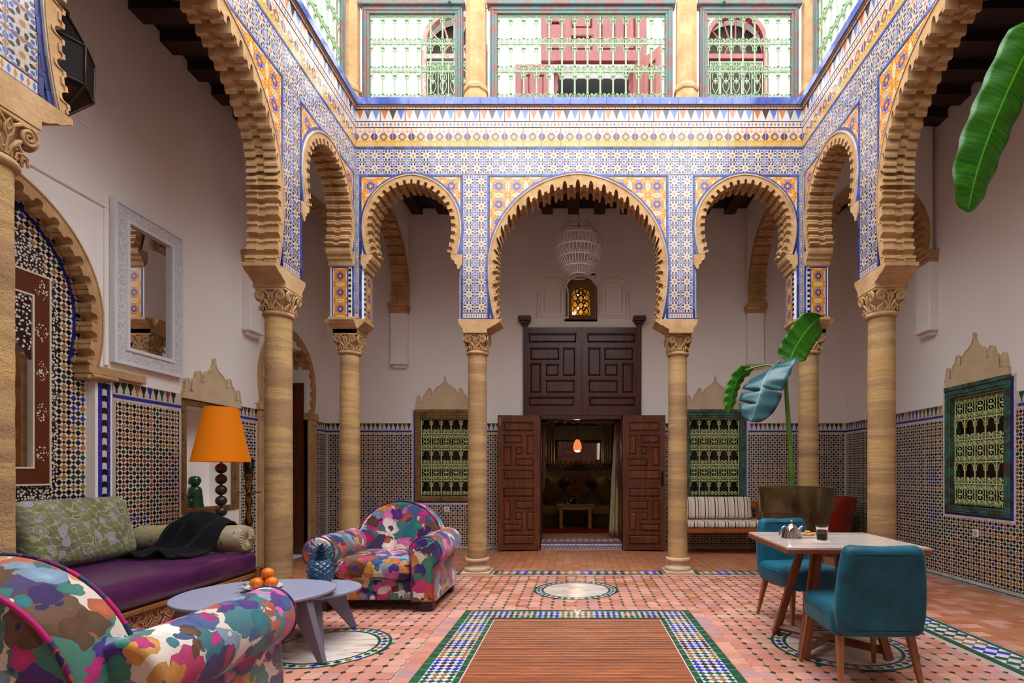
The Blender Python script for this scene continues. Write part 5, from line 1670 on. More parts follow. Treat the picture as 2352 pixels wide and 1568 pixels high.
for j in range(3):
    for i in range(26): piece(mb, sq(.046, .05), -.53+i*.0495, WYB+.05+j*.075, ZR+.004, col=PAL['blue'] if (i+j) % 2 else PAL['white'], th=.02)
for i in range(40):
    for j in range(9): piece(mb, sq(.048, .1), -1.2+i*.062, WYB+.40+j*.11, ZR+.003, col=rf.choice(TERR_O), th=.008)
mb.build('step_mosaic', M_ZELL, st, kind='stuff')
# ------------------------------------------------------------------ dining corner
m = Mat('teal_velvet', .55, .35); f = m.noise(m.obj(), 5, 4, .6); g = m.noise(m.obj(), 120, 2)
m.col(m.ramp(f, [(.3, hexc('003a4a')), (.7, hexc('00627a'))])); m.b.inputs['Sheen Weight'].default_value = .3; m.b.inputs['Sheen Roughness'].default_value = .35
m.b.inputs['Sheen Tint'].default_value = (.25, .75, .85, 1); m.bump(f*.7+g*.3, .12, .006); M_TEAL = m.m
M_OAK = wood('warm_oak', hexc('7a4526'), hexc('a8683e'), .4, along='Z', rand=.1)
M_WALNUT = wood('walnut_frame', hexc('6a3216'), hexc('94512a'), .4, along='Z', rand=.1)
M_FOOT = simple('black_glide', hexc('141210'), .5)
def leg(mb, a, b, r0, r1, n=4):
    """square tapered leg from a (top) to b (foot)"""
    mb.tube([a, b], [r0, r1], n, smooth=False, up=(.7, .7, .05))
def rrect(x0, x1, y0, y1, r, n=5):
    out = []
    for (cx, cy_, a0) in ((x1-r[0], y0+r[0], -pi/2), (x1-r[1], y1-r[1], 0), (x0+r[2], y1-r[2], pi/2), (x0+r[3], y0+r[3], pi)):
        rr = r[[0,1,2,3][int(round((a0+pi/2)/(pi/2)))]]
        for i in range(n+1):
            a = a0+pi/2*i/n; out.append((cx+rr*cos(a), cy_+rr*sin(a)))
    return out
def dining_chair():
    root = thing('dining_chair', 'teal chair', 'chair', group='teal dining chairs')
    # back: upright slab, a little wider in the middle, leaning backwards; front of the chair is +Y
    mb = MB()
    out = []
    for i in range(25):      # closed outline, (x, z)
        pass
    pts = [(-.222,.355),(-.19,.33),(-.10,.322),(0,.32),(.10,.322),(.19,.33),(.222,.355),(.232,.44),(.232,.55),(.222,.68),(.208,.775),(.192,.808),(.165,.818),(.08,.814),(0,.810),(-.08,.814),(-.165,.818),(-.192,.808),(-.208,.775),(-.222,.68),(-.232,.55),(-.232,.44)]
    M = Matrix.Translation((0, -.215, 0)) @ Matrix.Rotation(radians(5), 4, 'X') @ Matrix(((1,0,0,0),(0,0,-1,0),(0,1,0,0),(0,0,0,1)))
    mb.rprism(pts[::1], .10, .042, 5, M=M)
    o = mb.build('backrest', M_TEAL, root)
    mb = MB()
    seat = rrect(-.238, .238, -.25, .30, (.05, .16, .16, .05), 7)
    mb.rprism(seat, .165, .05, 5, M=Matrix.Translation((0, 0, .388)))
    o = mb.build('seat', M_TEAL, root)
    mb = MB(); q = [(p[0]*1.0, p[1]*1.0, .425) for p in rrect(-.2385, .2385, -.18, .3005, (.05, .16, .16, .05), 7)]
    mb.tube(q[3:-3], .004, 5); mb.build('seam', M_TEAL, root)
    for (x, y, fx, fy, r) in ((-.19, .20, -.225, .255, .026), (.19, .20, .225, .255, .026), (-.185, -.20, -.215, -.285, .027), (.185, -.20, .215, -.285, .027)):
        mb = MB(); leg(mb, (x, y, .33), (fx, fy, .008), r, .013); mb.tube([(fx, fy, .008), (fx, fy, 0)], .011, 8); mb.build('leg', M_OAK, root)
    return root
ch = dining_chair(); ch['label'] = 'teal velvet dining chair seen from behind, nearest at the table'
ch.location = (1.645, 3.075, 0); ch.rotation_euler = (0, 0, radians(-3))
copy_tree(ch, loc=(1.805, 4.22, 0), rz=radians(180+9), label='teal velvet dining chair across the table, in front of the green planter')

TB = thing('dining_table', 'square marble topped dining table on splayed wooden legs', 'table', (1.73, 3.58, 0), radians(-2.5))
m = Mat('striped_marble', .18, .5, 0, (.8,.75,.7), .35); f = m.noise(m.scaled(m.obj(), (.7, 9, 1)), 2.4, 6, .6, .5)
m.col(m.ramp(f, [(.3, hexc('a38d80')), (.45, hexc('cdbdb2')), (.58, hexc('ded2ca')), (.72, hexc('b59f92'))])); M_STRM = m.m
mb = MB(); mb.box(-.427, .427, -.412, .412, .736, .75, b=.002); mb.build('top', M_STRM, TB)
mb = MB(); mb.box(-.432, .432, -.417, .417, .708, .737, b=.003); mb.build('edge_band', M_WALNUT, TB)
for sx, sy in ((-1,-1),(1,-1),(-1,1),(1,1)):
    mb = MB(); a = Vector((.02+sx*.12, .07+sy*.12, .71)); b = Vector((.02+sx*.27, .07+sy*.27, 0))
    d = (b-a); t = Vector((sx, sy, 0)).normalized()
    for k in (-1, 1):
        s_ = Vector((-t.y, t.x, 0))*.017*k
        mb.tube([a+s_, b+s_], .024, 4, smooth=False, up=t)
    mb.build('leg', M_WALNUT, TB)
for sx in (-1, 1):
    mb = MB(); mb.tube([(.02-.25, .07-sx*.25, .055), (.02+.25, .07+sx*.25, .055)], .028, 4, smooth=False, up=(0, 0, 1)); mb.build('cross_stretcher', M_WALNUT, TB)
# things on the table
M_STEEL = simple('polished_steel', hexc('c9c6c4'), .12, 1.0)
t = thing('teapot', 'small polished steel teapot on the marble dining table', 'teapot', at(1818, 1233, 3.60)[:2]+(.75,), radians(8))
mb = MB()
def sqsec(h, z, r): return [(h*cos(a)/max(abs(cos(a)), abs(sin(a)))*(1-r)+h*cos(a)*r, h*sin(a)/max(abs(cos(a)), abs(sin(a)))*(1-r)+h*sin(a)*r, z) for a in [2*pi*k/32+pi/32 for k in range(32)]]
secs = [(.056,0,.35),(.058,.005,.35),(.055,.012,.3),(.050,.04,.35),(.042,.068,.6),(.034,.083,.95),(.028,.09,1)]
vs_ = [p for h, z, r in secs for p in sqsec(h, z, r)]
mb.add(vs_, [(i*32+k, i*32+(k+1)%32, (i+1)*32+(k+1)%32, (i+1)*32+k) for i in range(6) for k in range(32)]+[tuple(range(32))[::-1]], smooth=True)
mb.build('body', M_STEEL, t, sharp=50)
mb = MB(); mb.lathe([(.030,.088),(.029,.094),(.018,.101),(.006,.104),(.005,.112),(.010,.116),(.010,.124),(.006,.127),(.0001,.128)], 20); mb.build('lid', M_STEEL, t, sharp=50)
mb = MB(); mb.tube([(.040,0,.032),(.056,0,.052),(.066,0,.074),(.080,0,.083)], [.017,.013,.009,.007], 10, flat=.8); mb.build('spout', M_STEEL, t)
mb = MB(); mb.tube([(-.034,0,.082),(-.055,0,.086),(-.068,0,.078),(-.078,0,.055),(-.088,0,.026)], .006, 8, flat=1.8); mb.build('handle', M_STEEL, t)
m = Mat('white_glazed_china', .2, .5, 0, hexc('e2ddd6'), .3); M_CHINA = m.m
px = at(1856, 1231, 3.66)
t = thing('plate', 'small oblong white plate of biscuits beside the steel teapot', 'plate', (px[0], px[1], .75))
mb = MB(); mb.rprism(rrect(-.062, .062, -.038, .038, (.015,)*4, 4), .012, .005, 3, M=Matrix.Translation((0,0,.006)))
mb.tube([(p[0], p[1], .012) for p in rrect(-.062, .062, -.038, .038, (.015,)*4, 4)], .003, 6, closed=True); mb.build('dish', M_CHINA, t)
M_BISC = simple('baked_biscuit', hexc('c98f52'), .8, var=.25, scale=60, bump=.3, bscale=80)
rb = random.Random(3)
for i, (x, y, z, lb) in enumerate(((-.028, .0, .024, 'leftmost biscuit on the plate'), (.0, .010, .037, 'topmost biscuit on the plate'), (.032, -.004, .024, 'rightmost biscuit on the plate'), (.002, -.016, .022, 'front biscuit on the plate, lying flat'))):
    mb = MB(); mb.sphere((0,0,0), .024, 14, 8, sc=(1.0, .9, .46))
    o = mb.build('biscuit', M_BISC, label='golden round biscuit, '+lb, category='biscuit', group='biscuits on the plate'); o.location = (px[0]+x, px[1]+y, .75+z); o.rotation_euler = (rb.uniform(-.15,.15), rb.uniform(-.15,.15), rb.uniform(0,3))
m = Mat('clear_glass', .02, .5, 0, (1,1,1)); m.b.inputs['Transmission Weight'].default_value = 1.0; m.b.inputs['IOR'].default_value = 1.22; M_GLASS = m.m
m = Mat('amber_tea', .1, .5, 0, hexc('b07a22')); M_TEA = m.m
gx = at(1888, 1239, 3.48)
cst = MB(); cst.box(-.042, .042, -.036, .036, 0, .004, b=.001); o = cst.build('coaster', simple('white_paper', hexc('e4e2e4'), .8), label='white square paper coaster under the tea glass', category='coaster'); o.location = (gx[0], gx[1], .75); o.rotation_euler = (0,0,radians(6))
t = thing('tea_glass', 'ridged glass half full of amber tea on white coaster', 'glass', (gx[0], gx[1], .754))
mb = MB(); mb.lathe([(.0001,.0),(.030,0),(.033,.004),(.036,.060),(.0385,.063),(.0385,.068),(.037,.072),(.040,.100),(.0385,.100),(.0355,.072),(.034,.06),(.031,.007),(.0001,.007)], 28); mb.build('cup', M_GLASS, t, sharp=60)
mb = MB(); mb.lathe([(.0001,.0075),(.0305,.0075),(.0328,.046),(.0001,.046)], 24); mb.build('tea', M_TEA, t, sharp=60)

# ------------------------------------------------------------------ planters and banana plants
def glaze(name, c1, c2, rough=.18):
    m = Mat(name, rough, .5, 0, c1, .4); f = m.noise(m.obj(), 3.5, 4, .6)
    m.col(m.ramp(f, [(.35, c1), (.65, c2)])); m.rough(f*.12+rough); return m.m
M_OLIVE = glaze('olive_glaze', hexc('2c240a'), hexc('4a3c14')); M_RED = glaze('red_glaze', hexc('7c150a'), hexc('9c2010'))
def planter(name, lab, loc, R, H, mat, rim):
    t = thing(name, lab, 'planter', loc)
    mb = MB(); r0 = R*.66
    mb.lathe([(.0001,.03),(r0-.03,.03),(r0,.035),(R*.885,H*rim-.012),(R*.90,H*rim-.004),(R*.955,H*rim+.004),(R*.965,H*rim+.014),(R,H-.01),(R*1.0,H-.002),(R*.985,H),(R*.95,H-.005),(R*.92,H-.09),(.0001,H-.09)], 56); mb.build('pot', mat, t, sharp=30)
    mb = MB(); mb.lathe([(.0001,.0),(r0+.02,0),(r0+.045,.05),(r0+.035,.052),(r0+.01,.02),(.0001,.02)], 48); mb.build('saucer', simple('terracotta_saucer', hexc('8e3c20'), .5), t, sharp=40)
    mb = MB(); mb.lathe([(R*.93,H-.085),(.0001,H-.075)], 40); mb.build('soil', simple('soil', hexc('3a2a1e'), .95, var=.3, scale=40, bump=.6), t)
    return t
GP = planter('planter', 'large olive green glazed planter holding the young banana plant', (2.40, 5.73, 0), .39, 1.05, M_OLIVE, .74)
planter('planter', 'glossy red planter in the rear right corner behind the green one', (3.74, 7.78, 0), .38, .85, M_RED, .76)
def leaf_mat(name, c1, c2, trans=.0, coat=.2):
    m = Mat(name, .35, .5, 0, c1, coat); u, v = m.uv()
    st = (m.noise(m.comb(v*70.0, u*1.5, 0.0), 1.0, 3, .6))
    c = m.ramp(st, [(.3, c1), (.7, c2)])
    mid = (u-.5).abs()
    c = m.mix(mid.lt(.018), c, tuple(min(1, x*1.8+.03) for x in c2))
    m.col(c); m.b.inputs['Subsurface Weight'].default_value = 0
    tr = m.n('ShaderNodeBsdfTranslucent'); m.L(c, tr.inputs['Color']); mx = m.n('ShaderNodeMixShader'); mx.inputs[0].default_value = trans
    out = m.t.nodes['Material Output']; m.L(m.b.outputs[0], mx.inputs[1]); m.L(tr.outputs[0], mx.inputs[2]); m.L(mx.outputs[0], out.inputs['Surface'])
    m.bump(st, .25, .006)
    return m.m
M_LEAF = leaf_mat('banana_leaf', hexc('246a10'), hexc('4c9c1c'), .5)
M_LEAFB = leaf_mat('blue_green_banana_leaf', hexc('1c4650'), hexc('34666e'), .12, .15)
M_STEM = simple('banana_stem', hexc('4c7a1c'), .4, var=.35, scale=7)
def banana_leaf(name, mid, width, side, mat, parent, lab=None, nu=10, nv=36, fold=.25, cuts=(), ripple=.012, cutw=.3):
    """blade along the polyline mid (list of points), side = unit vector across"""
    P = [Vector(p) for p in mid]; d = [0]
    for i in range(1, len(P)): d.append(d[-1]+(P[i]-P[i-1]).length)
    def along(t):
        q = t*d[-1]
        for i in range(1, len(P)):
            if q <= d[i] or i == len(P)-1:
                k = (q-d[i-1])/(d[i]-d[i-1])
                a, b = P[max(0, i-2)], P[min(len(P)-1, i+1)]
                p = P[i-1].lerp(P[i], k); return p
    sv = Vector(side).normalized()
    mb = MB(); rl = random.Random(len(P)*13+int(width*1000))
    def pt(i, j):
        t = j/nv; c = along(t); c2 = along(min(1, t+.02)); c1 = along(max(0, t-.02)); tg = (c2-c1).normalized()
        s_ = (sv-sv.dot(tg)*tg).normalized(); nn = tg.cross(s_)
        wd = width*(min(1, t/.12)**.6)*(1-max(0, (t-.62)/.38)**2.4)**.5 if t < 1 else 0.0
        x = (i/nu*2-1)
        notch = 1.0
        for (ct, sg) in cuts:
            if abs(t-ct) < .012 and x*sg > 0: notch = cutw
        off = s_*(x*wd*notch) + nn*(abs(x)*wd*fold + ripple*sin(t*40+x*3)*abs(x) - .15*wd*x*x)
        return c+off
    mb.grid(pt, nu, nv)
    o = mb.build(name, mat, parent); 
    if lab: o['label'] = lab
    m_ = o.modifiers.new('thick', 'SOLIDIFY'); m_.thickness = .0015
    return o
def curve_pts(pts, n=18):
    """smooth (Catmull-Rom) resampling"""
    P = [Vector(p) for p in pts]; out = []
    for i in range(len(P)-1):
        a, b, c, d = P[max(0,i-1)], P[i], P[i+1], P[min(len(P)-1, i+2)]
        for k in range(n):
            t = k/n; out.append(.5*((2*b)+(c-a)*t+(2*a-5*b+4*c-d)*t*t+(3*b-a-3*c+d)*t**3))
    out.append(P[-1]); return out
Yb = 5.70
q = lambda px_, py_, Y=Yb: at(px_, py_, Y)
BP = thing('banana_plant', 'young banana plant with three leaves in the olive green planter', 'plant', (q(1818, 1113)[0], Yb, .96))
def loc_(p): return tuple(Vector(p)-Vector((q(1818, 1113)[0], Yb, .96)))
mb = MB(); sp = curve_pts([loc_(q(1819, 1118)), loc_(q(1817, 1060)), loc_(q(1812, 985)), loc_(q(1806, 900)), loc_(q(1805, 850))], 6)
mb.tube(sp, [.030-.010*i/(len(sp)-1) for i in range(len(sp))], 12)
for k in (.25, .55, .8): p = sp[int(k*len(sp))]; mb.tube([p-Vector((0,0,.003)), p+Vector((0,0,.003))], .031-.010*k, 12)
mb.build('stem', M_STEM, BP)
mb = MB()
mb.tube(curve_pts([loc_(q(1805, 855)), loc_(q(1808, 840)), loc_(q(1812, 828))], 4), .014, 8)
mb.tube(curve_pts([loc_(q(1804, 862)), loc_(q(1798, 845, 5.64)), loc_(q(1787, 830, 5.55))], 4), .010, 8)
mb.tube(curve_pts([loc_(q(1804, 862)), loc_(q(1795, 850, 5.7)), loc_(q(1760, 838, 5.8)), loc_(q(1712, 850, 5.84))], 4), .010, 8)
mb.build('leaf_stalk', M_STEM, BP)
banana_leaf('leaf', curve_pts([loc_(q(1812, 832)), loc_(q(1826, 800, 5.68)), loc_(q(1848, 765, 5.64)), loc_(q(1872, 738, 5.6)), loc_(q(1893, 722, 5.56))]), .155, (.8, -.25, .55), M_LEAF, BP, 'upright bright green leaf', fold=.18)
banana_leaf('leaf', curve_pts([loc_(q(1806, 838, 5.66)), loc_(q(1780, 838, 5.52)), loc_(q(1757, 868, 5.40)), loc_(q(1742, 915, 5.34)), loc_(q(1725, 968, 5.32))]), .20, (.85, -.2, .42), M_LEAFB, BP, 'drooping blue green leaf with torn edge', fold=-.22, cuts=((.60, 1), (.64, -1), (.80, -1)), cutw=.25, nv=60)
banana_leaf('leaf', curve_pts([loc_(q(1730, 848, 5.85)), loc_(q(1702, 862, 5.9)), loc_(q(1685, 895, 5.9)), loc_(q(1674, 948, 5.88))]), .085, (.85, .35, -.3), M_LEAF, BP, 'hanging dark green leaf behind', fold=-.2)
# big leaf of a second plant that stands just outside the frame
P2 = thing('banana_plant', 'banana plant with one huge hanging leaf at the upper right', 'plant', (3.35, 2.95, 0))
o_ = Vector((3.35, 2.95, 0)); l2 = lambda px_, py_, Y: tuple(Vector(at(px_, py_, Y))-o_)
mb = MB(); mb.lathe([(.0001,0),(.17,0),(.24,.42),(.26,.44),(.23,.44),(.0001,.40)], 40); mb.build('pot', M_OLIVE, P2, sharp=40)
mb = MB(); mb.tube(curve_pts([(0,0,.35), (.01,0,1.6), (0,0,2.9), (-.03,0,3.5)], 8), [.075-.045*i/24 for i in range(25)], 14); mb.build('stem', M_STEM, P2)
mb = MB(); st_ = curve_pts([(-.03,0,3.45), (-.12,0,3.72), l2(2440, -10, 2.95), l2(2390, 40, 2.93)], 6); mb.tube(st_, .018, 8); mb.build('leaf_stalk', M_STEM, P2)
banana_leaf('leaf', curve_pts([l2(2392, 40, 2.93), l2(2368, 95, 2.92), l2(2325, 185, 2.91), l2(2280, 290, 2.90), l2(2245, 390, 2.90), l2(2222, 486, 2.91)]), .135, (.92, .1, .36), M_LEAF, P2, 'huge hanging leaf lit from behind', fold=-.10, nv=60, ripple=.008)
banana_leaf('leaf', curve_pts([(-.02,.0,3.5), (.15,.2,4.0), (.45,.45,4.2), (.75,.7,3.9)]), .16, (.6, -.6, .1), M_LEAF, P2, 'arching leaf pointing to the wall')

# ------------------------------------------------------------------ bench with striped cushions
M_BENCH = wood('orange_bench_wood', hexc('8a4418'), hexc('b8682c'), .42, along='X', rand=.08)
bx0, bx1 = 1.50, 2.86; by0, by1 = 7.60, 8.22
B = thing('bench', 'orange wooden bench with sloping arms under the rear window', 'bench', ((bx0+bx1)/2, (by0+by1)/2, 0))
hw, hd = (bx1-bx0)/2, (by1-by0)/2
for sx in (-1, 1):
    for sy in (-1, 1):
        mb = MB(); x = sx*(hw-.028); mb.box(x-.028, x+.028, sy*(hd-.028)-.028, sy*(hd-.028)+.028, 0, .62 if sy < 0 else .76, b=.004); mb.build('leg', M_BENCH, B)
    mb = MB(); mb.prism([(-hd+.0, .60), (-hd, .645), (hd-.05, .735), (hd-.05, .69)], sx*(hw-.028)-.024, sx*(hw-.028)+.024, axes='wuv'); mb.build('armrest', M_BENCH, B)
mb = MB(); mb.box(-hw+.05, hw-.05, -hd+.006, -hd+.04, .335, .395, b=.004); mb.build('front_rail', M_BENCH, B)
for i in range(6):
    mb = MB(); y_ = -hd+.05+i*.09; mb.box(-hw+.05, hw-.05, y_, y_+.07, .372, .394, b=.003); mb.build('seat_slat', M_BENCH, B)
mb = MB(); mb.box(-hw+.05, hw-.05, hd-.05, hd-.012, .66, .76, b=.005); mb.box(-hw+.05, hw-.05, hd-.05, hd-.012, .42, .50, b=.005); mb.build('back_rail', M_BENCH, B)
m = Mat('striped_canvas', .85, .2); x_, y_, z_ = m.xyz(m.obj())
fr = (x_/.150+.12).fract()
c = m.mix(0.0, hexc('dcd0c0'), hexc('dcd0c0'))
c = m.mix(((fr-.66).abs()).lt(.10), c, hexc('cfb494')); c = m.mix(((fr-.66).abs()).lt(.045), c, hexc('d9c8b0'))
c = m.mix(((fr-.08).abs()).lt(.045), c, hexc('1f1719')); c = m.mix(((fr-.40).abs()).lt(.036), c, hexc('5c2c2c'))
m.col(c); m.bump(m.noise(m.obj(), 90, 3), .2, .003); M_STRIPE = m.m
cz = ((bx0+bx1)/2, 7.885, .442)
mb = MB(); mb.rbox((0,0,0), (1.24, .50, .092), .035, 4, puff=.006); o = mb.build('seat_cushion', M_STRIPE, label='flat striped seat cushion lying on the wooden bench', category='cushion'); o.location = cz
mb = MB(); mb.rbox((0,0,0), (1.13, .13, .34), .05, 4, puff=.03); o = mb.build('back_cushion', M_STRIPE, label='long striped back cushion leaning on the wooden bench back', category='cushion'); o.location = ((bx0+bx1)/2-.06, 8.06, .665); o.rotation_euler = (radians(-10), 0, 0)
# ------------------------------------------------------------------ flowered fabric
def floral(name, dark=1.0):
    m = Mat(name, .75, .25)
    p = m.obj()
    w1 = m.noise(p, 6.0, 3, .6, color=True)
    def warp(amount, off):
        v = m.n('ShaderNodeVectorMath', operation='MULTIPLY_ADD'); m.L(w1, v.inputs[0]); v.inputs[1].default_value = (amount,)*3
        a = m.n('ShaderNodeVectorMath', operation='ADD'); m.L(p, a.inputs[0]); a.inputs[1].default_value = off
        m.L(a.outputs[0], v.inputs[2]); return v.outputs[0]
    PALS = [hexc(c) for c in ('c4207e', '2a1458', '1f6f78', 'c98a34', '2a4f86', 'd964a6', '5c3a1c', '2f7d6a', 'b2502a', '44207a', 'e6dcd2', '7f9db4', 'b81a62')]
    wash = m.noise(p, 26, 5, .65)
    base = m.mix(1.0, hexc('d6c8ba'), m.ramp(m.noise(p, 8, 3), [(.3, (.85, .82, .78)), (.7, (1, 1, 1))]), 'MULTIPLY')
    c = base
    for scale, off, th, seed in ((4.3, (1.3, .2, .5), .72, 0), (6.2, (.1, 3.1, 1.7), .58, 4), (9.5, (5.1, 1.1, 2.7), .46, 8)):
        vo = m.voro(warp(.16, off), scale)
        d = S(m.t, vo.outputs['Distance'])
        sp_ = m.n('ShaderNodeSeparateColor'); m.L(vo.outputs['Color'], sp_.inputs[0])
        r_ = S(m.t, sp_.outputs[0]); g_ = S(m.t, sp_.outputs[1])
        n = len(PALS); pal = PALS[seed:]+PALS[:seed]
        pc = m.ramp(r_, [(i/n, q) for i, q in enumerate(pal)], True)
        # watercolour: lighter heart, darker rim
        k = m.ramp(wash*.7+(d/th)*.35, [(.25, (1.35, 1.3, 1.3)), (.55, (.9, .9, .9)), (.85, (.62, .6, .62))])
        pc = m.mix(1.0, pc, k, 'MULTIPLY')
        mask = (d.lt(g_*.35+th*.66))
        c = m.mix(mask*.95, c, pc)
    m.col(c); m.b.inputs['Sheen Weight'].default_value = .25
    m.bump(m.noise(p, 240, 2), .1, .001)
    return m.m
M_FLORAL = floral('watercolour_floral_fabric')
m = Mat('multicolour_piping', .7, .3); f = m.noise(m.obj(), 7, 2); m.col(m.ramp(f, [(0, hexc('b01a68')), (.42, hexc('b01a68')), (.44, hexc('1f3a5c')), (.52, hexc('1d4a58')), (.54, hexc('6a1a58')), (.62, hexc('8a5a2c')), (.64, hexc('241a4a'))], True)); M_PIPE = m.m
def armchair():
    root = thing('armchair', 'floral armchair', 'armchair', group='floral club armchairs')
    # arms: rolled top on an upright side panel, front at -Y
    for sx in (-1, 1):
        mb = MB(); cx = sx*.46; r = .138; zc = .512
        prof = []
        for i in range(21):
            a = -pi*.5+ (1.62*pi)*i/20 if sx > 0 else 0
        out = []
        a0, a1 = radians(-62), radians(205)
        for i in range(25):
            a = a0+(a1-a0)*i/24; out.append((cx+sx*r*cos(a), zc+r*sin(a)))
        out = out + [(cx-sx*.115, .09), (cx+sx*.085, .09)]
        if sx < 0: pass
        M = Matrix.Translation((0, -.03, 0)) @ Matrix(((1,0,0,0),(0,0,1,0),(0,1,0,0),(0,0,0,1)))
        mb.rprism(out, .84, .02, 3, M=M)
        o = mb.build('arm', M_FLORAL, root, sharp=60)
        pb = MB(); pts = [(q[0], -.437, q[1]) for q in out[:-1]]+[(out[-1][0], -.437, out[-1][1])]
        pb.tube(pts, .0075, 6); pb.build('piping', M_PIPE, o)
    mb = MB(); mb.rbox((0, .0, .20), (.72, .80, .22), .03, 3); mb.build('base', M_FLORAL, root)
    mb = MB(); mb.rbox((0, -.10, .365), (.66, .72, .16), .06, 4, puff=.035); o = mb.build('seat_cushion', M_FLORAL, root)
    pb = MB(); pb.tube([(-.325,-.425,.335),(-.32,-.452,.335),(.32,-.452,.335),(.325,-.425,.335)], .007, 6); pb.tube([(-.325,-.425,.405),(-.31,-.448,.405),(.31,-.448,.405),(.325,-.425,.405)], .007, 6); pb.build('piping', M_PIPE, o)
    # back: arched slab
    out = [(.40,.12),(.425,.30),(.43,.46)]+[(.43*cos(a), .49+.425*sin(a)) for a in [pi*i/28 for i in range(29)]]+[(-.43,.46),(-.425,.30),(-.40,.12)]
    M = Matrix.Translation((0, .33, 0)) @ Matrix.Rotation(radians(-6), 4, 'X') @ Matrix(((1,0,0,0),(0,0,-1,0),(0,1,0,0),(0,0,0,1)))
    mb = MB(); mb.rprism(out, .25, .028, 4, M=M); o = mb.build('backrest', M_FLORAL, root)
    pb = MB()
    for w_ in (-.118, .118): pb.tube([M @ Vector((q[0]*.995, q[1]*1.0-.002, w_)) for q in out], .0085, 6)
    pb.build('piping', M_PIPE, o)
    for sx in (-1, 1):
        for sy in (-1, 1):
            mb = MB(); mb.box(sx*.46-.055, sx*.46+.055, sy*.36-.05-.0, sy*.36+.05, 0, .095, b=.006); mb.build('foot', simple('dark_foot_wood', hexc('33261f'), .5), root)
    return root
A1 = armchair(); A1['label'] = 'floral club armchair facing the camera, beside the blue pineapple'
A1.location = (-1.76, 4.96, 0)
copy_tree(A1, loc=(-1.95, 2.10, 0), rz=radians(180), label='floral club armchair seen from behind, cropped at the lower left')

# ------------------------------------------------------------------ daybed
m = Mat('purple_satin', .24, .8, 0, hexc('3c1440')); f = m.noise(m.scaled(m.obj(), (3, 1, 3)), 3, 3)
m.col(m.ramp(f, [(.3, hexc('3a0f38')), (.7, hexc('541c50'))])); m.b.inputs['Sheen Weight'].default_value = .5; m.b.inputs['Sheen Tint'].default_value = (.75, .35, .9, 1); m.b.inputs['Sheen Roughness'].default_value = .3
m.bump(m.noise(m.scaled(m.obj(), (10, 2, 10)), 3, 2), .06, .01); M_SATIN = m.m
m = Mat('painted_arabesque_wood', .5, .4); p = m.obj(); x_, y_, z_ = m.xyz(p)
vo = m.voro(p, 16); d = S(m.t, vo.outputs['Distance']); vo2 = m.voro(p, 16, 'DISTANCE_TO_EDGE'); e = S(m.t, vo2.outputs['Distance'])
c = m.mix(d.lt(.22), hexc('6e2414'), hexc('3a2a5a')); c = m.mix(d.lt(.12), c, hexc('b8402a')); c = m.mix((e-.10).abs().lt(.025), c, hexc('cdb890')); c = m.mix((m.noise(p, 24, 2)-.5).abs().lt(.02), c, hexc('b98a2c'))
m.col(c); M_ARAB = m.m
DB = thing('daybed', 'low daybed with purple satin mattress on a painted base', 'daybed', (-3.39, 3.44, 0))
mb = MB(); mb.box(-.46, .47, -1.34, 1.33, .03, .27, b=.006); mb.build('painted_base', M_ARAB, DB)
mb = MB(); mb.box(-.48, .495, -1.36, 1.35, .265, .30, b=.006); mb.box(-.46, .48, -1.345, 1.34, 0, .035, b=.004); mb.box(.44, .52, 1.30, 1.37, .0, .34, b=.006); mb.build('wood_frame', M_OAK, DB)
mb = MB(); mb.rbox((.0, .0, .40), (1.02, 2.68, .20), .075, 6); mb.build('mattress', M_SATIN, DB)
def paisley(name, a, b, c_, line, sc=1.0):
    m = Mat(name, .6, .35); p = m.obj(); w1 = m.noise(p, 5*sc, 2, color=True)
    v = m.n('ShaderNodeVectorMath', operation='MULTIPLY_ADD'); m.L(w1, v.inputs[0]); v.inputs[1].default_value = (.22,)*3; m.L(p, v.inputs[2])
    vo = m.voro(v.outputs[0], 12*sc); d = S(m.t, vo.outputs['Distance']); v2 = m.voro(v.outputs[0], 30*sc); d2 = S(m.t, v2.outputs['Distance'])
    sp_ = m.n('ShaderNodeSeparateColor'); m.L(vo.outputs['Color'], sp_.inputs[0]); r_ = S(m.t, sp_.outputs[0])
    col = m.ramp(m.noise(p, 6*sc, 3), [(.34, a), (.5, b), (.64, c_)])
    wx, wy, wz = m.xyz(v.outputs[0]); vein = (((wy*46.0)+(wz*30.0)).sin()*((wz*52.0)-(wy*17.0)).sin())
    col = m.mix(vein.abs().lt(.10)*.8, col, line)
    col = m.mix(d2.lt(.17)*r_.gt(.3)*.7, col, tuple(min(1, x*1.15) for x in line)); col = m.mix(d2.lt(.08), col, hexc('5a4c2c'))
    body = d.lt(.42)*r_.gt(.35)
    col = m.mix(body, col, m.ramp(r_, [(.35, hexc('5c5a66')), (.5, hexc('6a6a3a')), (.65, hexc('72685a')), (.85, hexc('8a8aa0'))]))
    lines = (d-.40).abs().lt(.03).max((d-.27).abs().lt(.022))*r_.gt(.35)
    col = m.mix(lines, col, line)
    pet = d.lt(.16)*r_.gt(.35); col = m.mix(pet, col, hexc('a6a4b8')); col = m.mix(d.lt(.07)*r_.gt(.35), col, hexc('6a5a30'))
    m.col(col); m.b.inputs['Sheen Weight'].default_value = .2; m.bump(lines, .08, .002)
    return m.m
M_PAIS = paisley('green_paisley_brocade', hexc('5e5a52'), hexc('6f7340'), hexc('7d7a68'), hexc('aaa282'))
M_GOLD = paisley('gold_brocade', hexc('8a8048'), hexc('a09460'), hexc('a08a80'), hexc('b8ae74'), 1.1)
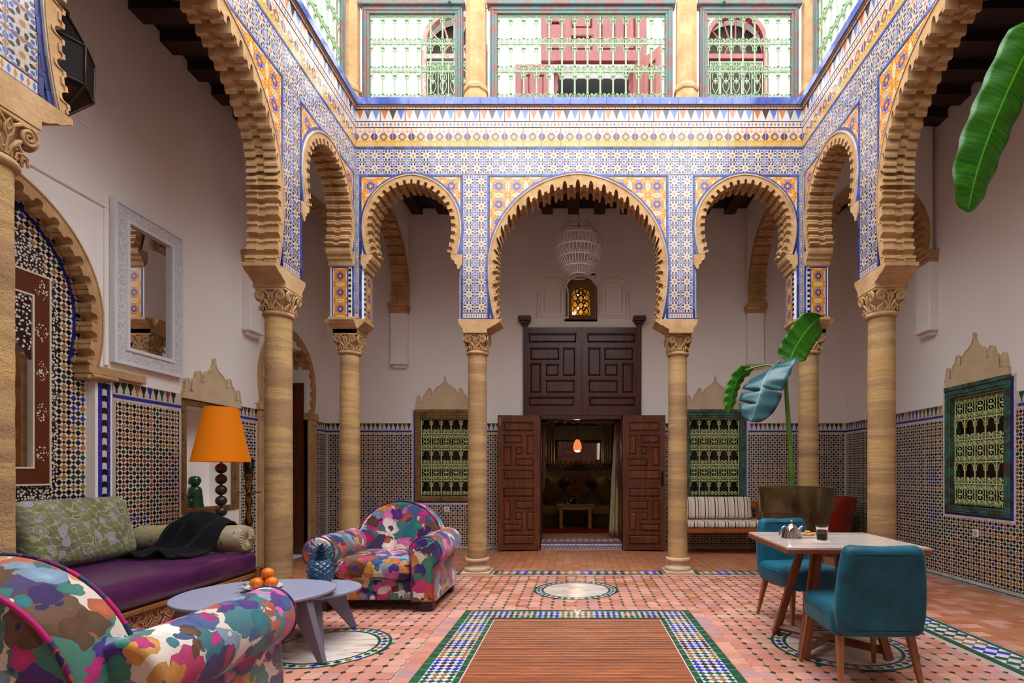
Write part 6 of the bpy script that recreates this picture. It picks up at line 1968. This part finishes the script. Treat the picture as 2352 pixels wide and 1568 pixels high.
def seat_pillow(loc, rz, lab, tilt=-14, size=(.22, .84, .50)):
    mb = MB(); mb.rbox((0,0,0), size, .075, 5, puff=.03, M=Matrix.Rotation(radians(tilt), 4, 'Y'))
    o = mb.build('cushion', M_PAIS, label=lab, category='cushion', group='paisley back cushions'); o.location = loc; o.rotation_euler = (0,0,radians(rz))
    return o
seat_pillow((-3.79, 3.96, .755), -1, 'big green paisley back cushion on the purple daybed, fully in view')
seat_pillow((-3.80, 3.06, .755), 1, 'green paisley back cushion half hidden by the column at the left edge')
# bolster
BO = thing('bolster', 'gold brocade bolster with pleated end across the daybed end', 'bolster', (-3.39, 4.64, .622))
mb = MB(); prof = []
n = 40
def P_(i, j):
    x = -.47+.955*i/20; a = 2*pi*j/n; r = .118*(1-.0*abs(x))-(.012 if i in (0, 20) else 0)
    return (x, r*cos(a), r*sin(a))
mb.grid(P_, 20, n); mb.build('cover', M_GOLD, BO)
for sx in (-1, 1):
    mb = MB(); vs_ = [(sx*.50, 0, 0)]; fs = []; m_ = 48
    for j in range(m_):
        a = 2*pi*j/m_; q = 1 if j % 2 else .0
        for (r, x) in ((.02, .492+.004*q), (.065, .500-.010*q), (.107, .484-.006*q)):
            vs_.append((sx*x+.005, r*cos(a), r*sin(a)))
    for j in range(m_):
        k = (j+1) % m_
        fs.append((0, 1+3*j, 1+3*k))
        for t in range(2): fs.append((1+3*j+t, 1+3*j+t+1, 1+3*k+t+1, 1+3*k+t))
    mb.add(vs_, fs, smooth=False); mb.sphere((sx*.503, 0, 0), .015, 12, 8)
    mb.build('pleated_end', M_GOLD, BO)
# black faux fur throw thrown over the bolster
m = Mat('black_fur', .85, .2, 0, hexc('0c0c11')); f = m.noise(m.obj(), 90, 5, .75); g = m.noise(m.obj(), 9, 3)
m.col(m.ramp(f*.5+g*.5, [(.35, hexc('040406')), (.7, hexc('101016'))])); m.b.inputs['Sheen Weight'].default_value = .04; m.bump(f, .9, .01); M_FUR = m.m
mb = MB()
path = curve_pts([(4.80,.56),(4.775,.67),(4.70,.757),(4.62,.763),(4.535,.715),(4.495,.62),(4.46,.545),(4.38,.522),(4.27,.520)], 6)
path = [(p.x, p.y) for p in [Vector(q) for q in path]] if False else [(q[0], q[1]) for q in path]
NU, NV = 56, len(path)-1
def thr(i, j):
    u = i/NU; t = j/NV; y, z = path[j]
    x = -3.46+.41*u - .26*t*t*(1-.5*u) + .08*(u-.5)*t
    n1 = noise.noise(Vector((x*5.0, y*5.0, 1.3))); n2 = noise.noise(Vector((x*14, y*12, 4.1))); n3 = noise.noise(Vector((x*8, y*9, 9.2)))
    ridge = 1-abs(2*((u*3.2+t*1.5+.35*n1) % 1)-1)
    mound = sin(pi*min(1, max(0, u*1.05)))**.7
    up = .010+mound*(.075*ridge*(.35+.9*t*(1.25-t))+.045*max(0, n3)+.02*n2)+.05*mound*max(0, 1-abs(t-.35)*3)
    ny = -.05*ridge*mound*(1-abs(2*t-1)) - (.10*sin(u*2.6+.5)*t*t)
    return (x+.035*n1, y+ny+.02*n3, z+max(.006, up))
mb.grid(thr, NU, NV)
o = mb.build('throw', M_FUR, label='black faux fur throw draped over the gold bolster', category='throw')
sm = o.modifiers.new('thick', 'SOLIDIFY'); sm.thickness = .022; sm.offset = 1; subsurf(o, 1)

# ------------------------------------------------------------------ coffee tables and what stands on them
M_LAV = simple('lavender_grey_laminate', hexc('8e90a8'), .42, coat=.05)
M_LAVD = simple('lavender_grey_leg', hexc('6a6472'), .5)
def coffee(lab, c, z, ra, rb_, ang, feet, skew=.12):
    t = thing('coffee_table', lab, 'coffee table', (c[0], c[1], 0), group='pair of lavender coffee tables')
    out = [((ra*cos(a)*(1+skew*0)), (rb_*sin(a)*(1-skew*cos(a)))) for a in [2*pi*i/72 for i in range(72)]]
    ca, sa = cos(ang), sin(ang); out = [(p[0]*ca-p[1]*sa, p[0]*sa+p[1]*ca) for p in out]
    mb = MB(); mb.rprism(out, .022, .006, 2, M=Matrix.Translation((0,0,z-.011))); mb.build('top', M_LAV, t, sharp=50)
    for (fx, fy) in feet:
        fx -= c[0]; fy -= c[1]; mb = MB(); d = Vector((fx, fy, 0)); n_ = d.normalized()
        a = n_*(d.length-.19); s_ = Vector((-n_.y, n_.x, 0))
        top = [a+n_*.085+s_*.028, a+n_*.085-s_*.028, a-n_*.085-s_*.028, a-n_*.085+s_*.028]; bot = [d+n_*.02+s_*.016, d+n_*.02-s_*.016, d-n_*.022-s_*.016, d-n_*.022+s_*.016]
        vs_ = [(p.x, p.y, z-.02) for p in top]+[(p.x, p.y, .012) for p in bot]
        mb.add(vs_, [(0,1,2,3),(4,7,6,5),(0,4,5,1),(1,5,6,2),(2,6,7,3),(3,7,4,0)])
        lg = mb.build('leg', M_LAVD, t)
        mb = MB(); mb.tube([(d.x, d.y, .013), (d.x, d.y, 0)], .016, 10); mb.build('glide', M_FOOT, lg)
    return t
coffee('larger and higher lavender grey oval coffee table with oranges on it', (-2.08, 3.43), .425, .47, .425, radians(28), [(-1.59, 3.29), (-2.42, 3.02), (-2.44, 3.56)])
coffee('smaller, lower lavender grey coffee table holding the blue pineapple', (-1.945, 3.80), .365, .365, .33, radians(12), [(-1.72, 4.06), (-1.70, 3.50), (-2.22, 3.90)], .05)
m = Mat('blue_ceramic', .15, .5, 0, hexc('1c3f5c'), .5); f = m.noise(m.obj(), 12, 3); m.col(m.ramp(f, [(.3, hexc('153450')), (.7, hexc('26547a'))])); M_BLUEC = m.m
px = at(737, 1340, 3.96)
PA = thing('pineapple_jar', 'glossy dark blue ceramic pineapple jar with leafy crown', 'ornament', (px[0], px[1], .365))
mb = MB(); NU, NV = 160, 90
def pine(i, j):
    t = j/NV; a = 2*pi*i/NU; z = .012+.185*t
    r = .058+.037*sin(pi*min(1, max(0, t*.93+.10)))**.8 if t < .86 else .058+.037*sin(pi*(.9+.0))**.8
    r = .094*(1-abs(2*t-.92)**2.6*.40)
    if t > .9: r *= 1-(t-.9)*4.5
    u1 = (a*8/(2*pi)+t*4.5); u2 = (a*8/(2*pi)-t*4.5)
    d1 = abs((u1 % 1)-.5); d2 = abs((u2 % 1)-.5)
    rel = min(.5-d1, .5-d2)*2
    rr = r+.0070*min(1, rel*2.6)**.7-.004 + .004*max(0, 1-(((.5-d1)-.5)**2+((.5-d2)-.5)**2)*40)
    return (rr*cos(a), rr*sin(a), z)
mb.grid(pine, NU, NV); mb.lathe([(.0001,0),(.066,0),(.072,.013),(.0001,.02)], 32); mb.lathe([(.05,.195),(.030,.203),(.0001,.205)], 24); mb.build('body', M_BLUEC, PA)
for tier, (n, z0, r0, L, sp_) in enumerate(((7, .205, .026, .062, .8), (7, .228, .022, .070, .6), (6, .252, .016, .07, .34), (4, .27, .010, .06, .15))):
    mb = MB()
    for k in range(n):
        a = 2*pi*(k+.5*(tier % 2))/n
        rad = Vector((cos(a), sin(a), 0)); sd = Vector((-sin(a), cos(a), 0))
        def lf(i, j):
            t = j/6; x = i/4*2-1
            wd = .020*(1-t**1.8)*(.75+.5*t); p = rad*(r0*(1-.0)+L*sp_*t+L*.25*t*t) + Vector((0,0,z0+L*.62*t-L*.12*t*t*sp_)) + sd*(x*wd) + rad*(-.008*(x*x))*(1-t)
            return p
        mb.grid(lf, 4, 6)
    mb.lathe([(r0+.004, z0-.012), (r0, z0+.02)], 16)
    o = mb.build('crown_leaves', M_BLUEC, PA); md = o.modifiers.new('thick', 'SOLIDIFY'); md.thickness = .004
# plate of oranges and a tumbler
ox, oy, _ = at(606, 1350, 3.53); oz = .425
t = thing('plate', 'round white plate under the oranges', 'plate', (ox, oy, oz))
mb = MB(); mb.lathe([(.0001,0),(.07,0),(.10,.010),(.115,.014),(.113,.017),(.07,.005),(.0001,.004)], 40); mb.build('dish', M_CHINA, t, sharp=50)
m = Mat('orange_peel', .42, .5, 0, hexc('d96a08')); m.col(m.ramp(m.noise(m.obj(), 30, 3), [(.3, hexc('cf5c06')), (.7, hexc('e07a10'))])); m.bump(m.noise(m.obj(), 220, 2), .25, .002); M_ORG = m.m
for (x, y, z, r, lb) in ((.02, .01, .104, .040, 'whole orange on top of the pile'), (.058, -.010, .046, .041, 'whole orange at the right of the pile'), (-.030, -.030, .046, .041, 'whole orange at the front behind the tumbler'), (-.02, .050, .046, .040, 'whole orange at the back left of the pile')):
    mb = MB(); mb.sphere((0,0,0), r, 20, 14, sc=(1.04, 1.0, .9)); 
    o = mb.build('orange', M_ORG, label=lb, category='orange', group='oranges on the white plate'); o.location = (ox+x, oy+y, oz+z-.004)
t = thing('tumbler', 'clear glass tumbler in front of the oranges', 'glass', (ox-.042, oy-.125, oz))
mb = MB(); mb.lathe([(.0001,0),(.030,0),(.034,.085),(.0325,.085),(.0285,.006),(.0001,.006)], 28); mb.build('cup', M_GLASS, t, sharp=50)
mb = MB(); mb.grid(lambda i, j: (ox-.105-.05*(j/8)+.0, oy-.02+.035*(i/4-.5)*sin(pi*(.08+.84*j/8)), oz+.022+.012*sin(pi*j/8)), 4, 8); o = mb.build('loose_leaf', M_LEAF, label='small green orange leaf on the white plate rim', category='leaf')
md = o.modifiers.new('thick', 'SOLIDIFY'); md.thickness = .001

# ------------------------------------------------------------------ lamp, candlestick, figurine
LX, LY = -3.416, 5.05
LP = thing('floor_lamp', 'floor lamp with bright orange shade on a stack of dark balls', 'lamp', (LX, LY, 0))
m = Mat('orange_shade_fabric', .8, .2, 0, hexc('e07a08')); m.b.inputs['Emission Color'].default_value = (*hexc('e87a00'), 1); m.b.inputs['Emission Strength'].default_value = .12; m.bump(m.noise(m.obj(), 300, 2), .1, .001); M_SHADE = m.m
mb = MB(); mb.lathe([(.247,1.308),(.140,1.826)], 56); mb.lathe([(.244,1.308),(.137,1.826)], 56)
mb.tube([(.2455*cos(a), .2455*sin(a), 1.309) for a in [2*pi*i/56 for i in range(56)]], .003, 5, closed=True); mb.tube([(.1385*cos(a), .1385*sin(a), 1.825) for a in [2*pi*i/56 for i in range(56)]], .003, 5, closed=True)
mb.build('lamp_shade', M_SHADE, LP)
M_BALL = simple('dark_polished_wood', hexc('3a2a22'), .3, var=.3, scale=12, coat=.2)
for k in range(11):
    mb = MB(); mb.sphere((0,0,1.245-.104*k), .050, 24, 14, sc=(1,1,1.0)); mb.build('ball', M_BALL, LP)
mb = MB(); mb.tube([(0,0,.05), (0,0,1.75)], .010, 8); mb.tube([(0,0,1.70),(.139,0,1.82)], .003, 5); mb.tube([(0,0,1.70),(-.139,0,1.82)], .003, 5); mb.lathe([(.0001,0),(.14,0),(.14,.02),(.05,.045),(.04,.15),(.0001,.15)], 32); mb.build('stand', M_BALL, LP, sharp=40)
CX, CY_ = -3.27, 5.24
CS = thing('candlestick', 'tall brass candlestick with pale green candle behind the orange lamp', 'candlestick', (CX, CY_, 0))
M_BRASS = simple('aged_brass_metal', hexc('8a6a42'), .25, 1.0, var=.2, scale=20)
mb = MB(); mb.lathe([(.0001,0),(.12,0),(.12,.02),(.05,.05),(.022,.08),(.035,.13),(.02,.17),(.03,.24),(.04,.30),(.022,.36),(.018,.45),(.034,.52),(.02,.58),(.030,.66),(.042,.72),(.026,.78),(.020,.85),(.036,.91),(.028,.96),(.018,.99),(.10,1.0),(.116,1.006),(.116,1.012),(.02,1.012),(.03,1.03),(.040,1.07),(.024,1.10),(.036,1.14),(.046,1.17),(.046,1.19),(.0001,1.19)], 28); mb.build('stem', M_BRASS, CS, sharp=45)
mb = MB(); mb.lathe([(.046,1.19),(.046,1.34),(.044,1.34),(.044,1.19)], 24); mb.build('glass_sleeve', M_GLASS, CS)
mb = MB(); mb.lathe([(.0001,1.19),(.038,1.19),(.038,1.315),(.0001,1.318)], 24); mb.tube([(0,0,1.318),(.002,0,1.335)], .002, 5); mb.build('candle', simple('pale_green_wax', hexc('9cc4a0'), .5), CS, sharp=50)
m = Mat('emerald_glaze', .12, .5, 0, hexc('0c4a30'), .5); M_EMER = m.m
fy = 5.52; FG = thing('figurine', 'green glazed ceramic figurine of a seated person in the wall niche', 'figurine', (WXL-.06, fy, NICHE[2]+.002), radians(-45))
mb = MB(); mb.lathe([(.0001,0),(.078,0),(.08,.025),(.074,.04),(.076,.05),(.07,.075)], 32); mb.lathe([(.072,.06),(.072,.10),(.066,.15),(.062,.19),(.050,.215),(.03,.225),(.0001,.226)], 32)
mb.sphere((0,0,.268), .052, 24, 16, sc=(.95,.95,1.05)); mb.lathe([(.056,.262),(.058,.285),(.05,.315),(.03,.33),(.0001,.333)], 24)
mb.build('body', M_EMER, FG, sharp=50)
mb = MB()
for sx in (-1, 1): mb.tube([(sx*.055,0,.195),(sx*.078,-.02,.15),(sx*.066,-.055,.115),(sx*.02,-.080,.125)], [.020,.021,.018,.014], 10); mb.sphere((sx*.012,-.082,.13), .016, 10, 8); mb.sphere((sx*.05,-.045,.07), .032, 12, 8); mb.sphere((sx*.052,0,.268), .012, 8, 6)
mb.sphere((0,-.052,.262), .010, 8, 6); mb.sphere((0,-.046,.245), .012, 8, 6, sc=(1.3,.6,.5)); mb.build('arms_and_knees', M_EMER, FG)

# ------------------------------------------------------------------ mirrors on the left wall
M_MIRR = simple('mirror_silver', (.86,.85,.84), .02, 1.0)
MM = thing('wall_mirror', 'rectangular mirror in a wide white carved frame on the left wall', 'mirror', (WXL+.005, 4.83, 2.84))
ML = Matrix(((0,0,1,0),(1,0,0,0),(0,1,0,0),(0,0,0,1)))
m = Mat('white_carved_frame', .7, .3, 0, hexc('d9d9dc')); vo = m.voro(m.obj(), 60, 'SMOOTH_F1'); f = S(m.t, vo.outputs['Distance']); g = m.noise(m.obj(), 50, 3)
m.col(m.ramp(f, [(.15, hexc('e2e2e4')), (.6, hexc('c4c4c8'))])); m.bump((f*-1.0)+g*.5, 1.0, .012); M_WHF = m.m
mb = MB(ML)
def rect(a, b): return [(-a,-b),(a,-b),(a,b),(-a,b),(-a,-b)]
mb.ring(rect(.385,.69), rect(.245,.55), 0, .034, ends=False); mb.build('carved_frame', M_WHF, MM)
mb = MB(ML); mb.ring(rect(.395,.70), rect(.365,.67), 0, .046, ends=False); mb.ring(rect(.268,.573), rect(.238,.543), 0, .046, ends=False); mb.build('frame_rim', simple('white_paint', hexc('dcdcde'), .5), MM)
mb = MB(ML); mb.box(-.25,.25,-.555,.555,.010,.014); mb.build('mirror_glass', M_MIRR, MM)
# big inlaid mirror in the arched recess
IM = thing('inlaid_mirror', 'tall dark wood mirror with mother of pearl inlay in the arched recess', 'mirror', (WXL-.066, 3.37, 0))
def inlay(name, ground, sc, th, band=False):
    m = Mat(name, .35, .5, 0, ground, .2); p = m.obj(); x_, y_, z_ = m.xyz(p)
    vo = m.voro(p, sc, rand=.75); d = S(m.t, vo.outputs['Distance']); mask = d.lt(th)
    if band:
        g1 = ((z_/.30).fract()-.5).abs(); g2 = (y_.abs()-.525).abs()
        motif = (g1*.30*.30+g2*g2).lt(.0028).max((g1*.3+g2*1.6).lt(.085))
        g3 = ((y_/.32).fract()-.5).abs()
        mask = mask*motif
    m.col(m.mix(mask, ground, hexc('cfc8c0'))); return m.m
M_INL = inlay('dense_pearl_inlay', hexc('2a1410'), 46, .40); M_INB = inlay('sparse_pearl_inlay', hexc('5a2a16'), 58, .42, True)
def arched(hw, zb, zs, k=1.0, n=20): return [(-hw,zb),(-hw,zs)]+[(-hw*cos(pi*i/n), zs+hw*k*sin(pi*i/n)) for i in range(1,n)]+[(hw,zs),(hw,zb),(-hw,zb)]
mb = MB(ML); sc = []
base = [(-.66,1.02),(-.66,2.45)]+[(-.66*cos(pi*i/40)*(1+.04*cos(i*1.57)), 2.45+.60*sin(pi*i/40)*(1+.04*cos(i*1.57))) for i in range(1,40)]+[(.66,2.45),(.66,1.02)]
left_sc = [(.655+.018*sin(z*22), z) for z in np.linspace(2.45, 1.10, 50)]
outl = [(-.60,1.0)]+[(-p[0], p[1]) for p in left_sc[::-1]]+base[2:-2]+left_sc+[(.60,1.0)]
mb.prism(outl, 0, .03); mb.build('crest', M_INL, IM)
mb = MB(ML); mb.ring(rect(.585,0), rect(.585,0), 0, 0) if False else None
def rz(a, z0, z1): return [(-a,z0),(a,z0),(a,z1),(-a,z1),(-a,z0)]
mb.ring(rz(.585,1.115,2.66), rz(.465,1.235,2.50), .02, .05, ends=False); mb.build('band', M_INB, IM)
mb = MB(ML); 
for a, z0, z1 in ((.592,1.108,2.667),(.468,1.232,2.503)): mb.ring(rz(a,z0,z1), rz(a-.012,z0+.012,z1-.012), .02, .056, ends=False)
mb.build('pearl_line', simple('pearl', hexc('d2c6b0'), .35), IM)
mb = MB(ML); mb.prism([(-.46,2.50),(-.46,1.95)]+[(-.46+.46*i/12, 2.02+.30*sin(pi/2*i/12)+.025*abs(sin(i*1.3))) for i in range(13)]+[(.46-.46*i/12, 2.02+.30*sin(pi/2*i/12)+.025*abs(sin(i*1.3))) for i in range(11,-1,-1)]+[(.46,1.95),(.46,2.50)], .034, .046); mb.build('inner_arch', M_INL, IM)
mb = MB(ML); mb.box(-.46,.46,1.24,2.5,.031,.034); mb.build('mirror_glass', M_MIRR, IM)

# ------------------------------------------------------------------ lantern and woven pendant
LN = thing('lantern', 'dark faceted metal and glass lantern hanging in the left gallery', 'lantern', (-3.25, 3.27, 0))
m = Mat('smoked_glass', .6, .12, 0, hexc('1c1612')); f = m.voro(m.obj(), 7); m.col(m.mix(S(m.t, f.outputs['Distance']).lt(.30), hexc('1e1814'), hexc('3e160a'))); m.bump(m.noise(m.obj(), 70, 2), .5, .004); M_SMOKE = m.m
lev = [(.055, 4.09), (.190, 3.86), (.186, 3.62), (.03, 3.43)]
mb = MB(); mb.lathe(lev, 6, smooth=False); mb.build('glass_body', M_SMOKE, LN)
mb = MB()
for k in range(6):
    a = 2*pi*k/6; mb.tube([(r*1.01*cos(a), r*1.01*sin(a), z) for r, z in lev], .008, 5)
for r, z in lev: mb.tube([(r*1.01*cos(2*pi*k/6), r*1.01*sin(2*pi*k/6), z) for k in range(6)], .008, 5, closed=True)
mb.sphere((0,0,3.415), .022, 10, 8); mb.lathe([(.058,4.085),(.07,4.10),(.03,4.15),(.02,4.2),(.0001,4.2)], 12)
mb.tube([(0,0,4.18), (0,0,ZCEIL+.1)], .018, 8); mb.build('metal_frame', simple('dark_bronze', hexc('2c241c'), .4, .6), LN)
PX, PY, PZ = .035, 7.30, 4.30
PN = thing('pendant_lamp', 'white woven cord pendant lamp hanging under the rear gallery ceiling', 'lamp', (PX, PY, 0))
M_CORD = simple('white_cord', hexc('d8ccc8'), .7)
prf = lambda t: (.335*sin(pi*(.12+.80*t))**.75*(1.0 if t < .5 else 1.0), 4.66-.73*t)
mb = MB()
def strand(k, n, tw, t0, t1, steps=22):
    return [(prf(t0+(t1-t0)*i/steps)[0]*cos(2*pi*k/n+tw*i/steps), prf(t0+(t1-t0)*i/steps)[0]*sin(2*pi*k/n+tw*i/steps), prf(t0+(t1-t0)*i/steps)[1]) for i in range(steps+1)]
for k in range(40):
    for sg in (-1, 1): mb.tube(strand(k, 40, sg*.42, .0, 1.0), .0042, 4, caps=False)
mb.build('woven_cord', M_CORD, PN)
mb = MB()
for t in (.02, .30, .52, .70, .86, .985):
    r, z = prf(t); mb.tube([(r*cos(a), r*sin(a), z) for a in [2*pi*i/40 for i in range(40)]], .009, 6, closed=True)
mb.build('hoop', M_CORD, PN)
mb = MB(); mb.tube([(0,0,4.62), (0,0,ZCEIL+.1)], .006, 6); mb.tube([(-.14,0,4.64),(.14,0,4.64)], .006, 5); mb.tube([(0,-.14,4.64),(0,.14,4.64)], .006, 5); mb.build('cable', simple('grey_cable', hexc('6a5a55'), .6), PN)
# ------------------------------------------------------------------ things in the room behind the doorway
ZR = .12
M_GOLDF = simple('mustard_fabric', hexc('8a6a24'), .8, var=.15, scale=6, bump=.1)
M_DARKF = floral('dark_floral_fabric')
SF = thing('sofa', 'long mustard banquette with carved dark base in the back room', 'sofa', (.05, 10.95, ZR))
m = Mat('carved_dark_wood', .5, .4); x_, y_, z_ = m.xyz(m.obj()); fr = ((x_/.22).fract()-.5).abs(); zz = ((z_-.12).abs())*4.0
pat = ((fr*2.0+zz)*9.0).sin().gt(.3); m.col(m.mix(pat, hexc('24120c'), hexc('5a3a20'))); m.bump(pat, .5, .01); M_CARV = m.m
mb = MB(); mb.box(-1.7, 1.7, -.38, .38, .0, .24, b=.008); mb.build('carved_base', M_CARV, SF)
mb = MB(); mb.rbox((0, 0, .33), (3.4, .8, .19), .05, 4); mb.build('mattress', M_GOLDF, SF)
rr = random.Random(8)
for i, x in enumerate((-.57, .03, .63)):
    mb = MB(); mb.rbox((0,0,0), (.42, .15, .42), .06, 4, puff=.05, M=Matrix.Rotation(radians(45), 4, 'Y'))
    o = mb.build('cushion', M_GOLDF, label=('left', 'middle', 'right')[i]+' one of three mustard cushions stood on their corners in the back room', category='cushion', group='mustard cushions'); o.location = (x, 11.02, ZR+.72); o.rotation_euler = (radians(-10), 0, 0)
for i, x in enumerate((-.82, -.24, .29, .86)):
    mb = MB(); mb.rbox((0,0,0), (.28, .12, .28), .05, 4, puff=.04, M=Matrix.Rotation(radians(45), 4, 'Y'))
    o = mb.build('cushion', M_DARKF, label=('first', 'second', 'third', 'fourth')[i]+' small dark floral cushion from the left in the back room', category='cushion', group='dark floral cushions'); o.location = (x, 11.25, ZR+.85); o.rotation_euler = (radians(-8), 0, 0)
RT = thing('side_table', 'small wooden table with turned legs in the back room', 'table', (-.01, 10.12, ZR+.0125))
M_RT = wood('honey_wood', hexc('6a3a1a'), hexc('a0682c'), .45, along='X')
mb = MB(); mb.box(-.36, .36, -.24, .24, .445, .47, b=.005); mb.build('table_top', M_RT, RT)
mb = MB(); mb.box(-.33, .33, -.21, .21, .37, .447, b=.004); mb.build('apron', M_RT, RT)
mb = MB(); mb.lathe([(.0001,0),(.035,0),(.045,.02),(.04,.06),(.032,.09),(.048,.16),(.052,.2),(.04,.235),(.045,.25),(.03,.27),(.045,.30),(.045,.37),(.0001,.37)], 18); me = mb.mesh('leg', M_RT)
for sx in (-1, 1):
    for sy in (-1, 1): o = link('leg', me, RT); o.location = (sx*.275, sy*.16, 0)
zt = ZR+.4825
VS = thing('vase', 'dark glass vase of red roses on the small back room table', 'vase', (-.06, 10.14, zt))
mb = MB(); mb.lathe([(.0001,0),(.05,0),(.055,.10),(.05,.16),(.046,.16),(.045,.01),(.0001,.01)], 20); mb.build('glass', simple('dark_vase_glass', hexc('141a16'), .1, coat=.4), VS)
M_ROSE = simple('red_rose', hexc('7a0f16'), .6, var=.3, scale=30)
for k in range(9):
    a = k*2.4; r_ = .03+.16*sqrt(k/9); x, y, z = r_*cos(a), r_*.6*sin(a), .32-.35*r_+.02*(k % 3)
    mb = MB(); mb.tube([(x*.15, y*.15, .1), (x, y, z)], .003, 4); mb.build('stem', M_STEM, VS)
    mb = MB(); mb.sphere((x, y, z), .034, 10, 8, sc=(1,1,.85)); mb.sphere((x, y, z+.016), .022, 8, 6); mb.build('rose', M_ROSE, VS)
for (x, y, r, h, nm, lb, cat) in ((.085, 10.06, .022, .16, 'bottle', 'left clear bottle on the silver tray in the back room', 'bottle'), (.17, 10.06, .030, .19, 'bottle', 'right clear bottle with blue cap on the silver tray in the back room', 'bottle'), (-.19, 10.02, .036, .12, 'glass_jar', 'small glass jar with lid on the back room table', 'jar'), (-.10, 10.0, .018, .11, 'candle_holder', 'slim gold candle holder on the back room table', 'candle holder')):
    t = thing(nm, lb, cat, (x, y, zt+(.008 if nm == 'bottle' else 0)))
    mb = MB(); mb.lathe([(.0001,0),(r,0),(r,h*.7),(r*.45,h*.85),(r*.45,h),(.0001,h)], 16); mb.build('body', M_GLASS if nm != 'candle_holder' else M_BRASS, t)
    mb = MB(); mb.lathe([(.0001,h),(r*.5,h),(r*.5,h+.018),(.0001,h+.018)], 12); mb.build('cap', simple('cap_'+('blue' if x > .1 else 'grey'), hexc('2c4a8a') if x > .1 else hexc('a09890'), .4), t)
t = MB(); t.lathe([(.0001,0),(.12,0),(.135,.008),(.13,.008),(.118,.003),(.0001,.003)], 32); o = t.build('tray', M_STEEL, label='round silver tray under two bottles in the back room', category='tray'); o.location = (.125, 10.06, zt)
RG = thing('rug', 'red and gold rug on the back room floor', 'rug', (0, 9.9, ZR))
m = Mat('rug_wool', .95, .1); x_, y_, z_ = m.xyz(m.obj()); vo = m.voro(m.obj(), 9, metric='MANHATTAN'); d = S(m.t, vo.outputs['Distance'])
m.col(m.mix(d.lt(.3), hexc('6a1a12'), hexc('a86a24'))); mb = MB(); mb.box(-1.2, 1.2, -.55, .62, 0, .012, b=.004); mb.build('pile', m.m, RG)
# carved mirror on the far wall, doorway curtain, stand-ins for mirrored curtains and lamp
RM_ = thing('wall_mirror', 'wide mirror in a dark carved frame above the back room sofa', 'mirror', (.05, 11.395, 1.85))
MRB = Matrix(((1,0,0,0),(0,0,-1,0),(0,1,0,0),(0,0,0,1)))
mb = MB(MRB); mb.ring(rect(.90,.60), rect(.72,.36), 0, .06, ends=False); mb.build('carved_frame', M_CARV, RM_)
mb = MB(MRB); mb.box(-.73,.73,-.37,.37,.01,.02); mb.build('mirror_glass', M_MIRR, RM_)
m = Mat('cream_satin', .5, .4, 0, hexc('b0a078')); m.bump(m.noise(m.scaled(m.obj(), (6,6,1)), 3, 3), .15, .01); M_CREAM = m.m
def curtain(lab, x0, x1, y, z0, z1, folds, taper=0.0):
    mb = MB()
    def f(i, j):
        u = i/48; t = j/16; xx = x0+(x1-x0)*u*(1-taper*(t)) + (x1-x0)*taper*t
        return (xx, y+.03*sin(u*folds*2*pi+t*.6), z0+(z1-z0)*t)
    mb.grid(f, 48, 16); o = mb.build('curtain', M_CREAM, label=lab, category='curtain'); md = o.modifiers.new('thick', 'SOLIDIFY'); md.thickness = .004
    return o
curtain('cream satin curtain gathered at the right of the doorway', .55, .70, 8.76, ZR+.03, 2.06, 1.6, .66)
curtain('cream curtain standing in for a reflection, left end of the back room mirror', -.68, -.46, 11.28, 1.40, 2.6, 4)  # strips before the glass imitate curtains seen only as reflections
curtain('cream curtain standing in for a reflection, right end of the back room mirror', .56, .74, 11.28, 1.40, 2.6, 4)
HL = thing('reflected_lamp_stand_in', 'small orange fringed lamp standing in for a reflection in the back room mirror', 'lamp', (.03, 11.15, 0))  # hung before the glass in place of a lamp seen only mirrored
m = Mat('glowing_orange_shade', .8, .2, 0, hexc('d2552a')); m.b.inputs['Emission Color'].default_value = (*hexc('f08a4a'), 1); m.b.inputs['Emission Strength'].default_value = .8
mb = MB(); mb.lathe([(.085,1.70),(.09,1.76),(.07,1.85),(.035,1.91),(.0001,1.915)], 24); 
mb.build('lamp_shade', m.m, HL)
mb = MB()
for k in range(30): a = 2*pi*k/30; mb.box(.085*cos(a)-.004, .085*cos(a)+.004, .085*sin(a)-.004, .085*sin(a)+.004, 1.66, 1.702)
mb.build('fringe', simple('orange_fringe', hexc('c8602c'), .8), HL)
mb = MB(); mb.tube([(0,0,1.9),(0,0,3.2)], .004, 5); mb.build('cable', simple('black_cable', hexc('1a1412'), .6), HL)
ld = bpy.data.lights.new('room_bulb', 'POINT'); ld.energy = 50; ld.color = (1, .72, .42); ld.shadow_soft_size = .08
lo = bpy.data.objects.new('room_bulb', ld); lo.location = (.03, 11.15, 1.74); COL.objects.link(lo)
